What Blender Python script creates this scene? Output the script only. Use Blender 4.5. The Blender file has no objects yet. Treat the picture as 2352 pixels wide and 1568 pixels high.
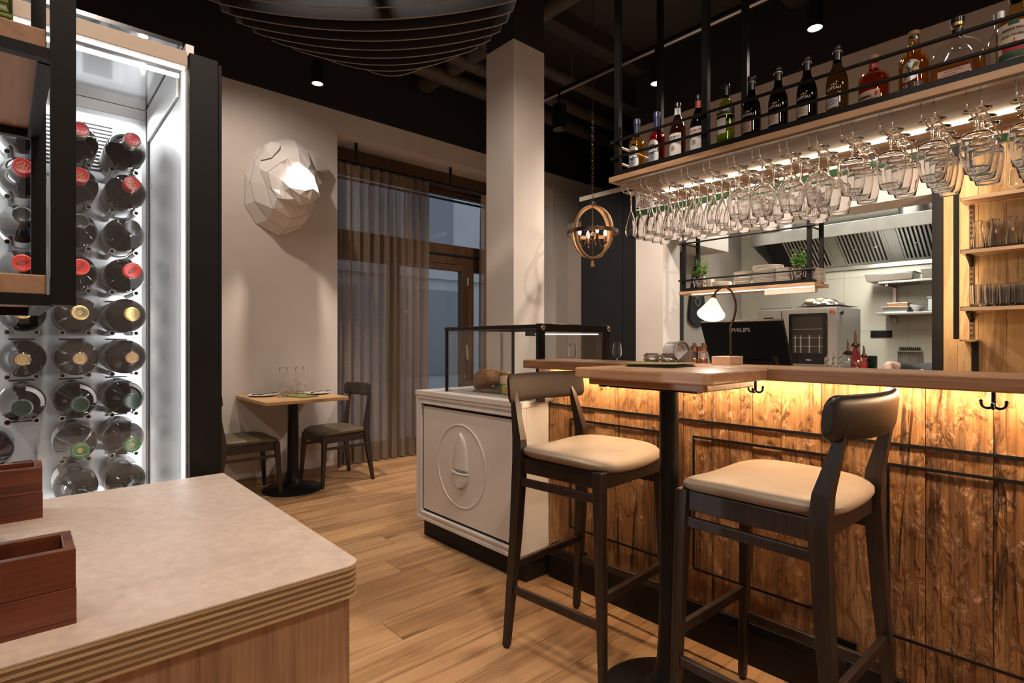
import bpy, math, random
from mathutils import Vector, Matrix
R = random.Random(7)
PI = math.pi
scene = bpy.context.scene
COL = scene.collection

# ------------------------------------------------------------------ camera
cam = bpy.data.cameras.new('camera')
cam.sensor_width = 36.0
cam.lens = 36.0 * 1257.0 / 2352.0
cam.clip_start = 0.02
cam.clip_end = 100
camo = bpy.data.objects.new('camera', cam)
COL.objects.link(camo)
camo.location = (0, 0, 1.2)
camo.rotation_euler = (PI / 2, 0, math.radians(-42.0))
scene.camera = camo

# ------------------------------------------------------------------ exposure, world, lights
scene.view_settings.view_transform = 'Standard'
scene.view_settings.look = 'None'
scene.view_settings.gamma = 1.0
scene.view_settings.use_curve_mapping = False
scene.view_settings.exposure = 0.0
cy = scene.cycles
cy.use_denoising = True
cy.max_bounces = 20
cy.diffuse_bounces = 3
cy.glossy_bounces = 4
cy.transmission_bounces = 18
cy.transparent_max_bounces = 32
cy.caustics_reflective = False
cy.caustics_refractive = False
cy.sample_clamp_indirect = 4.0
cy.sample_clamp_direct = 0.0
cy.use_adaptive_sampling = True
cy.adaptive_threshold = 0.02

w = bpy.data.worlds.new('dusk')
scene.world = w
w.use_nodes = True
bg = w.node_tree.nodes['Background']
bg.inputs[0].default_value = (0.50, 0.54, 0.60, 1)      # overcast dusk outside the window
bg.inputs[1].default_value = 1.3

WARM = (1.0, 0.82, 0.66)
WARMER = (1.0, 0.66, 0.38)
NEUT = (1.0, 0.97, 0.84)
COOL = (0.95, 0.97, 1.0)


def spot(name, loc, target, watts, angle, blend=0.6, color=WARM, radius=0.04):
    l = bpy.data.lights.new(name, 'SPOT')
    l.energy = watts
    l.color = color
    l.spot_size = math.radians(angle)
    l.spot_blend = blend
    l.shadow_soft_size = radius
    o = bpy.data.objects.new(name, l)
    COL.objects.link(o)
    o.location = loc
    d = Vector(target) - Vector(loc)
    o.rotation_euler = d.to_track_quat('-Z', 'Y').to_euler()
    return o


def area(name, loc, target, watts, sx, sy, color=WARM):
    l = bpy.data.lights.new(name, 'AREA')
    l.energy = watts
    l.color = color
    l.shape = 'RECTANGLE'
    l.size = sx
    l.size_y = sy
    o = bpy.data.objects.new(name, l)
    COL.objects.link(o)
    o.location = loc
    d = Vector(target) - Vector(loc)
    o.rotation_euler = d.to_track_quat('-Z', 'Y').to_euler()
    return o


def point(name, loc, watts, color=WARM, radius=0.03):
    l = bpy.data.lights.new(name, 'POINT')
    l.energy = watts
    l.color = color
    l.shadow_soft_size = radius
    o = bpy.data.objects.new(name, l)
    COL.objects.link(o)
    o.location = loc
    return o


# ceiling spots of the dining room (warm), first those whose fixtures are in view
spot('spot_bear', (1.714, 4.152, 3.18), (1.70, 4.17, 0.0), 170, 60, 0.35)
spot('spot_bar_a', (3.66, 2.399, 3.18), (4.1, 2.5, 0), 190, 140, 0.8)
spot('spot_bar_b', (3.763, 1.298, 3.18), (4.1, 1.4, 0), 150, 140, 0.8)
# unseen spots, added to light bar, counter, stools, case, floor, column and wall
spot('spot_bar_c', (3.70, 0.15, 3.3), (4.4, 0.15, 0), 60, 110, 0.8)
spot('spot_counter', (0.25, 0.35, 3.3), (0.15, 0.95, 0.9), 105, 75, 0.8)
spot('spot_stools', (0.95, 0.35, 3.3), (1.9, 0.75, 0.5), 80, 85, 0.8)
spot('spot_case', (0.75, 1.9, 3.3), (2.0, 2.4, 0.6), 240, 70, 0.8)
spot('fill_floor', (0.9, 2.9, 3.3), (1.1, 3.0, 0.0), 80, 80, 0.8)
spot('fill_column', (1.5, 1.2, 3.3), (2.75, 2.9, 1.4), 120, 75, 0.8)
spot('fill_wall', (0.9, 3.7, 3.3), (1.5, 4.85, 1.8), 55, 100, 0.8)
# unseen wide spots around the camera, added as general fill
for gx, gy, gw in ((-1.6, 0.0, 60), (0.2, -1.5, 75), (-1.6, 2.2, 45), (2.0, -1.8, 60)):
    spot('fill_general', (gx, gy, 3.6), (gx * 0.6, gy * 0.6, 0), gw, 165, 0.5, (1.0, 0.84, 0.70), 0.08)
# spots over the barman's aisle and the passage
spot('spot_aisle', (3.6, 1.2, 3.05), (3.6, 1.2, 0), 30, 140, 0.9)
spot('spot_passage', (3.66, 3.42, 3.05), (4.4, 4.7, 1.4), 50, 110, 0.8)
# the lit ceiling panel in the kitchen (neutral)
area('kitchen_light', (5.7, 1.7, 3.0), (5.7, 1.7, 0), 42, 0.4, 1.8, NEUT)
area('hood_light', (6.40, 1.7, 2.30), (6.75, 1.7, 1.0), 36, 0.10, 1.6, NEUT)

# ------------------------------------------------------------------ materials
def nodes(name):
    m = bpy.data.materials.new(name)
    m.use_nodes = True
    nt = m.node_tree
    return m, nt, nt.nodes['Principled BSDF']


def N(nt, typ, **kw):
    n = nt.nodes.new(typ)
    for k, v in kw.items():
        setattr(n, k, v)
    return n


def ramp(nt, stops, interp='LINEAR'):
    r = nt.nodes.new('ShaderNodeValToRGB')
    r.color_ramp.interpolation = interp
    e = r.color_ramp.elements
    while len(e) < len(stops):
        e.new(0.5)
    for i, (p, c) in enumerate(stops):
        e[i].position = p
        e[i].color = (c[0], c[1], c[2], 1)
    return r


def mat(name, col, rough=0.5, metal=0.0, spec=0.5, noise=0.0, nscale=40, bump=0.0, bscale=200, emis=None, estr=0.0, coat=0.0):
    m, nt, b = nodes(name)
    b.inputs['Base Color'].default_value = (*col, 1)
    b.inputs['Roughness'].default_value = rough
    b.inputs['Metallic'].default_value = metal
    b.inputs['Specular IOR Level'].default_value = spec
    b.inputs['Coat Weight'].default_value = coat
    if emis:
        b.inputs['Emission Color'].default_value = (*emis, 1)
        b.inputs['Emission Strength'].default_value = estr
    if noise or bump:
        tc = N(nt, 'ShaderNodeTexCoord')
    if noise:
        nz = N(nt, 'ShaderNodeTexNoise')
        nz.inputs['Scale'].default_value = nscale
        nz.inputs['Detail'].default_value = 5
        nt.links.new(tc.outputs['Object'], nz.inputs['Vector'])
        lo = [max(0, c * (1 - noise)) for c in col]
        hi = [min(1, c * (1 + noise)) for c in col]
        rp = ramp(nt, [(0.3, lo), (0.7, hi)])
        nt.links.new(nz.outputs['Fac'], rp.inputs['Fac'])
        nt.links.new(rp.outputs['Color'], b.inputs['Base Color'])
    if bump:
        nb = N(nt, 'ShaderNodeTexNoise')
        nb.inputs['Scale'].default_value = bscale
        nb.inputs['Detail'].default_value = 3
        nt.links.new(tc.outputs['Object'], nb.inputs['Vector'])
        bp = N(nt, 'ShaderNodeBump')
        bp.inputs['Strength'].default_value = bump
        bp.inputs['Distance'].default_value = 0.002
        nt.links.new(nb.outputs['Fac'], bp.inputs['Height'])
        nt.links.new(bp.outputs['Normal'], b.inputs['Normal'])
    return m


def wood(name, dark, mid, light, axis=0, stretch=14.0, scale=9.0, rough=0.45, knots=0.0, bump=0.15, dist=0.004, fibre=0.35, crack=0.0, vary=0.25, ring=0.07):
    """Timber: grain runs along the given local axis; every board gets its own offset and tone."""
    m, nt, b = nodes(name)
    L = nt.links.new
    tc = N(nt, 'ShaderNodeTexCoord')
    oi = N(nt, 'ShaderNodeObjectInfo')
    mul = N(nt, 'ShaderNodeVectorMath', operation='SCALE')
    cmb = N(nt, 'ShaderNodeCombineXYZ')
    for k in range(3):
        L(oi.outputs['Random'], cmb.inputs[k])
    L(cmb.outputs[0], mul.inputs[0])
    mul.inputs['Scale'].default_value = 31.7
    add = N(nt, 'ShaderNodeVectorMath', operation='ADD')
    L(tc.outputs['Object'], add.inputs[0])
    L(mul.outputs[0], add.inputs[1])
    mp = N(nt, 'ShaderNodeMapping')
    s = [scale] * 3
    s[axis] = scale / stretch
    mp.inputs['Scale'].default_value = s
    L(add.outputs[0], mp.inputs['Vector'])
    # broad figure
    n1 = N(nt, 'ShaderNodeTexNoise')
    n1.inputs['Scale'].default_value = 1.0
    n1.inputs['Detail'].default_value = 6
    n1.inputs['Roughness'].default_value = 0.6
    n1.inputs['Distortion'].default_value = 1.2
    L(mp.outputs[0], n1.inputs['Vector'])
    # ring lines
    wv = N(nt, 'ShaderNodeMath', operation='MULTIPLY')
    L(n1.outputs['Fac'], wv.inputs[0])
    wv.inputs[1].default_value = 38.0
    sn = N(nt, 'ShaderNodeMath', operation='SINE')
    L(wv.outputs[0], sn.inputs[0])
    # fibres
    mp2 = N(nt, 'ShaderNodeMapping')
    s2 = [scale * 22] * 3
    s2[axis] = scale * 0.55
    mp2.inputs['Scale'].default_value = s2
    L(add.outputs[0], mp2.inputs['Vector'])
    n2 = N(nt, 'ShaderNodeTexNoise')
    n2.inputs['Scale'].default_value = 1.0
    n2.inputs['Detail'].default_value = 4
    L(mp2.outputs[0], n2.inputs['Vector'])
    # combine
    a1 = N(nt, 'ShaderNodeMath', operation='MULTIPLY_ADD')
    L(sn.outputs[0], a1.inputs[0])
    a1.inputs[1].default_value = ring
    L(n1.outputs['Fac'], a1.inputs[2])
    a2 = N(nt, 'ShaderNodeMath', operation='MULTIPLY_ADD')
    sub = N(nt, 'ShaderNodeMath', operation='SUBTRACT')
    L(n2.outputs['Fac'], sub.inputs[0])
    sub.inputs[1].default_value = 0.5
    L(sub.outputs[0], a2.inputs[0])
    a2.inputs[1].default_value = fibre
    L(a1.outputs[0], a2.inputs[2])
    # tone of the board
    tv = N(nt, 'ShaderNodeMath', operation='MULTIPLY_ADD')
    sub2 = N(nt, 'ShaderNodeMath', operation='SUBTRACT')
    L(oi.outputs['Random'], sub2.inputs[0])
    sub2.inputs[1].default_value = 0.5
    L(sub2.outputs[0], tv.inputs[0])
    tv.inputs[1].default_value = vary
    L(a2.outputs[0], tv.inputs[2])
    last = tv
    if knots:
        mp3 = N(nt, 'ShaderNodeMapping')
        s3 = [scale * 0.55] * 3
        s3[axis] = scale * 0.20
        mp3.inputs['Scale'].default_value = s3
        L(add.outputs[0], mp3.inputs['Vector'])
        vo = N(nt, 'ShaderNodeTexVoronoi')
        vo.inputs['Scale'].default_value = 1.0
        L(mp3.outputs[0], vo.inputs['Vector'])
        mr = N(nt, 'ShaderNodeMapRange')
        mr.inputs['From Min'].default_value = 0.02
        mr.inputs['From Max'].default_value = 0.20
        mr.inputs['To Min'].default_value = -knots
        mr.inputs['To Max'].default_value = 0.0
        L(vo.outputs['Distance'], mr.inputs['Value'])
        ad = N(nt, 'ShaderNodeMath', operation='ADD')
        L(last.outputs[0], ad.inputs[0])
        L(mr.outputs[0], ad.inputs[1])
        last = ad
    if crack:
        mp4 = N(nt, 'ShaderNodeMapping')
        s4 = [scale * 1.3] * 3
        s4[axis] = scale * 0.13
        mp4.inputs['Scale'].default_value = s4
        L(add.outputs[0], mp4.inputs['Vector'])
        n4 = N(nt, 'ShaderNodeTexNoise')
        n4.inputs['Scale'].default_value = 1.0
        n4.inputs['Detail'].default_value = 5
        n4.inputs['Distortion'].default_value = 0.8
        L(mp4.outputs[0], n4.inputs['Vector'])
        s5 = N(nt, 'ShaderNodeMath', operation='SUBTRACT')
        L(n4.outputs['Fac'], s5.inputs[0])
        s5.inputs[1].default_value = 0.5
        ab = N(nt, 'ShaderNodeMath', operation='ABSOLUTE')
        L(s5.outputs[0], ab.inputs[0])
        m2 = N(nt, 'ShaderNodeMapRange')
        m2.inputs['From Min'].default_value = 0.0
        m2.inputs['From Max'].default_value = 0.022
        m2.inputs['To Min'].default_value = -crack
        m2.inputs['To Max'].default_value = 0.0
        L(ab.outputs[0], m2.inputs['Value'])
        # checks open up only here and there
        n6 = N(nt, 'ShaderNodeTexNoise')
        n6.inputs['Scale'].default_value = 2.6
        L(add.outputs[0], n6.inputs['Vector'])
        m6 = N(nt, 'ShaderNodeMapRange')
        m6.inputs['From Min'].default_value = 0.52
        m6.inputs['From Max'].default_value = 0.64
        L(n6.outputs['Fac'], m6.inputs['Value'])
        mm = N(nt, 'ShaderNodeMath', operation='MULTIPLY')
        L(m2.outputs[0], mm.inputs[0])
        L(m6.outputs[0], mm.inputs[1])
        ad2 = N(nt, 'ShaderNodeMath', operation='ADD')
        L(last.outputs[0], ad2.inputs[0])
        L(mm.outputs[0], ad2.inputs[1])
        last = ad2
    rp = ramp(nt, [(0.22, dark), (0.48, mid), (0.78, light)])
    L(last.outputs[0], rp.inputs['Fac'])
    L(rp.outputs['Color'], b.inputs['Base Color'])
    b.inputs['Roughness'].default_value = rough
    if bump:
        bp = N(nt, 'ShaderNodeBump')
        bp.inputs['Strength'].default_value = bump
        bp.inputs['Distance'].default_value = dist
        if crack:
            # hewn surface: chips and gouges as well as the grain
            mp5 = N(nt, 'ShaderNodeMapping')
            s6 = [scale * 8.0] * 3
            s6[axis] = scale * 2.4
            mp5.inputs['Scale'].default_value = s6
            L(add.outputs[0], mp5.inputs['Vector'])
            n5 = N(nt, 'ShaderNodeTexNoise')
            n5.inputs['Scale'].default_value = 1.0
            n5.inputs['Detail'].default_value = 7
            n5.inputs['Distortion'].default_value = 0.35
            L(mp5.outputs[0], n5.inputs['Vector'])
            m5 = N(nt, 'ShaderNodeMapRange')
            m5.inputs['From Min'].default_value = 0.44
            m5.inputs['From Max'].default_value = 0.60
            L(n5.outputs['Fac'], m5.inputs['Value'])
            am = N(nt, 'ShaderNodeMath', operation='MULTIPLY_ADD')
            L(m5.outputs[0], am.inputs[0])
            am.inputs[1].default_value = 0.55
            L(last.outputs[0], am.inputs[2])
            L(am.outputs[0], bp.inputs['Height'])
        else:
            L(last.outputs[0], bp.inputs['Height'])
        L(bp.outputs['Normal'], b.inputs['Normal'])
    return m


def glass_thin(name, tint=(0.97, 0.98, 0.97), edge=(0.80, 0.82, 0.80), rough=0.0, refl=1.0, f0=0.0):
    """A thin glass wall: clear seen square on, darker and mirror-like at grazing angles."""
    m, nt, b = nodes(name)
    nt.nodes.remove(b)
    L = nt.links.new
    out = nt.nodes['Material Output']
    lw = N(nt, 'ShaderNodeLayerWeight')
    lw.inputs['Blend'].default_value = 0.5
    rp = ramp(nt, [(0.0, tint), (0.6, tint), (1.0, edge)])
    L(lw.outputs['Facing'], rp.inputs['Fac'])
    tr = N(nt, 'ShaderNodeBsdfTransparent')
    L(rp.outputs['Color'], tr.inputs['Color'])
    gl = N(nt, 'ShaderNodeBsdfGlossy')
    gl.inputs['Roughness'].default_value = rough
    gl.inputs['Color'].default_value = (1, 1, 1, 1)
    # Schlick reflectance, the same from both sides of the thin wall
    pw = N(nt, 'ShaderNodeMath', operation='POWER')
    L(lw.outputs['Facing'], pw.inputs[0])
    pw.inputs[1].default_value = 3.6
    mu = N(nt, 'ShaderNodeMath', operation='MULTIPLY_ADD')
    mu.use_clamp = True
    L(pw.outputs[0], mu.inputs[0])
    mu.inputs[1].default_value = 0.75 * refl
    mu.inputs[2].default_value = 0.045 + f0
    mx = N(nt, 'ShaderNodeMixShader')
    L(mu.outputs[0], mx.inputs[0])
    L(tr.outputs[0], mx.inputs[1])
    L(gl.outputs[0], mx.inputs[2])
    L(mx.outputs[0], out.inputs['Surface'])
    return m


def glass_solid(name, col=(1, 1, 1), ior=1.45):
    m, nt, b = nodes(name)
    b.inputs['Base Color'].default_value = (*col, 1)
    b.inputs['Roughness'].default_value = 0.0
    b.inputs['IOR'].default_value = ior
    b.inputs['Transmission Weight'].default_value = 1.0
    return m


def emit(name, col, strength):
    m, nt, b = nodes(name)
    b.inputs['Base Color'].default_value = (0.8, 0.8, 0.8, 1)
    b.inputs['Emission Color'].default_value = (*col, 1)
    b.inputs['Emission Strength'].default_value = strength
    return m


def sheer(name, col, clear=0.3):
    m, nt, b = nodes(name)
    L = nt.links.new
    out = nt.nodes['Material Output']
    b.inputs['Base Color'].default_value = (*col, 1)
    b.inputs['Roughness'].default_value = 0.95
    b.inputs['Specular IOR Level'].default_value = 0.1
    tc = N(nt, 'ShaderNodeTexCoord')
    nz = N(nt, 'ShaderNodeTexNoise')
    nz.inputs['Scale'].default_value = 160
    L(tc.outputs['Object'], nz.inputs['Vector'])
    rp = ramp(nt, [(0.3, [c * 0.75 for c in col]), (0.7, [c * 1.25 for c in col])])
    L(nz.outputs['Fac'], rp.inputs['Fac'])
    L(rp.outputs['Color'], b.inputs['Base Color'])
    tr = N(nt, 'ShaderNodeBsdfTransparent')
    lw = N(nt, 'ShaderNodeLayerWeight')
    lw.inputs['Blend'].default_value = 0.35
    mr = N(nt, 'ShaderNodeMapRange')
    mr.inputs['To Min'].default_value = 1.0 - clear
    mr.inputs['To Max'].default_value = 1.0
    mr.inputs['From Max'].default_value = 0.8
    L(lw.outputs['Facing'], mr.inputs['Value'])
    mx = N(nt, 'ShaderNodeMixShader')
    L(mr.outputs[0], mx.inputs[0])
    L(tr.outputs[0], mx.inputs[1])
    L(b.outputs[0], mx.inputs[2])
    L(mx.outputs[0], out.inputs['Surface'])
    return m


M = {}
M['wall'] = mat('wall_paint', (0.62, 0.575, 0.55), 0.85, noise=0.03, nscale=3, bump=0.08, bscale=90)
M['black_paint'] = mat('black_paint', (0.012, 0.012, 0.013), 0.8)
M['ceiling'] = mat('ceiling_paint', (0.022, 0.02, 0.018), 0.85)
M['pipe'] = mat('pipe_paint', (0.05, 0.042, 0.035), 0.55, noise=0.3, nscale=6)
M['black_metal'] = mat('black_metal', (0.007, 0.007, 0.0075), 0.42, spec=0.28, bump=0.05, bscale=400)
M['black_matte'] = mat('black_matte', (0.009, 0.0085, 0.0085), 0.6, spec=0.3)
M['black_gloss'] = mat('black_gloss', (0.008, 0.008, 0.009), 0.12)
M['dark_panel'] = mat('dark_panel', (0.013, 0.014, 0.016), 0.4)
M['steel'] = mat('brushed_steel', (0.55, 0.55, 0.53), 0.32, 1.0, noise=0.08, nscale=8)
M['steel_dark'] = mat('worn_steel', (0.42, 0.39, 0.37), 0.4, 1.0)
M['steel_soft'] = mat('satin_steel', (0.62, 0.61, 0.6), 0.45, 0.85)
M['chrome'] = mat('chrome', (0.75, 0.75, 0.75), 0.12, 1.0)
M['copper'] = mat('copper', (0.62, 0.34, 0.2), 0.25, 1.0)
M['foil'] = mat('duct_foil', (0.6, 0.6, 0.6), 0.28, 1.0, bump=1.0, bscale=45)
M['floor'] = wood('floor_oak', (0.20, 0.10, 0.042), (0.44, 0.255, 0.125), (0.56, 0.345, 0.18), 0, 14, 9, 0.42, knots=0.30, bump=0.10, fibre=0.40, vary=0.12)
M['bar_oak'] = wood('weathered_bar_oak', (0.075, 0.028, 0.009), (0.38, 0.185, 0.070), (0.56, 0.315, 0.135), 2, 6, 4.0, 0.5, knots=0.42, bump=1.0, dist=0.022, fibre=0.62, crack=0.5, vary=0.14, ring=0.03)
M['top_oak'] = wood('worktop_oak', (0.22, 0.10, 0.05), (0.40, 0.215, 0.115), (0.52, 0.31, 0.18), 1, 12, 10, 0.38, knots=0.0, bump=0.06, fibre=0.4)
M['shelf_oak'] = wood('shelf_oak', (0.30, 0.165, 0.085), (0.50, 0.31, 0.175), (0.60, 0.40, 0.245), 1, 12, 10, 0.45, bump=0.05, fibre=0.4)
M['case_oak'] = wood('wall_oak', (0.16, 0.075, 0.03), (0.50, 0.30, 0.135), (0.66, 0.43, 0.22), 2, 8, 5, 0.5, knots=0.40, bump=0.25, fibre=0.32, crack=0.35, vary=0.2)
M['veneer'] = wood('counter_veneer', (0.20, 0.10, 0.05), (0.36, 0.205, 0.115), (0.48, 0.29, 0.17), 2, 18, 14, 0.5, bump=0.05, fibre=0.6)
M['rack_oak'] = wood('rack_oak', (0.26, 0.13, 0.07), (0.40, 0.225, 0.13), (0.52, 0.31, 0.18), 1, 8, 9, 0.45, bump=0.04, fibre=0.3)
M['ply_light'] = wood('ply_light', (0.34, 0.21, 0.10), (0.50, 0.33, 0.17), (0.62, 0.43, 0.24), 0, 20, 20, 0.5, bump=0.05)
M['ply_dark'] = wood('ply_dark', (0.15, 0.08, 0.04), (0.25, 0.145, 0.075), (0.33, 0.20, 0.11), 0, 20, 20, 0.5, bump=0.05)
M['mahogany'] = wood('mahogany', (0.05, 0.012, 0.006), (0.135, 0.036, 0.016), (0.22, 0.065, 0.03), 0, 12, 12, 0.32, bump=0.05, fibre=0.35, vary=0.1)
M['stool_wood'] = wood('dark_beech', (0.012, 0.008, 0.007), (0.022, 0.014, 0.012), (0.038, 0.024, 0.02), 2, 14, 20, 0.38, bump=0.04, vary=0.1)
M['back_wood'] = wood('brown_ply_back', (0.014, 0.007, 0.004), (0.022, 0.011, 0.007), (0.030, 0.016, 0.010), 0, 10, 14, 0.55, bump=0.03, vary=0.05)
M['back_wood'].node_tree.nodes['Principled BSDF'].inputs['Specular IOR Level'].default_value = 0.25
M['table_oak'] = wood('dining_oak', (0.30, 0.16, 0.07), (0.50, 0.30, 0.14), (0.64, 0.42, 0.22), 0, 12, 10, 0.4, knots=0.2, bump=0.05)
M['base_oak'] = wood('skirting_oak', (0.14, 0.08, 0.04), (0.27, 0.165, 0.09), (0.38, 0.24, 0.14), 0, 14, 16, 0.5, bump=0.04)
M['orb_wood'] = wood('orb_wood', (0.16, 0.08, 0.035), (0.33, 0.19, 0.09), (0.46, 0.29, 0.15), 2, 10, 16, 0.55, bump=0.1)
M['frame_wood'] = wood('window_wood', (0.035, 0.016, 0.007), (0.075, 0.036, 0.016), (0.11, 0.055, 0.025), 2, 12, 12, 0.45, bump=0.03)
M['leather'] = mat('taupe_leather', (0.30, 0.235, 0.18), 0.45, noise=0.06, nscale=14, bump=0.25, bscale=600)
M['leather_dark'] = mat('olive_leather', (0.105, 0.085, 0.05), 0.55, noise=0.06, nscale=14, bump=0.25, bscale=600)
M['leather_black'] = mat('black_leather', (0.02, 0.016, 0.014), 0.3)
M['laminate'] = mat('mottled_laminate', (0.64, 0.50, 0.41), 0.5, noise=0.10, nscale=75, bump=0.02)
M['felt'] = mat('charcoal_felt', (0.06, 0.064, 0.072), 0.95, spec=0.1, noise=0.25, nscale=350, bump=0.4, bscale=500)
M['felt_edge'] = mat('felt_cut_edge', (0.30, 0.30, 0.31), 0.95, spec=0.1)
M['white_lacquer'] = mat('white_lacquer', (0.72, 0.69, 0.68), 0.45)
M['marble'] = mat('white_marble', (0.74, 0.70, 0.68), 0.3, noise=0.04, nscale=12)
M['porcelain'] = mat('porcelain', (0.78, 0.76, 0.74), 0.2)
M['rim_white'] = mat('plate_glaze', (0.70, 0.66, 0.62), 0.22)
M['paper'] = mat('paper_card', (0.78, 0.76, 0.76), 0.7)
M['paper_seam'] = mat('paper_seam', (0.16, 0.13, 0.12), 0.8)
M['green_menu'] = mat('green_menu_cover', (0.16, 0.24, 0.035), 0.5, bump=0.1, bscale=300)
M['olive_menu'] = mat('olive_menu_cover', (0.22, 0.22, 0.07), 0.4)
M['dark_cover'] = mat('dark_menu_cover', (0.02, 0.02, 0.018), 0.45)
M['stone_block'] = mat('travertine', (0.58, 0.40, 0.28), 0.55, noise=0.12, nscale=60, bump=0.3, bscale=120)
M['bronze'] = mat('bronze_tube', (0.10, 0.06, 0.04), 0.35, 0.9)
M['kitchen_tile'] = mat('kitchen_tile', (0.60, 0.58, 0.50), 0.35, noise=0.05, nscale=4)
M['taupe_wall'] = mat('taupe_wall', (0.36, 0.31, 0.28), 0.8)
M['leaf'] = mat('leaf', (0.15, 0.36, 0.04), 0.4, noise=0.5, nscale=30)
M['leaf_pale'] = mat('pale_leaf', (0.36, 0.45, 0.10), 0.4, noise=0.4, nscale=30)
M['stem'] = mat('plant_stem', (0.12, 0.16, 0.05), 0.6)
M['soil'] = mat('soil', (0.03, 0.02, 0.015), 0.9)
M['cork'] = mat('cork', (0.38, 0.22, 0.11), 0.7, noise=0.2, nscale=90)
M['gold'] = mat('gold_foil', (0.48, 0.33, 0.12), 0.35, 0.9)
M['red_cap'] = mat('red_capsule', (0.26, 0.008, 0.010), 0.3)
M['red_bright'] = mat('bright_red_capsule', (0.50, 0.022, 0.014), 0.35)
M['black_cap'] = mat('black_capsule', (0.012, 0.012, 0.013), 0.25)
M['green_cap'] = mat('dark_green_capsule', (0.006, 0.022, 0.014), 0.3)
M['green_print'] = mat('green_capsule', (0.015, 0.085, 0.022), 0.35)
M['blue_cap'] = mat('navy_capsule', (0.02, 0.03, 0.085), 0.35)
M['grey_cap'] = mat('grey_capsule', (0.09, 0.09, 0.08), 0.4, 0.6)
M['label_white'] = mat('label_paper', (0.72, 0.70, 0.69), 0.65)
M['label_cream'] = mat('label_cream', (0.66, 0.54, 0.43), 0.65)
M['label_lilac'] = mat('label_lilac', (0.56, 0.53, 0.62), 0.65)
M['label_silver'] = mat('label_silver', (0.50, 0.53, 0.58), 0.35, 0.6)
M['label_pink'] = mat('label_pink', (0.62, 0.40, 0.32), 0.6)
M['label_black'] = mat('label_black', (0.012, 0.012, 0.014), 0.5)
M['label_dusk'] = mat('label_dusk', (0.06, 0.015, 0.012), 0.5)
M['ink'] = mat('ink', (0.02, 0.018, 0.02), 0.6)
M['ink_red'] = mat('ink_red', (0.40, 0.03, 0.03), 0.6)
M['ink_blue'] = mat('ink_blue', (0.03, 0.06, 0.16), 0.6)
M['ink_white'] = mat('white_print', (0.85, 0.84, 0.82), 0.5)
M['ink_gold'] = mat('gold_print', (0.55, 0.36, 0.16), 0.4)
M['ink_green'] = mat('green_print', (0.04, 0.09, 0.04), 0.6)
M['ink_yellow'] = mat('yellow_sticker', (0.75, 0.55, 0.03), 0.5)
M['logo_red'] = mat('red_badge', (0.65, 0.03, 0.02), 0.4)
M['wine_glass_dark'] = mat('dark_bottle_glass', (0.005, 0.004, 0.004), 0.05, spec=0.35)
M['wine_glass_brown'] = mat('smoky_bottle_glass', (0.045, 0.036, 0.03), 0.06, spec=0.55)
M['glass'] = glass_thin('clear_glass', (0.965, 0.975, 0.97), (0.42, 0.42, 0.41), rough=0.05, refl=1.4, f0=0.05)
M['pane'] = glass_thin('pane_glass', (0.975, 0.985, 0.98), (0.93, 0.95, 0.94), refl=0.8)
M['window_pane'] = glass_thin('window_glass', (0.85, 0.88, 0.90), (0.7, 0.74, 0.76), refl=1.6, f0=0.03)
M['crystal'] = glass_solid('solid_glass', (1, 1, 1), 1.47)
M['lozenge'] = glass_thin('cut_glass', (0.55, 0.50, 0.45), (0.08, 0.06, 0.05), refl=3.0, f0=0.08)
M['tint_yellow'] = glass_thin('yellow_bottle', (0.975, 0.84, 0.50), (0.85, 0.58, 0.2))
M['tint_red'] = glass_thin('red_bottle', (0.915, 0.30, 0.33), (0.7, 0.1, 0.12))
M['tint_brown'] = glass_thin('brown_bottle', (0.42, 0.24, 0.09), (0.06, 0.025, 0.01))
M['tint_dark'] = glass_thin('dark_bottle', (0.12, 0.075, 0.055), (0.015, 0.01, 0.008))
M['tint_green'] = glass_thin('green_bottle', (0.66, 0.78, 0.20), (0.10, 0.18, 0.015))
M['tint_olive'] = glass_thin('olive_bottle', (0.46, 0.34, 0.12), (0.06, 0.035, 0.01))
M['tint_amber'] = glass_thin('amber_bottle', (0.90, 0.56, 0.26), (0.65, 0.28, 0.07))
M['tint_rust'] = glass_thin('rust_bottle', (0.86, 0.50, 0.33), (0.5, 0.16, 0.07))
M['tint_gold'] = glass_thin('gold_bottle', (0.96, 0.80, 0.42), (0.65, 0.42, 0.1))
M['tint_bottle_green'] = glass_thin('bottle_green', (0.10, 0.17, 0.14), (0.015, 0.03, 0.025), refl=1.6)
M['curtain'] = sheer('curtain_cloth', (0.27, 0.205, 0.155), 0.26)
M['led'] = emit('led_warm', (1.0, 0.76, 0.52), 80)
M['led_soft'] = emit('led_soft', (1.0, 0.78, 0.56), 12)
M['led_bar'] = emit('led_amber', (1.0, 0.70, 0.40), 135)
M['led_shelf'] = emit('led_shelf', (1.0, 0.70, 0.40), 26)
M['led_cool'] = emit('led_cool', (0.96, 0.98, 1.0), 14)
M['lamp_face'] = emit('lamp_face', (1.0, 0.90, 0.74), 40)
M['bulb'] = emit('candle_bulb', (1.0, 0.70, 0.40), 40)
M['case_light'] = emit('case_tube', (1.0, 0.97, 0.92), 1.6)
M['opal'] = mat('opal_glass', (0.85, 0.80, 0.74), 0.3, emis=(1.0, 0.80, 0.60), estr=0.9)
M['opal_in'] = emit('opal_inner', (1.0, 0.90, 0.78), 3.5)
M['cabinet_white'] = mat('cabinet_back', (0.86, 0.86, 0.87), 0.4)
M['mirror_soft'] = mat('polished_ceiling', (0.6, 0.6, 0.6), 0.12, 1.0)
M['fascia'] = mat('cream_fascia', (0.58, 0.47, 0.38), 0.5)
M['cheese_rind'] = mat('cheese_rind', (0.34, 0.15, 0.06), 0.5, noise=0.3, nscale=30, bump=0.8, bscale=60)
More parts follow.
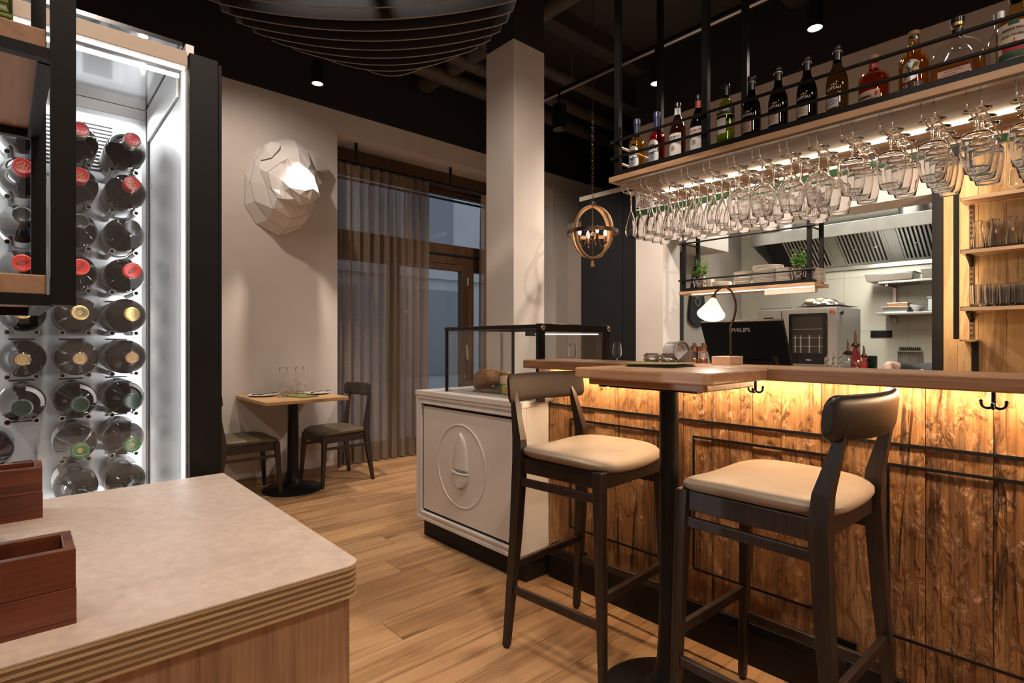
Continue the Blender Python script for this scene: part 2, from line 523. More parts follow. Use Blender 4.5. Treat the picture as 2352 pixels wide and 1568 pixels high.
M['cheese_label'] = mat('cheese_label', (0.33, 0.22, 0.21), 0.5, noise=0.6, nscale=14)
M['cheese_yellow'] = mat('cheese_paste', (0.62, 0.40, 0.08), 0.5)
M['wrap'] = glass_thin('film_wrap', (0.80, 0.80, 0.82), (0.55, 0.55, 0.58), rough=0.15, refl=2.0, f0=0.06)
M['tin_green'] = mat('green_carton', (0.015, 0.20, 0.085), 0.45)
M['pate'] = mat('pate', (0.50, 0.34, 0.24), 0.55)
M['person_shirt'] = mat('dark_shirt', (0.022, 0.024, 0.028), 0.85)
M['skin'] = mat('skin', (0.56, 0.36, 0.28), 0.5)
M['hair'] = mat('dark_hair', (0.02, 0.014, 0.01), 0.5)
M['dough'] = mat('bread_in_bag', (0.62, 0.46, 0.26), 0.6, noise=0.2, nscale=30)
M['tray_blue'] = mat('frosted_plastic', (0.50, 0.54, 0.56), 0.4)
M['street'] = mat('street', (0.34, 0.36, 0.39), 0.7, noise=0.1, nscale=2)
M['facade'] = mat('facade', (0.55, 0.56, 0.58), 0.8, noise=0.06, nscale=2)
M['facade_dark'] = mat('facade_glazing', (0.26, 0.28, 0.31), 0.3)
M['tile_white'] = mat('tile_white', (0.62, 0.60, 0.56), 0.25)
M['tile_blue'] = mat('tile_blue', (0.02, 0.035, 0.11), 0.25)
M['tile_green'] = mat('tile_green', (0.02, 0.06, 0.025), 0.25)
M['tile_rust'] = mat('tile_rust', (0.22, 0.06, 0.025), 0.25)
M['apron'] = mat('apron_cloth', (0.012, 0.012, 0.013), 0.9)
M['oven_window'] = mat('oven_glass', (0.05, 0.04, 0.03), 0.1)
M['oven_inside'] = mat('oven_inside', (0.45, 0.40, 0.32), 0.3, 0.8)


# ------------------------------------------------------------------ mesh builder
class MB:
    def __init__(s):
        s.v = []
        s.f = []
        s.sm = []
        s.mi = []

    def add(s, vs, fs, smooth=False, mi=0):
        o = len(s.v)
        s.v.extend([tuple(p) for p in vs])
        for f in fs:
            s.f.append(tuple(i + o for i in f))
            s.sm.append(smooth)
            s.mi.append(mi)
        return s

    def box(s, x0, x1, y0, y1, z0, z1, mi=0, mx=None):
        vs = [(x0, y0, z0), (x1, y0, z0), (x1, y1, z0), (x0, y1, z0), (x0, y0, z1), (x1, y0, z1), (x1, y1, z1), (x0, y1, z1)]
        if mx is not None:
            vs = [mx @ Vector(p) for p in vs]
        return s.add(vs, [(0, 3, 2, 1), (4, 5, 6, 7), (0, 1, 5, 4), (1, 2, 6, 5), (2, 3, 7, 6), (3, 0, 4, 7)], False, mi)

    def hexa(s, b, t, mi=0):
        """frustum between bottom quad b and top quad t (each 4 points, counter-clockwise seen from above)"""
        return s.add(list(b) + list(t), [(0, 3, 2, 1), (4, 5, 6, 7), (0, 1, 5, 4), (1, 2, 6, 5), (2, 3, 7, 6), (3, 0, 4, 7)], False, mi)

    def prism(s, poly, lo, hi, axis='z', mi=0, smooth=False):
        n = len(poly)

        def P(a, b, c):
            return (a, b, c) if axis == 'z' else ((a, c, b) if axis == 'y' else (c, a, b))
        vs = [P(a, b, lo) for a, b in poly] + [P(a, b, hi) for a, b in poly]
        fl = axis == 'y'
        ar = sum(poly[i][0] * poly[(i + 1) % n][1] - poly[(i + 1) % n][0] * poly[i][1] for i in range(n))
        if (ar < 0) != fl:
            bot, top = tuple(range(n)), tuple(range(2 * n - 1, n - 1, -1))
            side = [((i + 1) % n, i, n + i, n + (i + 1) % n) for i in range(n)]
        else:
            bot, top = tuple(range(n - 1, -1, -1)), tuple(range(n, 2 * n))
            side = [(i, (i + 1) % n, n + (i + 1) % n, n + i) for i in range(n)]
        s.add(vs, [bot, top], False, mi)
        o = len(s.v) - 2 * n
        for f in side:
            s.f.append(tuple(i + o for i in f))
            s.sm.append(smooth)
            s.mi.append(mi)
        return s

    def lathe(s, prof, n=24, c=(0, 0, 0), mi=0, smooth=True, cap0=False, cap1=False, mx=None, a0=0.0, a1=2 * PI, ribs=0, rib=0.0):
        full = abs((a1 - a0) - 2 * PI) < 1e-6
        k = n if full else n + 1
        vs = []
        for (r, z) in prof:
            for i in range(k):
                a = a0 + (a1 - a0) * i / n
                rr = r * (1 + (rib * math.cos(ribs * a) if ribs else 0))
                p = Vector((rr * math.cos(a), rr * math.sin(a), z))
                if mx is not None:
                    p = mx @ p
                vs.append((p[0] + c[0], p[1] + c[1], p[2] + c[2]))
        fs = []
        up = prof[-1][1] >= prof[0][1]
        for j in range(len(prof) - 1):
            for i in range(n):
                a, b = j * k + i, j * k + (i + 1) % k
                q = (a, b, b + k, a + k)
                fs.append(q if up else q[::-1])
        s.add(vs, fs, smooth, mi)
        o = len(s.v) - len(vs)
        for flag, j in ((cap0, 0), (cap1, len(prof) - 1)):
            if flag:
                ring = [o + j * k + i for i in range(k)]
                if (j == 0) == up:
                    ring = ring[::-1]
                s.f.append(tuple(ring))
                s.sm.append(False)
                s.mi.append(mi)
        return s

    def cyl(s, p0, p1, r, n=12, mi=0, r1=None, smooth=True, caps=True):
        return s.tube([p0, p1], [r, r if r1 is None else r1], n, mi=mi, smooth=smooth, caps=caps)

    def tube(s, path, r, n=8, mi=0, closed=False, caps=True, smooth=True):
        P = [Vector(p) for p in path]
        m = len(P)
        rs = r if isinstance(r, (list, tuple)) else [r] * m
        T = []
        for i in range(m):
            a = P[i - 1] if (i > 0 or closed) else P[i]
            b = P[(i + 1) % m] if (i < m - 1 or closed) else P[i]
            d = b - a
            T.append(d.normalized() if d.length > 1e-9 else Vector((0, 0, 1)))
        ref = Vector((0, 0, 1)) if abs(T[0].z) < 0.9 else Vector((1, 0, 0))
        u = T[0].cross(ref).normalized()
        vs = []
        for i in range(m):
            u = (u - T[i] * u.dot(T[i]))
            if u.length < 1e-6:
                u = T[i].orthogonal()
            u.normalize()
            w_ = T[i].cross(u)
            for k in range(n):
                a = 2 * PI * k / n
                vs.append(P[i] + (u * math.cos(a) + w_ * math.sin(a)) * rs[i])
        fs = []
        for i in range(m if closed else m - 1):
            j = (i + 1) % m
            for k in range(n):
                k2 = (k + 1) % n
                fs.append((i * n + k2, i * n + k, j * n + k, j * n + k2)[::-1])
        s.add(vs, fs, smooth, mi)
        if caps and not closed:
            o = len(s.v) - len(vs)
            s.f.append(tuple(o + k for k in range(n))[::-1])
            s.f.append(tuple(o + (m - 1) * n + k for k in range(n)))
            s.sm += [False, False]
            s.mi += [mi, mi]
        return s

    def bar(s, p0, p1, w_, h, up=(0, 0, 1), mi=0, w1=None, h1=None):
        """rectangular bar from p0 to p1"""
        a, b = Vector(p0), Vector(p1)
        t = (b - a).normalized()
        u = t.cross(Vector(up))
        if u.length < 1e-6:
            u = t.orthogonal()
        u.normalize()
        q = u.cross(t)
        w1 = w_ if w1 is None else w1
        h1 = h if h1 is None else h1
        B = [a - u * w_ / 2 - q * h / 2, a + u * w_ / 2 - q * h / 2, a + u * w_ / 2 + q * h / 2, a - u * w_ / 2 + q * h / 2]
        E = [b - u * w1 / 2 - q * h1 / 2, b + u * w1 / 2 - q * h1 / 2, b + u * w1 / 2 + q * h1 / 2, b - u * w1 / 2 + q * h1 / 2]
        return s.add(B + E, [(0, 1, 2, 3), (7, 6, 5, 4), (1, 0, 4, 5), (2, 1, 5, 6), (3, 2, 6, 7), (0, 3, 7, 4)], False, mi)

    def grid(s, fn, nu, nv, mi=0, smooth=True):
        vs = [fn(i / nu, j / nv) for j in range(nv + 1) for i in range(nu + 1)]
        k = nu + 1
        return s.add(vs, [(j * k + i, j * k + i + 1, (j + 1) * k + i + 1, (j + 1) * k + i) for j in range(nv) for i in range(nu)], smooth, mi)

    def patch(s, r, th0, th1, z0, z1, n=8, c=(0, 0, 0), mi=0):
        """curved label on a cylinder"""
        return s.grid(lambda u, v: (c[0] + r * math.cos(th0 + (th1 - th0) * u), c[1] + r * math.sin(th0 + (th1 - th0) * u), c[2] + z0 + (z1 - z0) * v), n, 1, mi)

    def sphere(s, c, r, n=12, m=8, mi=0, sc=(1, 1, 1)):
        return s.grid(lambda u, v: (c[0] + sc[0] * r * math.cos(2 * PI * u) * math.sin(PI * (0.001 + 0.998 * v)), c[1] - sc[1] * r * math.sin(2 * PI * u) * math.sin(PI * (0.001 + 0.998 * v)), c[2] + sc[2] * r * math.cos(PI * v)), n, m, mi)

    def xf(s, mx):
        s.v = [tuple(mx @ Vector(p)) for p in s.v]
        return s

    def mesh(s, name, mats, off=(0, 0, 0)):
        me = bpy.data.meshes.new(name)
        me.from_pydata([(p[0] - off[0], p[1] - off[1], p[2] - off[2]) for p in s.v], [], s.f)
        if not isinstance(mats, (list, tuple)):
            mats = [mats]
        for m in mats:
            me.materials.append(m)
        me.polygons.foreach_set('use_smooth', s.sm)
        me.polygons.foreach_set('material_index', s.mi)
        me.update()
        if any(s.sm):
            me.set_sharp_from_angle(angle=math.radians(38))
        return me

    def local(s, name, mats, parent, bevel=0.0):
        """a part whose mesh is authored in its parent's own coordinates"""
        o = s.build(name, mats, None, None, bevel)
        o.parent = parent
        return o

    def build(s, name, mats, parent=None, origin=None, bevel=0.0, seg=2):
        if parent is not None:
            w_ = wloc(parent)
            off = w_ if origin is None else origin
            me = s.mesh(name, mats, off)
            o = bpy.data.objects.new(name, me)
            COL.objects.link(o)
            o.parent = parent
            o.location = Vector(off) - Vector(w_)
        else:
            off = origin if origin is not None else (0, 0, 0)
            o = bpy.data.objects.new(name, s.mesh(name, mats, off))
            COL.objects.link(o)
            o.location = off
        if bevel:
            b = o.modifiers.new('edge', 'BEVEL')
            b.width = bevel
            b.segments = seg
            b.limit_method = 'ANGLE'
            b.angle_limit = math.radians(40)
            b.harden_normals = False
        return o


def wloc(o):
    p = Vector((0, 0, 0))
    while o is not None:
        p += o.location
        o = o.parent
    return p


def tag(o, label, cat, group=None):
    o['label'] = label
    o['category'] = cat
    if group:
        o['group'] = group
    return o


def thing(name, label, cat, loc=(0, 0, 0), group=None):
    o = bpy.data.objects.new(name, None)
    o.empty_display_size = 0.05
    COL.objects.link(o)
    o.location = loc
    return tag(o, label, cat, group)


def struct(o):
    o['kind'] = 'structure'
    return o


def dup(root, loc, rotz=None, label=None, group=None):
    r = root.copy()
    COL.objects.link(r)
    r.location = loc
    if rotz is not None:
        r.rotation_euler = (0, 0, rotz)
    if label:
        r['label'] = label
    if group:
        r['group'] = group
    for ch in list(root.children):
        c_ = ch.copy()
        COL.objects.link(c_)
        c_.parent = r
        for g in list(ch.children):
            d = g.copy()
            COL.objects.link(d)
            d.parent = c_
    return r


def text(st, size, bold=0.0):
    """flat letters: list of verts (x, y) centred on x, and faces"""
    cu = bpy.data.curves.new('t', 'FONT')
    cu.body = st
    cu.size = size
    cu.align_x = 'CENTER'
    cu.align_y = 'CENTER'
    cu.resolution_u = 2
    cu.offset = bold
    ob = bpy.data.objects.new('t', cu)
    me = ob.to_mesh()
    vs = [tuple(v.co) for v in me.vertices]
    fs = [tuple(p.vertices) for p in me.polygons]
    ob.to_mesh_clear()
    bpy.data.objects.remove(ob)
    bpy.data.curves.remove(cu)
    return vs, fs


def text_wrap(mb, st, size, r, th, z, bold=0.0, sx=1.0, mi=0, tilt=0.0):
    vs, fs = text(st, size, bold)
    return mb.add([(r * math.cos(th + x * sx / r), r * math.sin(th + x * sx / r), z + y + tilt * x) for x, y, _ in vs], fs, False, mi)


def text_plane(mb, st, size, o, ux, uy, bold=0.0, mi=0):
    vs, fs = text(st, size, bold)
    o, ux, uy = Vector(o), Vector(ux), Vector(uy)
    return mb.add([o + ux * x + uy * y for x, y, _ in vs], fs, False, mi)


def shell(prof, th):
    """glass wall of real thickness from an open outline, given from the bottom to the rim"""
    inner = [(max(0.0, r_ - th), z_ + (th if k_ == 0 else 0.0)) for k_, (r_, z_) in enumerate(prof)]
    return [(0.0, prof[0][1])] + prof + [(prof[-1][0] - th / 2, prof[-1][1] + th / 2)] + inner[::-1] + [(0.0, inner[0][1])]


def arc(c, r, a0, a1, n, plane='xz'):
    out = []
    for i in range(n + 1):
        a = a0 + (a1 - a0) * i / n
        p, q = r * math.cos(a), r * math.sin(a)
        out.append((c[0] + p, c[1], c[2] + q) if plane == 'xz' else ((c[0], c[1] + p, c[2] + q) if plane == 'yz' else (c[0] + p, c[1] + q, c[2])))
    return out


def rrect(x0, x1, y0, y1, r, n=4):
    """rounded rectangle outline"""
    pts = []
    for cx_, cy_, a in ((x1 - r, y1 - r, 0), (x0 + r, y1 - r, PI / 2), (x0 + r, y0 + r, PI), (x1 - r, y0 + r, 1.5 * PI)):
        for i in range(n + 1):
            t = a + PI / 2 * i / n
            pts.append((cx_ + r * math.cos(t), cy_ + r * math.sin(t)))
    return pts

# ------------------------------------------------------------------ room shell
FY = 4.85          # back wall face
WX = 4.60          # wall behind the bar
PZ = 3.34          # white paint stops here, black above
CZ = 4.0           # ceiling

# floor: a screed with the boards as pieces (boards run along x)
m = MB().box(-3.0, 7.4, -3.2, 5.45, -0.12, -0.012)
floor = struct(m.build('floor', M['black_matte']))
PW = 0.19
plank_meshes = {}
for k in range(46):
    y0 = -3.2 + k * PW
    if y0 > 5.4:
        break
    x = -3.0 - R.random() * 1.9
    near = -0.4 < y0 < 5.2
    while x < 7.4:
        ln = 1.9
        a, b = max(x, -3.0), min(x + ln, 7.4)
        # only boards in or near the view are built singly
        if b - a > 0.05:
            key = round(b - a, 2)
            if key not in plank_meshes:
                pm = MB()
                e = 0.0012
                h = 0.012
                L_ = key / 2
                pm.hexa([(-L_ + e * .3, -PW / 2 + e * .3, -h), (L_ - e * .3, -PW / 2 + e * .3, -h), (L_ - e * .3, PW / 2 - e * .3, -h), (-L_ + e * .3, PW / 2 - e * .3, -h)],
                        [(-L_ + e, -PW / 2 + e, 0), (L_ - e, -PW / 2 + e, 0), (L_ - e, PW / 2 - e, 0), (-L_ + e, PW / 2 - e, 0)])
                plank_meshes[key] = pm.mesh('floor_plank', M['floor'])
            o = bpy.data.objects.new('floor_plank', plank_meshes[key])
            COL.objects.link(o)
            o.parent = floor
            o.location = ((a + b) / 2, y0 + PW / 2, 0.0)
        x += ln

# back wall (y = 4.85) with the wide window opening x 2.19..5.07, head at 3.14
OX0, OX1, OZ, OY = 2.19, 5.07, 3.14, 5.10
m = MB()
m.box(-3.0, OX0, FY, FY + 0.5, -0.012, PZ)
m.box(OX0, OX1, FY, FY + 0.5, OZ, PZ)
m.box(OX1, 7.4, FY, FY + 0.5, -0.012, PZ)
m.box(-3.0, 7.4, FY, FY + 0.5, PZ, CZ, mi=1)
struct(m.build('wall_back', [M['wall'], M['black_paint']]))
# wall behind the bar (x = 4.6): passage with the black panel, pillar, kitchen opening, shelf wall
KY0, KY1, KZ = 0.851, 2.94, 2.20
m = MB()
m.box(WX, WX + 0.3, KY1, 3.25, -0.012, PZ)
m.box(WX, WX + 0.3, KY0, KY1, KZ, PZ)
m.box(WX, WX + 0.3, -3.2, KY0, -0.012, PZ)
m.box(WX, WX + 0.3, -3.2, 3.25, PZ, CZ, mi=1)
m.box(WX, WX + 0.3, KY0, KY1, -0.012, 0.88)
struct(m.build('wall_right', [M['wall'], M['black_paint']]))
# black panelled wall of the cold room, with a light ledge on top
m = MB()
m.box(WX + 0.01, WX + 0.3, 3.25, 3.42, 0, 2.74)
m.box(WX + 0.0, WX + 0.3, 3.425, 3.97, 0, 2.74)
struct(m.build('wall_passage', M['dark_panel'], bevel=0.003))
m = MB().box(WX - 0.006, WX + 0.9, 3.25, 3.99, 2.742, 2.79)
struct(m.build('trim_1', M['wall']))
m = MB().box(WX + 0.31, WX + 0.9, 3.25, 3.97, 0, 2.74)
struct(m.build('partition_passage', M['black_paint']))
m = MB().box(5.35, 5.6, 3.97, FY, 0, 2.74)
struct(m.build('wall_corridor', M['wall']))
# remaining enclosure (behind and beside the camera)
m = MB().box(-3.2, -3.0, -3.2, 5.35, -0.012, CZ)
struct(m.build('wall_left', M['wall']))
m = MB().box(-3.2, 7.4, -3.4, -3.2, -0.012, CZ)
struct(m.build('wall_front', M['wall']))
m = MB().box(7.4, 7.6, 3.3, 5.35, -0.012, CZ)
struct(m.build('wall_far', M['black_paint']))
m = MB().box(-3.2, 7.6, -3.4, 5.35, CZ, CZ + 0.15)
struct(m.build('ceiling', M['ceiling']))
# column
m = MB()
m.box(2.595, 2.90, 2.864, 3.168, -0.0, PZ)
m.box(2.596, 2.899, 2.865, 3.167, PZ, CZ, mi=1)
struct(m.build('column', [M['wall'], M['black_paint']]))
# oak skirting
m = MB().box(0.40, OX0, FY - 0.014, FY, 0.0, 0.062)
struct(m.build('baseboard_back', M['base_oak'], origin=(1.3, FY, 0.03), bevel=0.002))

# window: head board, frame, glass, sill-less doors down to the floor
WY = 5.25
wn = MB().box(OX0, OX1, WY + 0.03, WY + 0.06, 2.90, OZ + 0.1).build('window_1', M['frame_wood'])
struct(wn)


def wpart(name, bx, mt='frame_wood', bev=0.004):
    mm = MB()
    for b in bx:
        mm.box(*b)
    return mm.build(name, M[mt], wn, bevel=bev)


wpart('head_board', [(OX0 - 0.02, OX1 + 0.02, OY + 0.09, OY + 0.12, 2.965, OZ + 0.05)])
wpart('transom', [(OX0, OX1, WY - 0.04, WY + 0.06, 2.10, 2.325)])
wpart('transom_lip', [(OX0, OX1, WY - 0.055, WY - 0.041, 2.19, 2.215)], 'black_matte')
for (x0, x1) in ((OX0, OX0 + 0.07), (2.98, 3.06), (3.90, 3.985), (3.992, 4.075), (4.98, OX1)):
    wpart('stile', [(x0, x1, WY - 0.035, WY + 0.055, 0.0, 2.10)])
for (x0, x1) in ((OX0 + 0.07, 2.98), (3.06, 3.90), (4.075, 4.98)):
    wpart('bottom_rail', [(x0, x1, WY - 0.03, WY + 0.05, 0.0, 0.14)])
    wpart('top_rail', [(x0, x1, WY - 0.03, WY + 0.05, 2.03, 2.10)])
    wpart('door_pane', [(x0, x1, WY + 0.005, WY + 0.011, 0.14, 2.03)], 'window_pane', 0)
for (x0, x1) in ((OX0, 3.02), (3.02, 3.985), (3.985, OX1)):
    wpart('upper_pane', [(x0 + 0.002, x1 - 0.002, WY + 0.005, WY + 0.011, 2.325, 2.90)], 'window_pane', 0)
wpart('pane_bar', [(OX0, OX1, WY - 0.01, WY + 0.03, 2.845, 2.862)], 'black_matte')
wpart('hinge', [(3.965, 3.985, WY - 0.055, WY - 0.036, 1.86, 1.96)], 'steel_soft', 0.003)
wpart('lever_handle', [(3.945, 3.965, WY - 0.06, WY - 0.036, 1.02, 1.16), (3.945, 3.965, WY - 0.075, WY - 0.06, 0.98, 1.10)], 'steel_soft', 0.004)
m = MB()
m.box(OX0, OX1, FY + 0.41, FY + 0.5, -0.01, 0.005)
struct(m.build('trim_2', M['black_matte']))

# outside: street and the house across it
m = MB().box(-6, 16, 5.36, 22, -0.25, -0.15)
struct(m.build('street', M['street']))
hb = tag(MB().box(-4, 18, 12.5, 13.0, -0.15, 9).build('house_front', M['facade'], origin=(6, 12.5, -0.15)), 'pale grey house front across the street, seen through the window', 'building')
for k in range(6):
    x0 = -2.2 + k * 3.2
    MB().box(x0, x0 + 1.9, 12.44, 12.52, 0.3, 2.6).build('shop_window', M['facade_dark'], hb)
    MB().box(x0 + .2, x0 + 1.6, 12.44, 12.52, 3.6, 5.4).build('upper_window', M['facade_dark'], hb)
MB().box(-4, 18, 12.38, 12.5, 2.9, 3.05).build('cornice', M['facade'], hb)

# ceiling services: pipes run along x and y
pipes = [
    ((3.05, -0.6, 3.80), (3.05, 4.7, 3.80), 0.085, 'thick black pipe under the ceiling running along the bar'),
    ((2.2, 4.30, 3.72), (7.0, 4.30, 3.72), 0.075, 'black pipe nearest the back wall of three under the ceiling'),
    ((2.2, 3.98, 3.74), (7.0, 3.98, 3.74), 0.065, 'black pipe in the middle of the three crossing the ceiling'),
    ((2.2, 3.62, 3.76), (7.0, 3.62, 3.76), 0.06, 'thin black pipe in front of the other two crossing the ceiling'),
    ((0.9, 3.55, 3.78), (2.5, 3.55, 3.78), 0.11, 'short fat black duct above the felt lamp'),
]
for a, b, r, lab in pipes:
    pr = thing('ceiling_pipe', lab, 'pipe', a)
    MB().cyl(a, b, r, 16).build('pipe_run', M['pipe'], pr)
    A, B = Vector(a), Vector(b)
    for k in range(1, 5):
        p = A.lerp(B, k / 5)
        d = (B - A).normalized() * 0.015
        MB().cyl(p - d, p + d, r * 1.07, 16).build('collar', M['pipe'], pr)
    for k in (0.3, 0.7):
        p = A.lerp(B, k)
        MB().cyl((p.x, p.y, p.z + r), (p.x, p.y, CZ), 0.006, 6).build('hanger_rod', M['black_metal'], pr)
for k, yy in enumerate((4.62, 3.2, 1.7, 0.3)):
    o = MB().box(2.6, 7.0, yy - 0.07, yy + 0.07, 3.86, CZ).build('beam', M['ceiling'])
    struct(o)

# ------------------------------------------------------------------ curtains and rail
cr = thing('curtain_rail', 'black curtain rail on drop brackets under the window head', 'curtain rail', (3.6, 5.0, 2.93))
MB().box(OX0 + 0.005, OX1 - 0.005, 4.988, 5.012, 2.925, 2.945).build('track', M['black_metal'], cr)
for x in (2.449, 3.577, 4.7):
    b = MB().cyl((x, 5.0, 2.945), (x, 5.0, 3.06), 0.009, 10).build('bracket', M['black_metal'], cr)
    MB().cyl((x, 5.0, 3.06), (x, 5.0, OZ), 0.016, 12).build('socket', M['black_metal'], b)


def curtain(x0, x1, folds, lab, seed):
    rr = random.Random(seed)
    ph = [rr.uniform(-0.5, 0.5) for _ in range(folds + 2)]
    amp = [rr.uniform(0.6, 1.3) for _ in range(folds + 2)]
    root = thing('curtain', lab, 'curtain', ((x0 + x1) / 2, 5.0, 0.012))

    def fn(u, v):
        t = u * folds
        i = int(t)
        f = t - i
        a = amp[i] * (1 - f) + amp[min(i + 1, folds)] * f
        p = ph[i] * (1 - f) + ph[min(i + 1, folds)] * f
        pinch = 1 - 0.55 * max(0, (v - 0.93) / 0.07)
        wob = 1 + 0.25 * math.sin(v * 4 + i)
        y = 5.005 + 0.048 * a * math.sin(2 * PI * t + p) * pinch * (1.0 + 0.25 * (1 - v)) * wob
        x = x0 + (x1 - x0) * (u + 0.010 * math.sin(4 * PI * t + p * 2) * (1 - v))
        return (x, y, 0.012 + 2.905 * v)
    nu, nv = folds * 14, 36
    mb = MB()
    mb.grid(fn, nu, nv)
    mb.build('drape', M['curtain'], root)
    # doubled heading tape with stitched pleats, and the hem
    mb = MB().grid(lambda u, v: (fn(u, 0.965 + 0.035 * v)[0], fn(u, 0.965 + 0.035 * v)[1] - 0.004, fn(u, 0.965 + 0.035 * v)[2]), nu, 2)
    mb.build('heading', M['curtain'], root)
    mb = MB().grid(lambda u, v: (fn(u, 0.0 + 0.03 * v)[0], fn(u, 0.03 * v)[1] - 0.003, fn(u, 0.03 * v)[2]), nu, 2)
    mb.build('hem', M['curtain'], root)
    return root


curtain(OX0 + 0.01, 3.29, 11, 'sheer brown curtain drawn to the left of the tall window', 3)
curtain(4.02, 4.40, 5, 'narrow gathered brown curtain at the column side of the window', 5)

# ------------------------------------------------------------------ wine cabinet (front plane y = 1.45, back panel y = 2.0)
CX0, CX1, CYF, CYB = -0.86, 0.36, 1.45, 2.0
wc = thing('wine_cabinet', 'tall black framed glass wine cabinet with a lit white interior', 'wine cabinet', (-0.25, 1.75, 0))
B = lambda *a, **k: MB().box(*a, **k)
B(CX0, CX1 - 0.045, CYB, CYB + 0.02, 0.08, 2.05).build('back_panel', M['cabinet_white'], wc)
B(0.293, 0.31, CYF + 0.03, CYB, 0.08, 1.905).build('side_panel', M['steel_soft'], wc)
B(CX0, CX0 + 0.04, CYF, CYB + 0.02, 0.0, 1.96).build('side_panel', M['black_metal'], wc)
B(0.312, CX1, CYF + 0.012, CYB + 0.02, 0.0, 1.85).build('side_case', M['black_metal'], wc)
B(CX0 + 0.04, 0.31, CYF + 0.05, CYB, 0.0, 0.08).build('floor_panel', M['black_metal'], wc)
# right-hand black frame with its thin outer leaf
B(0.292, 0.3535, CYF - 0.012, CYF + 0.010, 0.0, 1.868).build('door_frame', M['black_metal'], wc, bevel=0.002)
B(0.3545, 0.362, CYF - 0.006, CYF + 0.012, 0.0, 1.862).build('door_frame', M['black_metal'], wc, bevel=0.001)
B(CX0, 0.288, CYF - 0.012, CYF + 0.02, 1.8335, 1.868).build('fascia', M['fascia'], wc, bevel=0.0015)
B(CX0, 0.291, CYF + 0.021, CYF + 0.05, 1.84, 1.862).build('fascia_back', M['steel_dark'], wc)
B(CX0 + 0.04, 0.291, CYF + 0.05, CYB, 1.905, 1.915).build('top_panel', M['mirror_soft'], wc)
B(CX0 + 0.04, 0.291, CYB - 0.006, CYB, 1.874, 1.904).build('top_trim', M['steel_dark'], wc)
# led profiles: along the top of the door and down its side
B(CX0 + 0.04, 0.278, CYF + 0.024, CYF + 0.030, 1.818, 1.826).build('led_strip', M['led_cool'], wc)
B(0.2825, 0.2865, CYF + 0.012, CYF + 0.02, 0.10, 1.83).build('led_strip', M['led_cool'], wc)
B(0.287, 0.2918, CYF + 0.004, CYF + 0.03, 0.09, 1.832).build('led_profile', M['steel'], wc)
area('wine_glow', (-0.15, CYF + 0.06, 1.80), (-0.15, 1.95, 1.0), 1.6, 0.8, 0.03, COOL)
area('wine_glow_low', (-0.15, CYF + 0.12, 0.12), (-0.15, 1.95, 1.0), 2.0, 0.8, 0.03, COOL)
area('wine_glow_side', (0.27, CYF + 0.05, 1.1), (-0.1, 2.0, 1.1), 1.4, 0.02, 1.3, COOL)
# unseen area lights added near the back to brighten the panel
area('wine_fill', (0.276, CYB - 0.05, 1.0), (-0.2, CYB - 0.02, 1.0), 9.0, 0.02, 1.6, COOL)
area('wine_fill', (-0.80, CYB - 0.05, 1.0), (-0.2, CYB - 0.02, 1.0), 14.0, 0.02, 1.6, COOL)
area('wine_fill', (-0.2, CYB - 0.06, 1.86), (-0.2, CYB - 0.03, 1.0), 5.0, 0.9, 0.02, COOL)
# glass door
B(CX0 + 0.04, 0.284, CYF - 0.002, CYF + 0.003, 0.1, 1.833).build('glass_door', M['pane'], wc)
# side wall hardware: dark seal between back and side, screws, fan grilles
B(0.2885, 0.2928, CYB - 0.04, CYB - 0.004, 0.08, 1.90).build('seal', M['black_matte'], wc)
B(0.286, 0.2925, CYF + 0.1, CYB - 0.04, 1.80, 1.90).build('side_rail', M['steel_soft'], wc, bevel=0.002)
for z in (1.66, 1.36, 0.99):
    MB().cyl((0.2925, 1.93, z), (0.290, 1.93, z), 0.006, 12).build('screw', M['steel_dark'], wc)
    MB().cyl((0.262, CYB, z - 0.01), (0.262, CYB - 0.003, z - 0.01), 0.006, 12).build('screw', M['steel_dark'], wc)


def grille(x0, x1, z0, z1, n):
    g = B(x0, x1, CYB - 0.003, CYB, z0, z1).build('fan_cover', M['cabinet_white'], wc, bevel=0.001)
    mb = MB()
    xm = (x0 + x1) / 2
    for i in range(n):
        z = z0 + 0.03 + (z1 - z0 - 0.045) * i / (n - 1)
        mb.box(x0 + 0.03, xm - 0.008, CYB - 0.0042, CYB - 0.003, z - 0.0022, z + 0.0022)
        mb.box(xm + 0.008, x1 - 0.03, CYB - 0.0042, CYB - 0.003, z - 0.0022, z + 0.0022)
    s = mb.build('vent_slot', M['black_matte'], g)
    s['kind'] = 'stuff'


grille(0.02, 0.235, 1.67, 1.845, 13)
grille(-0.33, -0.10, 1.67, 1.845, 13)
NR = 9
colx = {0: -0.100, 1: 0.0055, 2: 0.110, 3: 0.215}
rowz = [1.716 - 0.1115 * i for i in range(NR)]
for c in (0, 1, 2, 3):
    for r in range(NR):
        x, z = colx[c], rowz[r]
        if c == 0 and r not in (7,):
            continue
        for sx in (-0.027, 0.027):
            mb = MB()
            mb.lathe([(0.0068, 0.0), (0.0068, 0.165), (0.0050, 0.165), (0.0050, 0.10)], 12, mx=Matrix.Rotation(PI / 2, 4, 'X'))
            mb.local('bottle_peg', M['chrome'], wc).location = Vector((x + sx, CYB, z - 0.047)) - wloc(wc)
        if r in (3, 4, 5, 6, 7):
            B(x - 0.027, x + 0.027, CYB - 0.0015, CYB - 0.0003, z - 0.066, z - 0.0615).build('slot', M['black_matte'], wc)

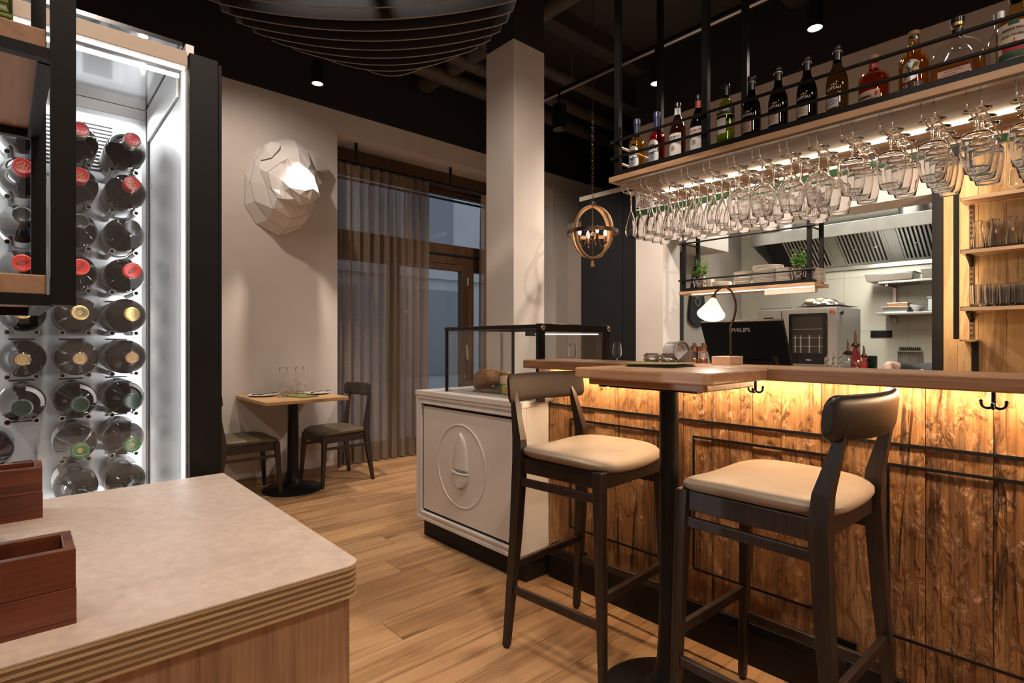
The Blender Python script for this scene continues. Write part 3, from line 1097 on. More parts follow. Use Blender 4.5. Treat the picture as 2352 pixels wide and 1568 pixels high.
def wine_bottle(name, label, x, z, glass, cap, capr, top, rim=None, long=0.045, emblem=None, lab='label_white', round_=0.0, neck_label=False):
    """lies level on two pegs, base at the back panel, neck towards the glass door"""
    root = thing(name, label, 'wine bottle', (x, CYB - 0.01, z - 0.036), 'wine bottles in the glass cabinet')
    mx = Matrix.Translation((0, 0, 0.036)) @ Matrix.Rotation(PI / 2, 4, 'X')
    sh = 0.185 - round_
    prof = [(0.0, 0.012), (0.018, 0.008), (0.030, 0.0), (0.0435, 0.004), (0.0460, 0.012), (0.0460, sh), (0.0445, sh + 0.013), (0.0385, sh + 0.028), (0.0275, sh + 0.043 + round_ * .5), (0.0170, sh + 0.058 + round_ * .8), (0.0145, 0.262), (0.0140, 0.285), (0.0148, 0.287), (0.0148, 0.296)]
    MB().lathe(prof, 28, mx=mx, cap1=True).local('body', M[glass], root)
    cp = [(capr, 0.298 - long), (capr, 0.290), (capr + 0.0008, 0.2955), (capr + 0.0008, 0.2985), (capr * 0.9, 0.2998)]
    c = MB().lathe(cp, 24, mx=mx)
    c.lathe([(capr * 0.9, 0.2998), (capr * 0.82, 0.2992), (0.0, 0.2992)], 24, mx=mx, mi=1, smooth=False)
    cap_o = c.local('capsule', [M[cap], M[top]], root)
    if rim:
        MB().tube([mx @ Vector((capr * 1.02 * math.cos(a), capr * 1.02 * math.sin(a), 0.2965)) for a in [2 * PI * i / 24 for i in range(24)]], 0.0012, 6, closed=True).local('rim', M[rim], cap_o)
    if emblem:
        em, kind = emblem
        e = MB()
        if kind == 'rosette':
            for q in range(5):
                a = 2 * PI * q / 5 + 0.3
                e.tube([mx @ Vector((0.006 * math.cos(a) + 0.0042 * math.cos(t), 0.006 * math.sin(a) + 0.0042 * math.sin(t), 0.2996)) for t in [2 * PI * i / 10 for i in range(10)]], 0.0006, 4, closed=True)
        elif kind == 'leaf':
            a0 = R.uniform(-0.6, 1.2)
            pts = []
            for i in range(9):
                t = -1 + 2 * i / 8
                pts.append((0.012 * t, 0.0045 * (1 - t * t)))
            for i in range(9):
                t = 1 - 2 * i / 8
                pts.append((0.012 * t, -0.0045 * (1 - t * t)))
            ca, sa = math.cos(a0), math.sin(a0)
            e.tube([mx @ Vector((ca * p - sa * q, sa * p + ca * q, 0.2996)) for p, q in pts], 0.0006, 4)
            e.tube([mx @ Vector((ca * p, sa * p, 0.2996)) for p in (-0.009, 0, 0.009)], 0.0006, 4)
        else:
            e.tube([mx @ Vector((capr * .72 * math.cos(a), capr * .72 * math.sin(a), 0.2996)) for a in [2 * PI * i / 20 for i in range(20)]], 0.0005, 4, closed=True)
            for q in range(-2, 3):
                e.tube([mx @ Vector((-0.006 + abs(q) * 0.0015, q * 0.0026, 0.2996)), mx @ Vector((0.006 - abs(q) * 0.0015, q * 0.0026, 0.2996))], 0.0006, 4)
        e.local('emblem', M[em], cap_o)
    lb = MB().lathe([(0.0464, 0.055), (0.0464, 0.150)], 20, mx=mx, a0=PI * 0.75, a1=PI * 2.1)
    lb.local('label', M[lab], root)
    if neck_label:
        MB().lathe([(0.0425, sh + 0.021), (0.0340, sh + 0.036 + round_ * .4)], 12, mx=mx, a0=-0.2, a1=1.4).local('neck_label', M['label_white'], root)
    return root


ROWS = [
    ('wine_glass_dark', 'grey_cap', 0.0175, 'red_cap', 'gold', 0.040, ('ink_red', 'rosette'), 'dark wine bottle with grey collar and red medallion top', 0.0, False),
    ('wine_glass_dark', 'red_cap', 0.0175, 'red_cap', None, 0.042, ('gold', 'rosette'), 'dark wine bottle with red capsule and gilt rosette', 0.0, False),
    ('wine_glass_dark', 'black_cap', 0.0172, 'black_cap', None, 0.030, None, 'dark wine bottle with plain black capsule', 0.03, False),
    ('wine_glass_dark', 'red_bright', 0.0185, 'red_bright', None, 0.026, ('ink', 'leaf'), 'wine bottle with bright red capsule and black leaf print', 0.03, False),
    ('wine_glass_brown', 'gold', 0.0165, 'gold', 'gold', 0.012, ('label_cream', 'seal'), 'smoky wine bottle with stamped gold top', 0.0, False),
    ('wine_glass_brown', 'wine_glass_brown', 0.0152, 'cork', None, 0.012, ('gold', 'seal'), 'smoky wine bottle with bare cork in the fifth cork row', 0.0, False),
    ('wine_glass_dark', 'green_cap', 0.0182, 'green_cap', 'green_cap', 0.016, None, 'wine bottle with dark green capsule and white neck label', 0.03, True),
    ('wine_glass_brown', 'green_print', 0.0178, 'green_print', 'green_print', 0.014, ('gold', 'seal'), 'smoky wine bottle with gilt printed green capsule', 0.03, False),
    ('wine_glass_brown', 'black_cap', 0.0170, 'black_cap', None, 0.03, None, 'bottom row wine bottle with a white label on its body', 0.0, False),
]
COLN = {0: 'at the far left edge', 1: 'in the column behind the rack', 2: 'in the middle column', 3: 'beside the black frame'}
for r in range(NR):
    g, cpn, cr_, tp, rim, ln, em, lab, rnd_, nl = ROWS[r]
    lab = lab.replace(' in the fifth cork row', '')
    for c in (1, 2, 3):
        if c == 1 and r in (7, 8):
            continue
        gg = 'wine_glass_dark' if (c == 1 and r in (4, 5)) else g
        wine_bottle('wine_bottle', lab + ', ' + COLN[c], colx[c], rowz[r], gg, cpn, cr_, tp, rim, ln, em, 'label_white', rnd_, nl)
wine_bottle('wine_bottle', 'smoky wine bottle half cut off by the picture edge above the rear boxes', colx[0] + 0.045, rowz[7], 'wine_glass_dark', 'green_cap', 0.0178, 'green_cap', None, 0.014, None, 'label_white', 0.03)

# ------------------------------------------------------------------ foreground counter
co = thing('service_counter', 'foreground counter with mottled pink laminate top on plywood edge', 'counter', (-0.3, 1.03, 0))
KX1, KYA, KYB_ = 0.347, 0.690, 1.372
outl = [(-1.5, KYA), (KX1 - 0.022, KYA)] + [(KX1 - 0.022 + 0.022 * math.sin(a), KYA + 0.022 - 0.022 * math.cos(a)) for a in [PI / 2 * i / 6 for i in range(1, 7)]] + [(KX1, KYB_), (-1.5, KYB_)]
MB().prism(outl, 0.897, 0.900).build('laminate_top', M['laminate'], co, bevel=0.0008)
zz = 0.897
for k in range(11):
    h = 0.0037
    off = 0.0 if k % 2 == 0 else -0.0008
    o2 = [(x + (off if x > 0 else 0), y - (off if y < 0.8 else 0)) for x, y in outl]
    MB().prism(o2, zz - h + 0.0002, zz - 0.0002).build('plywood_layer', M['ply_light' if k % 2 == 0 else 'ply_dark'], co)
    zz -= h
B(-1.5, KX1 - 0.012, KYA + 0.014, KYB_ - 0.014, 0.06, zz).build('veneer_panel', M['veneer'], co, origin=(0.1, 0.9, 0.4))
B(-1.5, KX1 - 0.05, KYA + 0.05, KYB_ - 0.05, 0.0, 0.06).build('plinth', M['black_matte'], co)


def tray_box(label, x0, x1, y0, y1, z0, h):
    root = thing('wooden_box', label, 'box', ((x0 + x1) / 2, (y0 + y1) / 2, z0), 'stacked reddish wooden boxes')
    t = 0.010
    B(x0, x1, y0, y1, z0, z0 + 0.005).build('bottom', M['mahogany'], root)
    B(x0, x1, y0, y0 + t, z0 + 0.005, z0 + h).build('side', M['mahogany'], root, bevel=0.001)
    B(x0, x1, y1 - t, y1, z0 + 0.005, z0 + h).build('side', M['mahogany'], root, bevel=0.001)
    B(x0, x0 + t, y0 + t, y1 - t, z0 + 0.005, z0 + h).build('end', M['mahogany'], root, bevel=0.001)
    B(x1 - t, x1, y0 + t, y1 - t, z0 + 0.005, z0 + h).build('end', M['mahogany'], root, bevel=0.001)


tray_box('lower reddish wooden box of the front stack on the counter', -0.17, 0.0455, 0.744, 0.822, 0.9, 0.0385)
tray_box('upper open reddish wooden box of the front stack on the counter', -0.17, 0.0450, 0.745, 0.822, 0.9392, 0.0405)
tray_box('lower reddish wooden box of the rear stack by the wine cabinet', -0.19, 0.030, 1.228, 1.302, 0.9, 0.042)
tray_box('upper reddish wooden box of the rear stack by the wine cabinet', -0.19, 0.0295, 1.229, 1.302, 0.9427, 0.044)

# ------------------------------------------------------------------ hanging rack above the counter
ra = thing('hanging_rack', 'black metal rack with oak shelves hanging above the counter', 'shelf', (-0.25, 0.84, 1.236))
RXF0, RXF1 = 0.0226, 0.0424
B(RXF0, RXF1, 0.70, 0.718, 1.236, CZ).build('post', M['black_metal'], ra)
B(0.0118, 0.0274, 0.985, 1.003, 1.262, CZ).build('post', M['black_metal'], ra)
B(-0.70, -0.682, 0.70, 0.718, 1.236, CZ).build('post', M['black_metal'], ra)
B(-0.70, -0.682, 0.985, 1.003, 1.236, CZ).build('post', M['black_metal'], ra)
for z in (1.246, 1.487, 1.83):
    B(-0.70, 0.020, 0.706, 1.0, z, z + 0.019).build('shelf_board', M['rack_oak'], ra, bevel=0.001)
    zb = z - 0.011
    B(-0.682, 0.0226, 0.701, 0.713, zb, z - 0.0003).build('shelf_rail', M['black_metal'], ra)
    B(-0.682, 0.0118, 0.988, 1.0, zb, z - 0.0003).build('shelf_rail', M['black_metal'], ra)
    MB().bar((0.0195, 0.7181, zb + 0.0055), (0.0145, 0.985, zb + 0.0055), 0.012, 0.0105).build('side_rail', M['black_metal'], ra)
for i in range(5):
    h = 0.0125
    z0 = 1.5065 + i * 0.0135
    nm = ['bottom', 'second from the bottom', 'middle', 'second from the top', 'top'][i]
    r = thing('menu_folder', f'green menu folder on the rack shelf, {nm} of the pile of five', 'menu', (-0.16, 0.85, z0), 'green menus piled on the rack')
    B(-0.33, -0.005 - 0.003 * (i % 2), 0.724, 0.95, z0, z0 + 0.0035).build('cover', M['green_menu'], r, bevel=0.0006)
    B(-0.33, -0.009, 0.727, 0.948, z0 + 0.0037, z0 + 0.0088).build('pages', M['label_white'], r)
    B(-0.33, -0.005 - 0.003 * (i % 2), 0.724, 0.95, z0 + 0.009, z0 + 0.0125).build('cover', M['green_menu'], r, bevel=0.0006)

# ------------------------------------------------------------------ folded paper bear head on the back wall
BV = {
    'a0': (1.477, 4.848, 2.81),
    'a1': (1.392, 4.848, 2.584),
    'a2': (1.386, 4.848, 2.326),
    'a3': (1.477, 4.848, 2.187),
    'a4': (1.662, 4.848, 2.104),
    'a5': (1.849, 4.848, 2.195),
    'a6': (1.969, 4.848, 2.378),
    'a7': (1.978, 4.848, 2.564),
    'a8': (1.969, 4.848, 2.77),
    'a9': (1.884, 4.848, 2.887),
    'a10': (1.757, 4.848, 2.946),
    'a11': (1.599, 4.848, 2.901),
    'b0': (1.503, 4.76, 2.808),
    'b1': (1.437, 4.76, 2.677),
    'b2': (1.402, 4.75, 2.499),
    'b3': (1.431, 4.74, 2.349),
    'b4': (1.534, 4.73, 2.212),
    'b5': (1.672, 4.73, 2.144),
    'b6': (1.839, 4.75, 2.216),
    'b7': (1.936, 4.77, 2.435),
    'c1': (1.462, 4.7, 2.68),
    'c2': (1.447, 4.66, 2.596),
    'c3': (1.481, 4.61, 2.467),
    'c4': (1.528, 4.59, 2.275),
    'c5': (1.675, 4.59, 2.213),
    'c6': (1.832, 4.63, 2.286),
    'c7': (1.831, 4.61, 2.371),
    'd1': (1.476, 4.56, 2.553),
    'd2': (1.503, 4.55, 2.426),
    'd3': (1.54, 4.53, 2.353),
    'd4': (1.678, 4.51, 2.306),
    't0': (1.699, 4.79, 2.937),
    't1': (1.75, 4.73, 2.921),
    't2': (1.834, 4.65, 2.838),
    't3': (1.639, 4.67, 2.835),
    't4': (1.527, 4.63, 2.694),
    't5': (1.493, 4.63, 2.634),
    'f1': (1.727, 4.57, 2.795),
    'f2': (1.592, 4.57, 2.724),
    'f3': (1.563, 4.52, 2.638),
    'f4': (1.613, 4.5, 2.676),
    'f5': (1.632, 4.465, 2.615),
    'f6': (1.694, 4.46, 2.646),
    'f7': (1.77, 4.48, 2.625),
    'f8': (1.807, 4.52, 2.682),
    'f9': (1.854, 4.56, 2.65),
    'e1': (1.592, 4.48, 2.588),
    'e2': (1.567, 4.515, 2.634),
    'm1': (1.564, 4.49, 2.489),
    'm2': (1.613, 4.39, 2.497),
    'm3': (1.716, 4.38, 2.529),
    'm4': (1.811, 4.44, 2.523),
    'm5': (1.588, 4.39, 2.415),
    'm6': (1.648, 4.33, 2.357),
    'm7': (1.674, 4.295, 2.388),
    'm8': (1.735, 4.29, 2.413),
    'm9': (1.792, 4.32, 2.399),
    'm10': (1.787, 4.33, 2.364),
    'm11': (1.721, 4.32, 2.324),
    'm12': (1.682, 4.315, 2.359),
    'j1': (1.584, 4.49, 2.409),
    'j2': (1.591, 4.47, 2.339),
    'j3': (1.636, 4.42, 2.34),
    'j4': (1.678, 4.395, 2.289),
    'j5': (1.746, 4.39, 2.327),
    'j6': (1.8, 4.42, 2.354),
    'j7': (1.855, 4.45, 2.406),
    'j8': (1.575, 4.52, 2.492),
    'k1': (1.94, 4.6, 2.569),
    'k2': (1.881, 4.55, 2.515),
    'k3': (1.855, 4.54, 2.612),
    'k4': (1.988, 4.73, 2.593),
    'eR0': (1.834, 4.65, 2.838),
    'eR1': (1.91, 4.69, 2.861),
    'eR2': (2.0, 4.72, 2.81),
    'eR3': (2.061, 4.75, 2.746),
    'eR4': (2.034, 4.74, 2.705),
    'eR5': (1.91, 4.65, 2.676),
    'eR6': (1.891, 4.66, 2.787),
    'eL0': (1.493, 4.7, 2.805),
    'eL1': (1.543, 4.68, 2.843),
    'eL2': (1.598, 4.65, 2.836),
    'eL3': (1.593, 4.63, 2.788),
    'eL4': (1.523, 4.615, 2.693),
    'eL5': (1.461, 4.68, 2.675),
    'eL6': (1.487, 4.63, 2.765),
}
BV['e3'] = tuple((BV['f3'][i] + BV['f4'][i] + BV['f5'][i] + BV['e1'][i]) / 4 + (0.0, 0.03, 0.0)[i] for i in range(3))
FACES = '''a0 b0 b1;a0 b1 a1;a1 b1 b2;a1 b2 a2;b2 b3 a2;a2 b3 a3;b3 b4 a3;b4 b5 a4;a3 b4 a4;b5 b6 a5;b5 a5 a4;b6 a6 a5;b6 b7 a6;b7 a7 a6;
b0 c1 b1;b1 c1 c2;b1 c2 b2;b2 c2 c3;b2 c3 b3;b3 c3 c4;b3 c4 b4;b4 c4 c5;b4 c5 b5;b5 c5 c6;b5 c6 b6;b6 c6 b7;c6 c7 b7;
c2 d1 c3;c3 d1 d2;c3 d2 d3;c3 d3 c4;c4 d3 d4;c4 d4 c5;c5 d4 c6;d4 c7 c6;c1 t5 c2;c2 t5 d1;t5 f3 d1;t4 f3 t5;t4 f2 f3;t3 f2 t4;t3 f1 f2;f2 f4 f3;f2 f1 f4;f1 f6 f4;f4 f6 f5;
f1 t2 f8;f1 f8 f7;f1 f7 f6;t2 f9 f8;f8 f9 f7;t3 t1 f1;t1 t2 f1;t0 t1 t3;a11 t0 t3;a11 t3 b0;b0 t3 t4;b0 t4 c1;c1 t4 t5;a0 a11 b0;a11 a10 t0;a10 t1 t0;a10 a9 t1;a9 t2 t1;a9 a8 t2;
t2 a8 k4;t2 k4 k3;k3 k4 k1;f9 t2 k3;f9 k3 k1;f9 k1 k2;k2 k1 k4;k2 k4 a7;a8 a7 k4;k2 a7 b7;c7 k2 b7;d1 f3 e1;d1 e1 m1;f3 f4 e3;f4 f5 e3;f5 e1 e3;e1 f3 e3;
d1 m1 d2;m1 j1 d2;d2 j1 j2;d2 j2 d3;d3 j2 d4;j2 j3 d4;m1 m2 m5;m1 m5 j1;e1 m2 m1;e1 f5 m2;f5 f6 m2;f6 m3 m2;f6 f7 m3;f7 m4 m3;f7 f9 m4;f9 k2 m4;
m5 m2 m7;m5 m7 m6;m2 m3 m7;m3 m8 m7;m3 m4 m8;m4 m9 m8;m7 m8 m12;m8 m9 m10;m8 m10 m11;m8 m11 m12;m6 m7 m12;m6 m12 m11;
m5 m6 j3;m5 j3 j1;j1 j3 j2;m6 m11 j4;m6 j4 j3;m11 j5 j4;m11 m10 j7;m11 j7 j6;m11 j6 j5;j3 j4 d4;j4 j5 c7;j4 c7 d4;j5 j6 c7;j6 j7 c7;j7 k2 c7;m10 m9 j7;m9 m4 k2;m9 k2 j7'''
bear = thing('bear_head', 'white folded paper bear head mounted on the beige wall', 'wall sculpture', (1.66, FY, 2.5))
ids = {k: i for i, k in enumerate(BV)}
m = MB().add(list(BV.values()), [tuple(ids[k] for k in f.split()) for f in FACES.replace('\n', '').split(';') if f.strip()])
m.build('head', M['paper'], bear)
for nm, fs in (('eR', 'eR0 eR1 eR6;eR1 eR2 eR6;eR2 eR3 eR6;eR3 eR4 eR5;eR3 eR5 eR6;eR5 eR0 eR6'), ('eL', 'eL0 eL1 eL6;eL1 eL2 eL6;eL2 eL3 eL6;eL3 eL4 eL6;eL4 eL5 eL6;eL5 eL0 eL6')):
    ks = [k for k in BV if k.startswith(nm)]
    ii = {k: i for i, k in enumerate(ks)}
    o = MB().add([BV[k] for k in ks], [tuple(ii[k] for k in f.split()) for f in fs.split(';')]).build('ear', M['paper'], bear)
    so = o.modifiers.new('card', 'SOLIDIFY')
    so.thickness = 0.004
for line in ('b0 b1 b2 b3 b4 b5 b6', 'c2 c3 c4 c5 c6', 'd1 d2 d3 d4', 'd1 f3 f4 f5 f6 f7', 'm2 m3 m4', 'j1 j2', 'm5 m6 m11', 'm5 j3 j4', 'a4 b5', 'a1 a2 a3 a4 a5', 'm11 m12'):
    MB().tube([BV[k] for k in line.split()], 0.0016, 5).build('seam', M['paper_seam'], bear)


# ------------------------------------------------------------------ seats: one builder for chairs and bar stools
def seat_frame(root, W, D, SH, BH, leather, backmat, sw=0.032, lean=0.045, bar=False, backrest_h=0.105, pad=False):
    """faces -y; feet at z 0, seat top at SH, backrest top at BH"""
    wd = M['stool_wood']
    hw, hd = W / 2, D / 2
    # front legs: taper towards the foot and splay slightly
    for s in (-1, 1):
        mb = MB()
        x1, y1 = s * (hw - 0.028), -hd + 0.030
        x0, y0 = s * (hw - 0.012), -hd + 0.004
        a, b = 0.0125, 0.020
        mb.hexa([(x0 - a, y0 - a, 0.008), (x0 + a, y0 - a, 0.008), (x0 + a, y0 + a, 0.008), (x0 - a, y0 + a, 0.008)],
                [(x1 - b, y1 - b, SH - 0.045), (x1 + b, y1 - b, SH - 0.045), (x1 + b, y1 + b, SH - 0.045), (x1 - b, y1 + b, SH - 0.045)])
        lg = mb.build('leg', wd, root, bevel=0.004)
        MB().cyl((x0, y0, 0.0), (x0, y0, 0.008), 0.011, 10).build('glide', M['black_matte'], lg)
        # rear leg runs on upwards as the back post
        mb = MB()
        sec = [(-0.0, hd + 0.030, 0.012, 0.012), (SH * 0.55, hd - 0.005, 0.017, 0.019), (SH - 0.06, hd - 0.022, 0.019, 0.024), (SH + 0.02, hd - 0.015, 0.017, 0.022), (BH - backrest_h * 0.62, hd + lean - 0.026, 0.011, 0.009)]
        xs = [s * (hw - 0.005), s * (hw - 0.02), s * (hw - 0.026), s * (hw - 0.03), s * (hw - 0.045)]
        for i in range(len(sec) - 1):
            (z0, q0, a0, b0), (z1, q1, a1, b1) = sec[i], sec[i + 1]
            z0 = max(z0, 0.008)
            u, v = xs[i], xs[i + 1]
            mb.hexa([(u - a0, q0 - b0, z0), (u + a0, q0 - b0, z0), (u + a0, q0 + b0, z0), (u - a0, q0 + b0, z0)],
                    [(v - a1, q1 - b1, z1), (v + a1, q1 - b1, z1), (v + a1, q1 + b1, z1), (v - a1, q1 + b1, z1)])
        lg = mb.build('leg', wd, root)
        MB().cyl((xs[0], hd + 0.030, 0.0), (xs[0], hd + 0.030, 0.008), 0.011, 10).build('glide', M['black_matte'], lg)
        # side apron
        MB().box(s * (hw - 0.042), s * (hw - 0.018), -hd + 0.05, hd - 0.045, SH - 0.105, SH - 0.046).build('apron', wd, root, bevel=0.003)
        zz_ = 0.58 * SH if bar else 0.62 * SH
        if bar:
            for q, z in ((0, 0.66), (1, 0.235)):
                k = 1 - (z / (SH - 0.045))
                MB().bar((s * (hw - 0.028 + 0.016 * k), -hd + 0.030 - 0.026 * k, z), (s * (hw - 0.020 + 0.010 * k), hd - 0.012 + 0.03 * k, z), 0.018, 0.030).build('stretcher', wd, root, bevel=0.003)
        else:
            for z in (0.315,):
                k = 1 - (z / (SH - 0.045))
                MB().bar((s * (hw - 0.028 + 0.016 * k), -hd + 0.030 - 0.026 * k, z), (s * (hw - 0.020 + 0.010 * k), hd - 0.018 + 0.025 * k, z), 0.016, 0.022).build('stretcher', wd, root, bevel=0.003)
    MB().box(-hw + 0.045, hw - 0.045, -hd + 0.012, -hd + 0.034, SH - 0.105, SH - 0.046).build('apron', wd, root, bevel=0.003)
    MB().box(-hw + 0.045, hw - 0.045, hd - 0.040, hd - 0.018, SH - 0.105, SH - 0.046).build('apron', wd, root, bevel=0.003)
    if bar:
        z = 0.325
        k = 1 - z / (SH - 0.045)
        y = -hd + 0.030 - 0.026 * k
        MB().bar((-(hw - 0.03), y, z), (hw - 0.03, y, z), 0.020, 0.032).build('foot_rail', wd, root, bevel=0.003)
        y = hd - 0.012 + 0.02
        MB().bar((-(hw - 0.02), y, z), (hw - 0.02, y, z), 0.018, 0.030).build('stretcher', wd, root, bevel=0.003)

    # saddle seat: rounded outline, dished from side to side
    def seat(u, v):
        a = 2 * PI * u
        n_ = 4.5
        ca, sa = math.cos(a), math.sin(a)
        rr_ = (abs(ca) ** n_ + abs(sa) ** n_) ** (-1 / n_)
        x, y = rr_ * ca * (hw + 0.006), rr_ * sa * (hd + 0.006)
        if y > 0:
            x *= 1 - 0.05 * (y / hd)
        t = [(0.0, 0), (0.4, 0), (0.7, -0.0005), (0.84, -0.0025), (0.92, -0.006), (0.97, -0.012), (1.0, -0.021), (1.0, -0.030), (0.98, -0.038), (0.93, -0.044)][int(round(v * 9))]
        px, py = x * t[0], y * t[0]
        dish = 0.016 * (px / hw) ** 2 * (1.0 if py < 0.6 * hd else 1.0) - 0.012 * max(0, -py / hd) ** 3
        return (px, py, SH - 0.010 + t[1] + dish)
    MB().grid(seat, 56, 9).build('seat', leather, root)

    # curved backrest
    y0 = hd + lean - 0.002
    bw = hw + 0.008

    def br(u, v):
        # closed rounded section loop along v, width along u
        x = -math.cos(PI * u) * bw
        rc, hh = 0.024, backrest_h / 2
        ex = max(0.0, abs(x) - (bw - rc))
        endr = (hh - rc + math.sqrt(max(0.0, rc * rc - ex * ex))) / hh
        curve = -0.055 * (x / bw) ** 2
        a = 2 * PI * v
        n_ = 3.0 if pad else 9.0
        ca, sa = math.cos(a), math.sin(a)
        rr_ = (abs(ca) ** n_ + abs(sa) ** n_) ** (-1 / n_)
        ty, tz = rr_ * ca * (0.015 if pad else 0.0075) * (0.6 + 0.4 * endr), rr_ * sa * backrest_h / 2 * endr
        return (x, y0 + 0.008 + curve + ty + 0.10 * tz, BH - backrest_h / 2 + tz)
    mb = MB().grid(br, 40, 24)
    for u in (0.0, 1.0):
        ring = [br(u, i / 24) for i in range(24)]
        mb.add(ring, [tuple(range(24)) if u else tuple(range(23, -1, -1))])
    mb.build('backrest', backmat, root)


# dining table against the wall
dt = thing('dining_table', 'small oak dining table on black pedestal under the bear head', 'table', (1.63, 4.47, 0))
MB().prism(rrect(1.312, 1.955, 4.105, 4.842, 0.015), 0.735, 0.762).build('table_top', M['table_oak'], dt, origin=(1.63, 4.47, 0.75), bevel=0.004)
MB().lathe([(0.235, 0.0), (0.235, 0.010), (0.22, 0.020), (0.12, 0.038), (0.075, 0.065), (0.055, 0.11), (0.043, 0.18), (0.040, 0.70)], 36, c=(1.655, 4.50, 0), cap0=True).build('pedestal', M['black_metal'], dt)
MB().box(1.49, 1.82, 4.33, 4.66, 0.722, 0.735).build('mounting_plate', M['black_metal'], dt)

ch = thing('dining_chair', 'dark dining chair by the curtain side of the small oak table', 'chair', (0, 0, 0), 'dining chairs at the small oak table')
seat_frame(ch, 0.43, 0.43, 0.465, 0.83, M['leather_dark'], M['stool_wood'], backrest_h=0.11)
ch.location = (2.035, 4.555, 0)
ch.rotation_euler = (0, 0, -PI / 2 + 0.05)
dup(ch, (1.305, 4.575, 0), PI / 2 - 0.02, 'dark dining chair at the table, partly hidden by the wine cabinet frame')


# tableware
def plate(name, label, loc, rr, group=None, h=0.014):
    o = MB().lathe([(0, 0.002), (rr * 0.55, 0.002), (rr * 0.62, 0.0), (rr * 0.66, 0.002), (rr * 0.97, h - 0.002), (rr, h), (rr * 0.985, h + 0.0005), (rr * 0.68, 0.006), (rr * 0.6, 0.0045), (0, 0.0045)], 40).build(name, M['porcelain'])
    o.location = loc
    return tag(o, label, 'plate', group)


plate('plate', 'white plate with black cutlery nearest the wine cabinet', (1.455, 4.60, 0.7622), 0.115, 'plates laid on the dining table')
plate('plate', 'white plate with black cutlery on the curtain side of the table', (1.845, 4.50, 0.7622), 0.115, 'plates laid on the dining table')


def knife(label, p, ang):
    mb = MB()
    mb.hexa([(-0.085, -0.006, 0.0), (0.0, -0.0055, 0.0), (0.0, 0.0055, 0.0), (-0.085, 0.006, 0.0)], [(-0.085, -0.005, 0.007), (0.0, -0.0045, 0.005), (0.0, 0.0045, 0.005), (-0.085, 0.005, 0.007)])
    mb.hexa([(0.0, -0.0055, 0.001), (0.11, -0.002, 0.001), (0.115, 0.007, 0.001), (0.0, 0.0075, 0.001)], [(0.0, -0.005, 0.003), (0.11, -0.0015, 0.0022), (0.114, 0.0065, 0.0022), (0.0, 0.007, 0.003)])
    o = mb.build('table_knife', M['black_gloss'])
    o.location = p
    o.rotation_euler = (0, 0, ang)
    return tag(o, label, 'knife', 'cutlery on the plates')


def fork(label, p, ang):
    mb = MB()
    mb.hexa([(-0.085, -0.006, 0.0), (0.03, -0.003, 0.004), (0.03, 0.003, 0.004), (-0.085, 0.006, 0.0)], [(-0.085, -0.005, 0.004), (0.03, -0.003, 0.008), (0.03, 0.003, 0.008), (-0.085, 0.005, 0.004)])
    mb.hexa([(0.03, -0.003, 0.004), (0.06, -0.012, 0.001), (0.06, 0.012, 0.001), (0.03, 0.003, 0.004)], [(0.03, -0.003, 0.007), (0.06, -0.012, 0.003), (0.06, 0.012, 0.003), (0.03, 0.003, 0.007)])
    for k in range(4):
        y = -0.0105 + 0.007 * k
        mb.hexa([(0.06, y - 0.0015, 0.001), (0.105, y - 0.001, 0.006), (0.105, y + 0.001, 0.006), (0.06, y + 0.0015, 0.001)], [(0.06, y - 0.0015, 0.003), (0.105, y - 0.001, 0.0075), (0.105, y + 0.001, 0.0075), (0.06, y + 0.0015, 0.003)])
    o = mb.build('table_fork', M['black_gloss'])
    o.location = p
    o.rotation_euler = (0, 0, ang)
    return tag(o, label, 'fork', 'cutlery on the plates')


knife('black table knife on the plate nearest the wine cabinet', (1.44, 4.615, 0.7772), 0.5)
fork('black table fork on the plate nearest the wine cabinet', (1.475, 4.585, 0.7768), 0.55)
knife('black table knife on the plate by the curtain side', (1.845, 4.505, 0.7772), 0.75)
fork('black table fork on the plate by the curtain side', (1.88, 4.50, 0.7768), 0.35)


def wine_glass_up(label, loc, s=1.0, group=None):
    root = thing('wine_glass', label, 'wine glass', loc, group)
    MB().lathe([(0.0345 * s, 0.0), (0.0345 * s, 0.0015), (0.012, 0.004), (0.0045, 0.009), (0.0036, 0.03), (0.0036, 0.075 * s), (0.006, 0.083 * s), (0.0, 0.085 * s)], 24, cap0=True).local('stem', M['crystal'], root)
    MB().lathe(shell([(0.005, 0.0855 * s), (0.018 * s, 0.0905 * s), (0.034 * s, 0.106 * s), (0.0395 * s, 0.128 * s), (0.037 * s, 0.17 * s), (0.030 * s, 0.215 * s)], 0.0014), 28).local('bowl', M['crystal'], root)
    return root


def tumbler(label, loc, r=0.038, h=0.085, group=None, facets=8, name='tumbler'):
    root = thing(name, label, 'tumbler', loc, group)
    MB().lathe(shell([(r * 0.84, 0.0165), (r * 0.90, h * 0.35), (r, h)], 0.0024), 32, ribs=facets, rib=0.03).local('wall', M['crystal'], root)
    MB().lathe([(r * 0.78, 0.0), (r * 0.84, 0.003), (r * 0.84, 0.012), (r * 0.6, 0.016), (0, 0.016)], 24, cap0=True).local('base', M['crystal'], root)
    return root


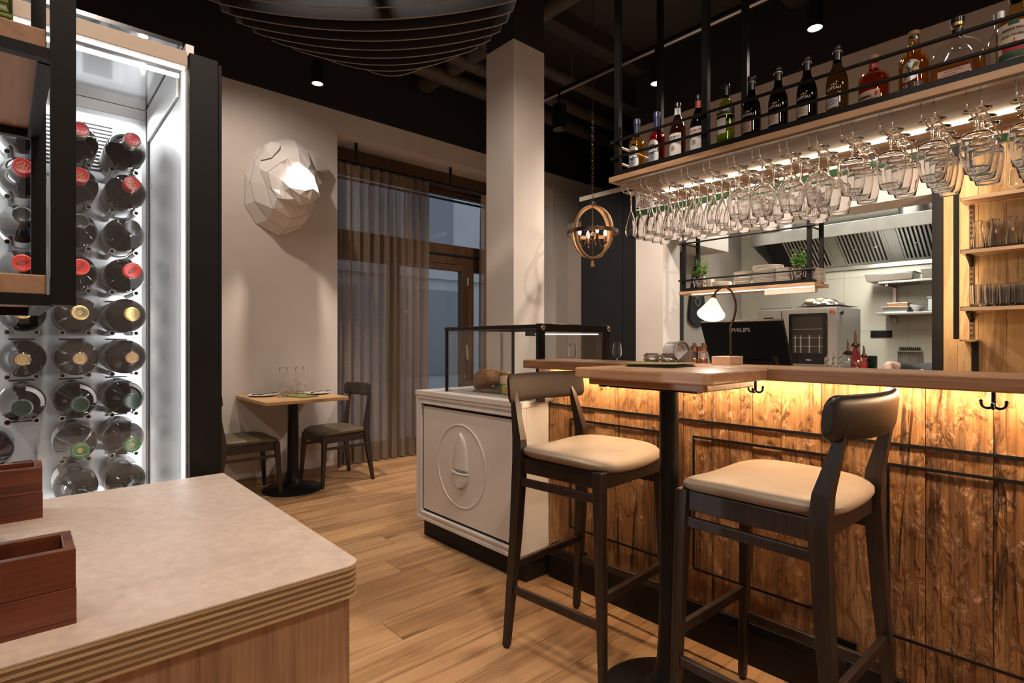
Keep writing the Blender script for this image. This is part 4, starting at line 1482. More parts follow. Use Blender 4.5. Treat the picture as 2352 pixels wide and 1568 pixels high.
GD = 'glasses on the dining table'
wine_glass_up('wine glass nearest the wine cabinet on the dining table', (1.60, 4.56, 0.7622), 1.05, GD)
wine_glass_up('wine glass further along the wall on the dining table', (1.735, 4.57, 0.7622), 1.05, GD)
tumbler('water tumbler beside the green menu, wine cabinet side', (1.535, 4.39, 0.7622), group=GD)
tumbler('water tumbler behind the green menu, curtain side', (1.72, 4.50, 0.7622), group=GD)
mf = thing('menu_folder', 'green menu lying on the small dining table', 'menu', (1.66, 4.33, 0.7622))
mxr = Matrix.Translation((1.665, 4.335, 0.7622)) @ Matrix.Rotation(0.28, 4, 'Z')
MB().box(-0.075, 0.075, -0.105, 0.105, 0, 0.003, mx=mxr).build('cover', M['green_menu'], mf)
MB().box(-0.072, 0.072, -0.102, 0.102, 0.0031, 0.007, mx=mxr).build('pages', M['label_white'], mf)
MB().box(-0.075, 0.075, -0.105, 0.105, 0.0071, 0.0105, mx=mxr).build('cover', M['green_menu'], mf)

# ------------------------------------------------------------------ white display counter with acorn relief, glass case on top
dc = thing('display_counter', 'white panelled counter end with carved acorn in a circle', 'counter', (2.2, 2.43, 0))
DX, DY0, DY1, DH = 1.83, 1.96, 2.92, 0.90
B(DX + 0.045, 2.55, DY0 + 0.02, DY1 - 0.02, 0.0, 0.115).build('plinth', M['black_matte'], dc)
B(DX + 0.03, 2.56, DY0, DY1, 0.115, 0.872).build('carcass', M['white_lacquer'], dc, bevel=0.002)
B(DX - 0.004, 2.60, DY0 - 0.004, DY1 + 0.004, 0.872, DH).build('marble_top', M['marble'], dc, bevel=0.002)


def ring_frame(name, x0, x1, i0, i1, mt):
    """picture-frame moulding in the front plane, from inset i0 to inset i1"""
    y0, y1, z0, z1 = DY0, DY1, 0.115, 0.872
    f = MB()
    o_ = [(y0 + i0, z0 + i0), (y1 - i0, z0 + i0), (y1 - i0, z1 - i0), (y0 + i0, z1 - i0)]
    n_ = [(y0 + i1, z0 + i1), (y1 - i1, z0 + i1), (y1 - i1, z1 - i1), (y0 + i1, z1 - i1)]
    for k in range(4):
        k2 = (k + 1) % 4
        f.add([(x1, *o_[k]), (x1, *o_[k2]), (x1, *n_[k2]), (x1, *n_[k]), (x0, *o_[k]), (x0, *o_[k2]), (x0, *n_[k2]), (x0, *n_[k])],
              [(0, 1, 2, 3), (7, 6, 5, 4), (0, 4, 5, 1), (2, 6, 7, 3)])
    return f.build(name, M[mt], dc, bevel=0.002)


ring_frame('frame_moulding', DX, DX + 0.03, 0.0, 0.020, 'white_lacquer')
ring_frame('frame_moulding', DX + 0.006, DX + 0.03, 0.0202, 0.036, 'white_lacquer')
ring_frame('frame_moulding', DX + 0.0, DX + 0.03, 0.0362, 0.050, 'white_lacquer')
ring_frame('shadow_gap', DX + 0.022, DX + 0.0305, 0.0502, 0.066, 'black_matte')
B(DX + 0.012, DX + 0.029, DY0 + 0.066, DY1 - 0.066, 0.181, 0.806).build('front_panel', M['white_lacquer'], dc, bevel=0.0015)
# relief on the panel
PXF = DX + 0.012
rel = MB()
cyy, czz = 2.475, 0.500
cr_ = 0.232
rel.tube([(PXF - 0.0005, cyy + 0.222 * math.cos(a), czz + cr_ * math.sin(a)) for a in [2 * PI * i / 72 for i in range(72)]], 0.0042, 6, closed=True)
rel.build('carved_ring', M['white_lacquer'], dc)
ac = thing  # (alias kept short)
nut = [(0.0, 0.170), (0.010, 0.158), (0.034, 0.138), (0.053, 0.100), (0.064, 0.05), (0.069, -0.02), (0.070, -0.04)]
nm = MB()
prof = [(y, z) for y, z in nut] + [(-y, z) for y, z in reversed(nut[1:])]


def nutf(u, v):
    z = -0.038 + 0.207 * v
    wdt = 0.0
    for i in range(len(nut) - 1):
        (ya, za), (yb, zb) = nut[i], nut[i + 1]
        if zb <= z <= za:
            wdt = ya + (yb - ya) * (za - z) / (za - zb)
    s = 2 * u - 1
    bump = 0.0022 * math.sin(34 * u + 21 * v) * math.sin(27 * v - 9 * u)
    return (PXF - 0.0005 - 0.013 * math.sqrt(max(0, 1 - s * s)) - bump * (1 - s * s), cyy + s * wdt, czz + 0.02 + z)


nm.grid(nutf, 14, 16)
nm.build('acorn_nut', M['white_lacquer'], dc)
cup = MB()


def cupf(u, v):
    z = -0.040 - 0.080 * v
    wdt = 0.076 * math.sqrt(max(0.0, 1 - (v * 0.985) ** 2.2))
    s = 2 * u - 1
    return (PXF - 0.0005 - 0.014 * math.sqrt(max(0, 1 - s * s)), cyy + s * wdt, czz + z)


cup.grid(cupf, 14, 12)
cup.tube([(PXF - 0.002 - 0.012 * math.sqrt(1 - s * s), cyy + 0.076 * s, czz - 0.036 - 0.005 * (1 - s * s)) for s in [-1 + 2 * i / 10 for i in range(11)]], 0.006, 6)
co_ = cup.build('acorn_cup', M['white_lacquer'], dc)
lat = MB()
for k in range(-5, 6):
    for sg in (-1, 1):
        pts = []
        for i in range(13):
            v = i / 12
            u = 0.5 + k * 0.1 + sg * (v - 0.45) * 0.55
            if 0.02 < u < 0.98:
                p = cupf(u, v)
                pts.append((p[0] - 0.001, p[1], p[2]))
        if len(pts) > 1:
            lat.tube(pts, 0.0017, 4)
lat.build('lattice', M['white_lacquer'], co_)
dr = MB()
dr.lathe([(0.001, 0.028), (0.004, 0.014), (0.0085, 0.004), (0.008, -0.004), (0.004, -0.009), (0.0005, -0.010)][::-1], 12, c=(PXF - 0.001, cyy + 0.004, czz - 0.152))
dr.tube([(PXF - 0.002, cyy, czz - 0.118), (PXF - 0.002, cyy - 0.002, czz - 0.130)], 0.0025, 6)
dr.build('drop', M['white_lacquer'], dc)

# glass display case on top
gc = thing('display_case', 'black framed glass counter case standing on the white counter', 'display case', (2.17, 2.31, DH))
GX0, GX1, GY0, GY1, GT = 1.905, 2.44, 1.915, 2.70, 1.285
for (x, y, w_) in ((GX0, GY1, 0.016), (GX1, GY1, 0.016)):
    B(x - w_ / 2, x + w_ / 2, y - w_ / 2, y + w_ / 2, DH, GT - 0.02).build('post', M['black_gloss'], gc, bevel=0.002)
for (x0, x1) in ((GX0 - 0.012, GX0 + 0.034), (GX1 - 0.034, GX1 + 0.012)):
    B(x0, x1, GY0 - 0.008, GY0 + 0.012, DH, GT - 0.03).build('end_stile', M['black_gloss'], gc, bevel=0.002)
B(GX0 - 0.012, GX1 + 0.012, GY0 - 0.008, GY0 + 0.012, GT - 0.038, GT + 0.004).build('end_rail', M['black_gloss'], gc, bevel=0.003)
B(GX0 - 0.012, GX0 + 0.012, GY0 + 0.013, GY1 + 0.008, GT - 0.022, GT).build('front_rail', M['black_gloss'], gc, bevel=0.004)
B(GX1 - 0.012, GX1 + 0.012, GY0 + 0.013, GY1 + 0.008, GT - 0.022, GT).build('back_rail', M['black_gloss'], gc, bevel=0.004)
B(GX0 + 0.013, GX1 - 0.013, GY1 - 0.008, GY1 + 0.008, GT - 0.022, GT).build('far_rail', M['black_gloss'], gc, bevel=0.003)
B(GX0 + 0.013, GX1 - 0.013, GY0 + 0.013, GY1 - 0.009, GT - 0.012, GT - 0.006).build('top_pane', M['pane'], gc)
B(GX0 - 0.003, GX0 + 0.003, GY0 + 0.013, GY1 - 0.008, DH, GT - 0.022).build('front_pane', M['pane'], gc)
B(GX1 - 0.003, GX1 + 0.003, GY0 + 0.013, GY1 - 0.008, DH, GT - 0.022).build('back_pane', M['pane'], gc)
B(GX0 + 0.034, GX1 - 0.034, GY0 - 0.001, GY0 + 0.005, DH, GT - 0.038).build('end_pane', M['pane'], gc)
B(GX0 + 0.008, GX1 - 0.008, GY1 - 0.003, GY1 + 0.003, DH, GT - 0.022).build('far_pane', M['pane'], gc)
B(GX0 + 0.010, GX1 - 0.010, GY0 + 0.013, GY1 - 0.010, DH, DH + 0.012).build('tray', M['steel_soft'], gc)
MB().cyl((GX0 + 0.2, GY0 + 0.25, GT - 0.045), (GX1 - 0.03, GY0 + 0.04, GT - 0.045), 0.0035, 10).build('light_tube', M['case_light'], gc)
B(GX0 + 0.16, GX0 + 0.215, GY0 + 0.24, GY0 + 0.27, GT - 0.055, GT - 0.03).build('lamp_holder', M['black_matte'], gc)
B(GX0 + 0.26, GX0 + 0.274, GY1 - 0.20, GY1 - 0.19, DH + 0.012, GT - 0.03).build('shelf_upright', M['steel'], gc)
for x in (GX0 + 0.010, GX1 - 0.008):
    MB().cyl((x, GY0 - 0.0085, GT - 0.016), (x, GY0 - 0.020, GT - 0.016), 0.014, 20).build('knob', M['chrome'], gc, bevel=0.002)

# goods inside the case
cz_ = DH + 0.0125
ck = thing('cheese_wheel', 'tilted brown cheese wheel with patterned rind inside the glass case', 'cheese', (2.06, 2.46, cz_))
mxc = Matrix.Translation((2.045, 2.455, cz_ + 0.058)) @ Matrix.Rotation(-0.35, 4, 'X') @ Matrix.Rotation(0.30, 4, 'Y')
MB().lathe([(0, -0.045), (0.080, -0.045), (0.092, -0.038), (0.097, -0.015), (0.097, 0.018), (0.090, 0.036), (0.078, 0.042)], 40, mx=mxc).build('rind', M['cheese_rind'], ck)
MB().lathe([(0.078, 0.042), (0.04, 0.0425), (0.0, 0.0425)], 40, mx=mxc).build('paper_label', M['cheese_label'], ck)
rb = MB()
for k in range(6):
    z = -0.034 + k * 0.0125
    rb.tube([mxc @ Vector((0.0975 * math.cos(a), 0.0975 * math.sin(a), z + 0.0035 * math.sin(a * 22))) for a in [2 * PI * i / 132 for i in range(132)]], 0.0022, 4, closed=True)
rb.build('rind_weave', M['cheese_rind'], ck)
jr = thing('pate_jar', 'small jar of pate with green carton wrap inside the glass case', 'jar', (2.05, 2.30, cz_))
jr_c = (2.03, 2.305, cz_)
MB().lathe([(0.034, 0), (0.036, 0.004), (0.036, 0.085), (0.030, 0.098)], 24, c=jr_c, cap0=True).build('jar_body', M['pate'], jr)
MB().lathe([(0.031, 0.098), (0.032, 0.100), (0.032, 0.114), (0.029, 0.117), (0, 0.117)], 24, c=jr_c).build('lid', M['gold'], jr)
MB().patch(0.0365, PI * 0.62, PI * 1.5, 0.002, 0.052, 12, jr_c).build('carton_label', M['tin_green'], jr)
MB().patch(0.0368, PI * 0.62, PI * 0.86, 0.05, 0.112, 6, jr_c).build('carton_flap', M['tin_green'], jr)
wp = thing('wrapped_cheese', 'film wrapped yellow cheese wedge behind the stool backrest', 'cheese', (1.97, 2.2, cz_))
MB().prism([(1.93, 2.13), (2.03, 2.15), (1.95, 2.25)], cz_, cz_ + 0.05).build('wedge', M['cheese_yellow'], wp, bevel=0.006)
MB().prism([(1.945, 2.145), (2.015, 2.155), (1.955, 2.22)], cz_ + 0.0515, cz_ + 0.054).build('label', M['label_white'], wp)
wl = thing('wrapped_loaf', 'crumpled clear film pack lying in front of the cheese wheel', 'package', (1.96, 2.36, cz_))
MB().grid(lambda u, v: (1.935 + 0.09 * v + 0.004 * math.sin(31 * u + 17 * v), 2.24 + 0.26 * u, cz_ + (0.034 + 0.008 * math.sin(23 * u) * math.cos(19 * v)) * math.sin(PI * v) ** 0.6 * math.sin(PI * u) ** 0.35 + 0.0005), 22, 12).build('film', M['wrap'], wl)
MB().box(1.95, 2.0, 2.28, 2.45, cz_ + 0.001, cz_ + 0.018).build('slices', M['cheese_rind'], wl, bevel=0.006)
dv = tag(MB().prism(rrect(2.18, 2.36, 2.0, 2.20, 0.02), cz_, cz_ + 0.075).build('steel_tub', M['steel_soft'], origin=(2.27, 2.1, cz_), bevel=0.006), 'lidded steel tub inside the glass case behind the stool backrest', 'tub')
MB().prism(rrect(2.175, 2.365, 1.995, 2.205, 0.02), cz_ + 0.0755, cz_ + 0.083).build('tub_lid', M['steel_soft'], dv, bevel=0.003)

# ------------------------------------------------------------------ bar: old oak boards, black strips, plinth, worktop
BX, BY0, BY1 = 2.016, -0.95, 1.955
ba = thing('bar_counter', 'long bar counter clad in weathered oak boards with black inlaid strips', 'bar', (2.2, 0.5, 0))
B(BX + 0.022, BX + 0.12, BY0, BY1, 0.0, 1.066).build('carcass', M['black_matte'], ba)
B(BX - 0.004, BX + 0.02, BY0, BY1, 0.0, 0.148).build('plinth', M['black_matte'], ba)
B(BX - 0.010, BX + 0.02, BY0, BY1, 0.1485, 0.158).build('plinth_ledge', M['black_metal'], ba)
y = BY1
k = 0
while y > BY0:
    wdt = [0.13, 0.17, 0.115, 0.155, 0.19, 0.125, 0.16, 0.105][k % 8]
    y2 = max(BY0, y - wdt)
    pr_ = [0.0, 0.0016, -0.0012, 0.0008, -0.0005, 0.0014][k % 6]
    B(BX + pr_, BX + 0.021, y2 + 0.0006, y - 0.0006, 0.159, 1.066).build('plank', M['bar_oak'], ba, origin=(BX, (y + y2) / 2, 0.6), bevel=0.0015)
    y = y2
    k += 1


def strip(y0, y1, z0, z1):
    B(BX - 0.0045, BX - 0.0018, y0, y1, z0, z1).build('inlay_strip', M['black_metal'], ba, bevel=0.0008)


strip(BY0, BY1, 0.877, 0.888)
for k in range(5):
    ya = 1.812 - 0.662 * k
    yb = ya - 0.515
    strip(yb, ya, 0.813, 0.823)
    strip(yb, ya, 0.285, 0.294)
    strip(ya - 0.009, ya, 0.2945, 0.8125)
    strip(yb, yb + 0.009, 0.2945, 0.8125)
# led profile below the worktop
B(BX - 0.060, BX - 0.048, BY0, BY1 - 0.02, 1.0655, 1.0715).build('led_strip', M['led_bar'], ba)
# foot rail with end bracket
B(1.928, 1.938, BY0, 1.845, 0.160, 0.200).build('foot_rail', M['black_metal'], ba, bevel=0.002)
bk = MB()
bk.bar((1.938, 1.70, 0.18), (BX - 0.006, 1.70, 0.18), 0.036, 0.008, up=(0, 1, 0))
for a in range(6):
    a0, a1 = PI / 2 * a / 6, PI / 2 * (a + 1) / 6
    bk.bar((1.973 - 0.04 * math.cos(a0), 1.845 + 0.04 * math.sin(a0), 0.18), (1.973 - 0.04 * math.cos(a1), 1.845 + 0.04 * math.sin(a1), 0.18), 0.01, 0.04)
bk.bar((1.973, 1.885, 0.18), (BX - 0.006, 1.885, 0.18), 0.01, 0.04)
bk.build('rail_bracket', M['black_metal'], ba, bevel=0.001)
for yb in (1.25, 0.60, -0.05):
    B(1.9385, BX - 0.006, yb - 0.02, yb + 0.02, 0.176, 0.184).build('rail_bracket', M['black_metal'], ba)
    B(BX - 0.0095, BX - 0.005, yb - 0.03, yb + 0.03, 0.161, 0.225).build('rail_plate', M['black_metal'], ba, bevel=0.001)
    B(1.921, 1.9275, yb - 0.03, yb + 0.03, 0.158, 0.196).build('rail_joint', M['black_metal'], ba, bevel=0.001)

wt = tag(MB().prism(rrect(1.802, 2.075, BY0, 1.925, 0.006), 1.073, 1.1125).build('bar_worktop', M['top_oak'], origin=(1.94, 0.5, 1.09), bevel=0.004), 'long narrow oak worktop along the top of the bar', 'worktop')
# work counter behind (barely seen over the worktop)
B(2.30, 2.95, -0.9, 1.9, 0.86, 0.90).build('work_top', M['steel_soft'], ba)
B(2.34, 2.92, -0.88, 1.88, 0.0, 0.859).build('work_base', M['black_matte'], ba)


def coat_hook(label, y):
    root = thing('coat_hook', label, 'coat hook', (1.93, y, 1.02), 'coat hooks under the bar worktop')
    MB().cyl((1.93, y, 1.0725), (1.93, y, 1.066), 0.014, 20).build('mounting_plate', M['black_metal'], root, bevel=0.0015)
    MB().cyl((1.93, y, 1.066), (1.93, y, 1.030), 0.0058, 12, r1=0.005).build('stem', M['black_metal'], root)
    for s in (-1, 1):
        pts = [(1.93, y, 1.034)] + [(1.93, y + s * (0.0125 - 0.0125 * math.cos(a)), 1.033 - 0.011 * math.sin(a)) for a in [PI * i / 8 for i in range(1, 9)]] + [(1.93, y + s * 0.026, 1.039)]
        p_ = MB().tube(pts, [0.0042] * 5 + [0.0036] * 5, 10)
        p_.sphere((1.93, y + s * 0.026, 1.041), 0.0048, 12, 8)
        p_.build('prong', M['black_metal'], root)
    pts = [(1.93, y, 1.034)] + [(1.93 - (0.011 - 0.011 * math.cos(a)), y, 1.031 - 0.009 * math.sin(a)) for a in [PI * i / 8 for i in range(1, 9)]]
    MB().tube(pts, 0.004, 10).sphere((1.908, y, 1.034), 0.0048, 12, 8).build('prong', M['black_metal'], root)


coat_hook('black triple coat hook under the worktop beside the high table corner', 0.86)
coat_hook('black triple coat hook under the worktop beyond the near stool', 0.225)

# ------------------------------------------------------------------ high table and bar stools
ht = thing('high_table', 'high oak table on a black column base standing against the bar', 'table', (1.61, 1.01, 0))
MB().prism(rrect(1.418, 1.7995, 0.757, 1.262, 0.022), 1.076, 1.111).build('table_top', M['top_oak'], ht, origin=(1.61, 1.0, 1.09), bevel=0.005)
MB().prism(rrect(1.455, 1.765, 0.79, 1.225, 0.01), 1.054, 1.0758).build('under_board', M['top_oak'], ht, origin=(1.61, 1.0, 1.06), bevel=0.003)
B(1.50, 1.73, 0.85, 1.17, 1.044, 1.0538).build('mounting_plate', M['black_metal'], ht, bevel=0.002)
for (x, y) in ((1.49, 0.84), (1.49, 1.18), (1.74, 0.84), (1.74, 1.18)):
    B(x - 0.018, x + 0.018, y - 0.012, y + 0.012, 1.046, 1.0538).build('plate_lug', M['black_metal'], ht, bevel=0.002)
MB().lathe([(0.232, 0.0), (0.235, 0.008), (0.225, 0.015), (0.12, 0.028), (0.075, 0.045), (0.052, 0.08), (0.040, 0.14), (0.034, 0.24), (0.0315, 0.36), (0.0315, 1.0439)], 40, c=(1.617, 1.01, 0), cap0=True).build('column_base', M['black_metal'], ht)

st = thing('bar_stool', 'bar stool on the far side of the high table, beside the white counter', 'bar stool', (0, 0, 0), 'bar stools at the high table')
seat_frame(st, 0.455, 0.425, 0.80, 1.07, M['leather'], M['back_wood'], bar=True, backrest_h=0.112, lean=0.055)
st.location = (1.66, 1.383, 0)
st.rotation_euler = (0, 0, math.radians(3.5))
st2 = thing('bar_stool', 'bar stool nearest the camera with leather padded backrest', 'bar stool', (0, 0, 0), 'bar stools at the high table')
seat_frame(st2, 0.455, 0.435, 0.80, 1.07, M['leather'], M['leather_black'], bar=True, backrest_h=0.116, lean=0.055, pad=True)
st2.location = (1.695, 0.692, 0)
st2.rotation_euler = (0, 0, PI + math.radians(-1.5))

# ------------------------------------------------------------------ things on the bar and high table
BT = 1.1127
mn = thing('menu_folder', 'olive leather menu folder lying on the high table', 'menu', (1.70, 1.10, 1.1115))
mxm = Matrix.Translation((1.693, 1.075, 1.1115)) @ Matrix.Rotation(0.06, 4, 'Z')
MB().box(-0.085, 0.085, -0.075, 0.105, 0, 0.003, mx=mxm).build('back_cover', M['dark_cover'], mn, bevel=0.0008)
MB().box(-0.08, 0.08, -0.07, 0.10, 0.0034, 0.0075, mx=mxm).build('pages', M['dark_cover'], mn)
MB().box(-0.085, 0.085, -0.075, 0.105, 0.0095, 0.0125, mx=mxm @ Matrix.Rotation(-0.02, 4, 'X')).build('front_cover', M['olive_menu'], mn, bevel=0.0008)
MB().cyl(mxm @ Vector((-0.085, 0.105, 0.0062)), mxm @ Vector((0.085, 0.105, 0.0062)), 0.0062, 10).build('spine', M['olive_menu'], mn)


def candle_bowl(label, x, y):
    root = thing('glass_tealight', label, 'candle holder', (x, y, BT), 'cut glass candle holders on the bar')
    r = 0.034
    MB().grid(lambda u, v: (x + (r - 0.003 * math.cos(2 * PI * v * 2.0)) * (0.90 + 0.10 * math.sin(PI * v)) * math.cos(2 * PI * u) * (1 + 0.03 * math.cos(14 * 2 * PI * u)), y + (r - 0.003 * math.cos(2 * PI * v * 2.0)) * (0.90 + 0.10 * math.sin(PI * v)) * math.sin(2 * PI * u) * (1 + 0.03 * math.cos(14 * 2 * PI * u)), BT + 0.0005 + 0.037 * v), 56, 12).build('cut_wall', M['lozenge'], root)
    MB().lathe([(0.0, 0.002), (0.026, 0.002), (0.026, 0.012), (0.0, 0.014)], 20, c=(x, y, BT)).build('base', M['lozenge'], root)


candle_bowl('cut glass candle holder on the bar, further from the lamp', 2.02, 1.345)
candle_bowl('cut glass candle holder on the bar, closer to the lamp', 2.03, 1.270)


# salt and pepper mills
def mill(label, x, y, inside):
    root = thing('spice_mill', label, 'spice mill', (x, y, BT), 'copper spice mills on the bar')
    r = 0.0165
    MB().lathe([(r, 0.0), (r, 0.017), (r * 0.93, 0.019)], 24, c=(x, y, BT), cap0=True).build('foot', M['copper'], root)
    MB().lathe([(r * 0.93, 0.019), (r * 0.98, 0.028), (r * 0.95, 0.042), (r * 0.8, 0.047)], 24, c=(x, y, BT)).build('glass_barrel', M['glass'], root)
    MB().lathe([(0, 0.020), (r * 0.84, 0.020), (r * 0.86, 0.041), (0, 0.043)], 20, c=(x, y, BT)).build('spice_fill', M[inside], root)
    MB().lathe([(r * 0.98, 0.047), (r, 0.049), (r, 0.066), (r * 0.9, 0.068), (0, 0.068)], 24, c=(x, y, BT)).build('head', M['copper'], root)
    MB().cyl((x, y, BT + 0.068), (x, y, BT + 0.0815), 0.0062, 12).build('knob', M['copper'], root)
    MB().bar((x - 0.002, y, BT + 0.080), (x + 0.006, y - 0.010, BT + 0.070), 0.004, 0.0025).build('lever', M['copper'], root)


M['pepper'] = mat('peppercorns', (0.02, 0.014, 0.01), 0.6, noise=0.8, nscale=300)
M['salt'] = mat('pink_salt', (0.50, 0.34, 0.28), 0.7, noise=0.2, nscale=200)
mill('copper topped pepper mill filled with dark peppercorns', 2.052, 1.165, 'pepper')
mill('copper topped salt mill filled with pale salt', 2.056, 1.128, 'salt')

# clear plastic cups stacked on their side in a holder
cu = thing('bowl_stack', 'stack of ribbed white bowls lying tilted in a steel holder', 'bowl stack', (2.045, 1.24, BT))
mxk = Matrix.Translation((2.052, 1.225, BT + 0.048)) @ Matrix.Rotation(-0.30, 4, 'Z') @ Matrix.Rotation(0.42, 4, 'Y') @ Matrix.Rotation(PI / 2, 4, 'X')
for k in range(10):
    z0 = -0.065 + k * 0.0062
    MB().lathe([(0.030, z0 - 0.012), (0.037, z0 - 0.006), (0.0395, z0), (0.0405, z0 + 0.001), (0.0395, z0 + 0.002), (0.0375, z0 - 0.004)], 24, mx=mxk).build('bowl', M['porcelain'], cu)
MB().lathe([(0.036, 0.0), (0.0425, -0.002), (0.0425, 0.006), (0.037, 0.007)], 32, mx=mxk).build('rim_ring', M['steel_soft'], cu)
MB().lathe([(0.0, -0.016), (0.030, -0.012), (0.036, 0.0)], 32, mx=mxk).build('end_bowl', M['porcelain'], cu)
mxh = Matrix.Translation((2.052, 1.195, BT)) @ Matrix.Rotation(-0.30, 4, 'Z')
MB().box(-0.022, 0.022, -0.034, 0.040, 0.0005, 0.003, mx=mxh).hexa([mxh @ Vector(p) for p in ((-0.022, -0.034, 0.003), (0.022, -0.034, 0.003), (0.022, -0.031, 0.003), (-0.022, -0.031, 0.003))], [mxh @ Vector(p) for p in ((-0.022, -0.040, 0.055), (0.022, -0.040, 0.055), (0.022, -0.037, 0.055), (-0.022, -0.037, 0.055))]).hexa([mxh @ Vector(p) for p in ((-0.024, -0.036, 0.003), (-0.021, -0.036, 0.003), (-0.021, 0.040, 0.003), (-0.024, 0.040, 0.003))], [mxh @ Vector(p) for p in ((-0.024, -0.040, 0.055), (-0.021, -0.040, 0.055), (-0.021, 0.030, 0.010), (-0.024, 0.030, 0.010))]).build('steel_holder', M['steel'], cu)

# table lamp on a travertine block
lp = thing('table_lamp', 'gooseneck lamp with white cone shade on a stone block', 'lamp', (1.995, 0.985, BT))
LX, LY = 1.955, 0.945
mxb = Matrix.Translation((1.995, 0.962, BT)) @ Matrix.Rotation(0.0, 4, 'Z')
MB().box(1.955, 2.060, 0.965, 1.038, BT + 0.0003, BT + 0.031).build('stone_base', M['stone_block'], lp, bevel=0.001)
px, py = 2.000, 0.985
neck = [(px, py, BT + 0.031), (px, py, BT + 0.11), (px, py + 0.001, BT + 0.140), (px, py - 0.010, BT + 0.168), (px, py - 0.019, BT + 0.205), (px, py - 0.018, BT + 0.238), (px - 0.002, py - 0.008, BT + 0.270), (px - 0.006, py + 0.010, BT + 0.291), (px - 0.012, py + 0.028, BT + 0.293), (px - 0.02, py + 0.047, BT + 0.278), (px - 0.024, py + 0.056, BT + 0.256)]


def smooth_path(P, n=6):
    P = [Vector(p) for p in P]
    out = []
    for i in range(len(P) - 1):
        p0, p1, p2, p3 = P[max(i - 1, 0)], P[i], P[i + 1], P[min(i + 2, len(P) - 1)]
        for k in range(n):
            t = k / n
            out.append(0.5 * ((2 * p1) + (p2 - p0) * t + (2 * p0 - 5 * p1 + 4 * p2 - p3) * t * t + (-p0 + 3 * p1 - 3 * p2 + p3) * t ** 3))
    out.append(P[-1])
    return out


MB().tube(smooth_path(neck, 6), 0.0042, 10).build('gooseneck', M['bronze'], lp)
top = Vector(neck[-1])
axis = Vector((-0.50, -0.13, -0.85)).normalized()
mxs = Matrix.Translation(top) @ axis.to_track_quat('Z', 'Y').to_matrix().to_4x4()
MB().lathe([(0.0045, -0.006), (0.010, -0.002), (0.0125, 0.008), (0.0125, 0.012)], 24, mx=mxs).build('shade_collar', M['copper'], lp)
MB().lathe([(0.0125, 0.010), (0.016, 0.018), (0.050, 0.078)], 36, mx=mxs).build('shade', M['opal'], lp)
MB().lathe([(0.0115, 0.012), (0.015, 0.020), (0.0488, 0.0775)], 36, mx=mxs).build('shade_lining', M['opal_in'], lp)
MB().sphere(mxs @ Vector((0, 0, 0.035)), 0.010, 14, 10).build('bulb', M['lamp_face'], lp)
point('table_lamp_light', tuple(mxs @ Vector((0, 0, 0.06))), 2.2, WARM, 0.012)

# till monitor, seen from behind: its screen faces the barman, its top leans to the guests
po = thing('till_monitor', 'black till monitor seen from behind beside the table lamp', 'monitor', (2.52, 1.15, 0.9005))
mxp = Matrix.Translation((2.55, 1.155, 1.07)) @ Matrix.Rotation(math.radians(-27), 4, 'Y')
MB().box(-0.016, 0.0, -0.190, 0.190, -0.14, 0.252, mx=mxp).build('housing', M['black_matte'], po, bevel=0.004)
MB().box(0.0005, 0.006, -0.188, 0.188, -0.138, 0.250, mx=mxp).build('screen', M['black_gloss'], po, bevel=0.001)
MB().box(-0.022, -0.0165, -0.11, 0.11, -0.10, 0.06, mx=mxp).build('back_cover', M['black_gloss'], po, bevel=0.003)
MB().box(-0.015, 0.005, -0.189, 0.189, 0.2525, 0.2545, mx=mxp).build('top_edge', M['steel_dark'], po)
lt = MB()
text_plane(lt, 'PHILIPS', 0.028, mxp @ Vector((-0.0166, 0.0, 0.212)), (0, -1, 0), mxp.to_3x3() @ Vector((0, 0, 1)), bold=0.0006)
lt.build('lettering', M['ink_white'], po)
MB().bar((2.56, 1.155, 0.905), (2.555, 1.155, 1.03), 0.10, 0.03, up=(1, 0, 0)).build('stand', M['black_matte'], po)
MB().box(2.47, 2.66, 1.03, 1.28, 0.9005, 0.912).build('foot', M['black_matte'], po, bevel=0.003)

# ------------------------------------------------------------------ behind the bar top: small bottles, straws, tools on the work counter
WT = 0.9005


def small_bottle(label, x, y, h, r, glass, cap, stopper, pour=0.0, facet=0):
    root = thing('bitters_bottle', label, 'bottle', (x, y, WT), 'small pourer bottles behind the bar top')
    MB().lathe([(0, 0.0), (r, 0.002), (r, h * 0.80), (r * 0.9, h * 0.85), (r * 0.55, h * 0.89), (r * 0.52, h * 0.94)], 20, c=(x, y, WT), ribs=facet, rib=0.03 if facet else 0).build('body', M[glass], root)
    MB().lathe([(0, h * 0.3), (r * 0.93, h * 0.3), (r * 0.93, h * 0.72), (0, h * 0.73)], 16, c=(x, y, WT)).build('filling', M[cap], root)
    MB().lathe([(r * 0.55, h * 0.93), (r * 0.85, h * 0.945), (r * 0.85, h * 0.97), (r * 0.5, h), (0, h)], 16, c=(x, y, WT)).build('stopper', M[stopper], root)
    if pour:
        MB().tube([(x, y, WT + h), (x, y, WT + h + pour * 0.6), (x - 0.003, y + 0.002, WT + h + pour)], [0.0055, 0.0042, 0.002], 10).build('pourer', M['copper'], root)


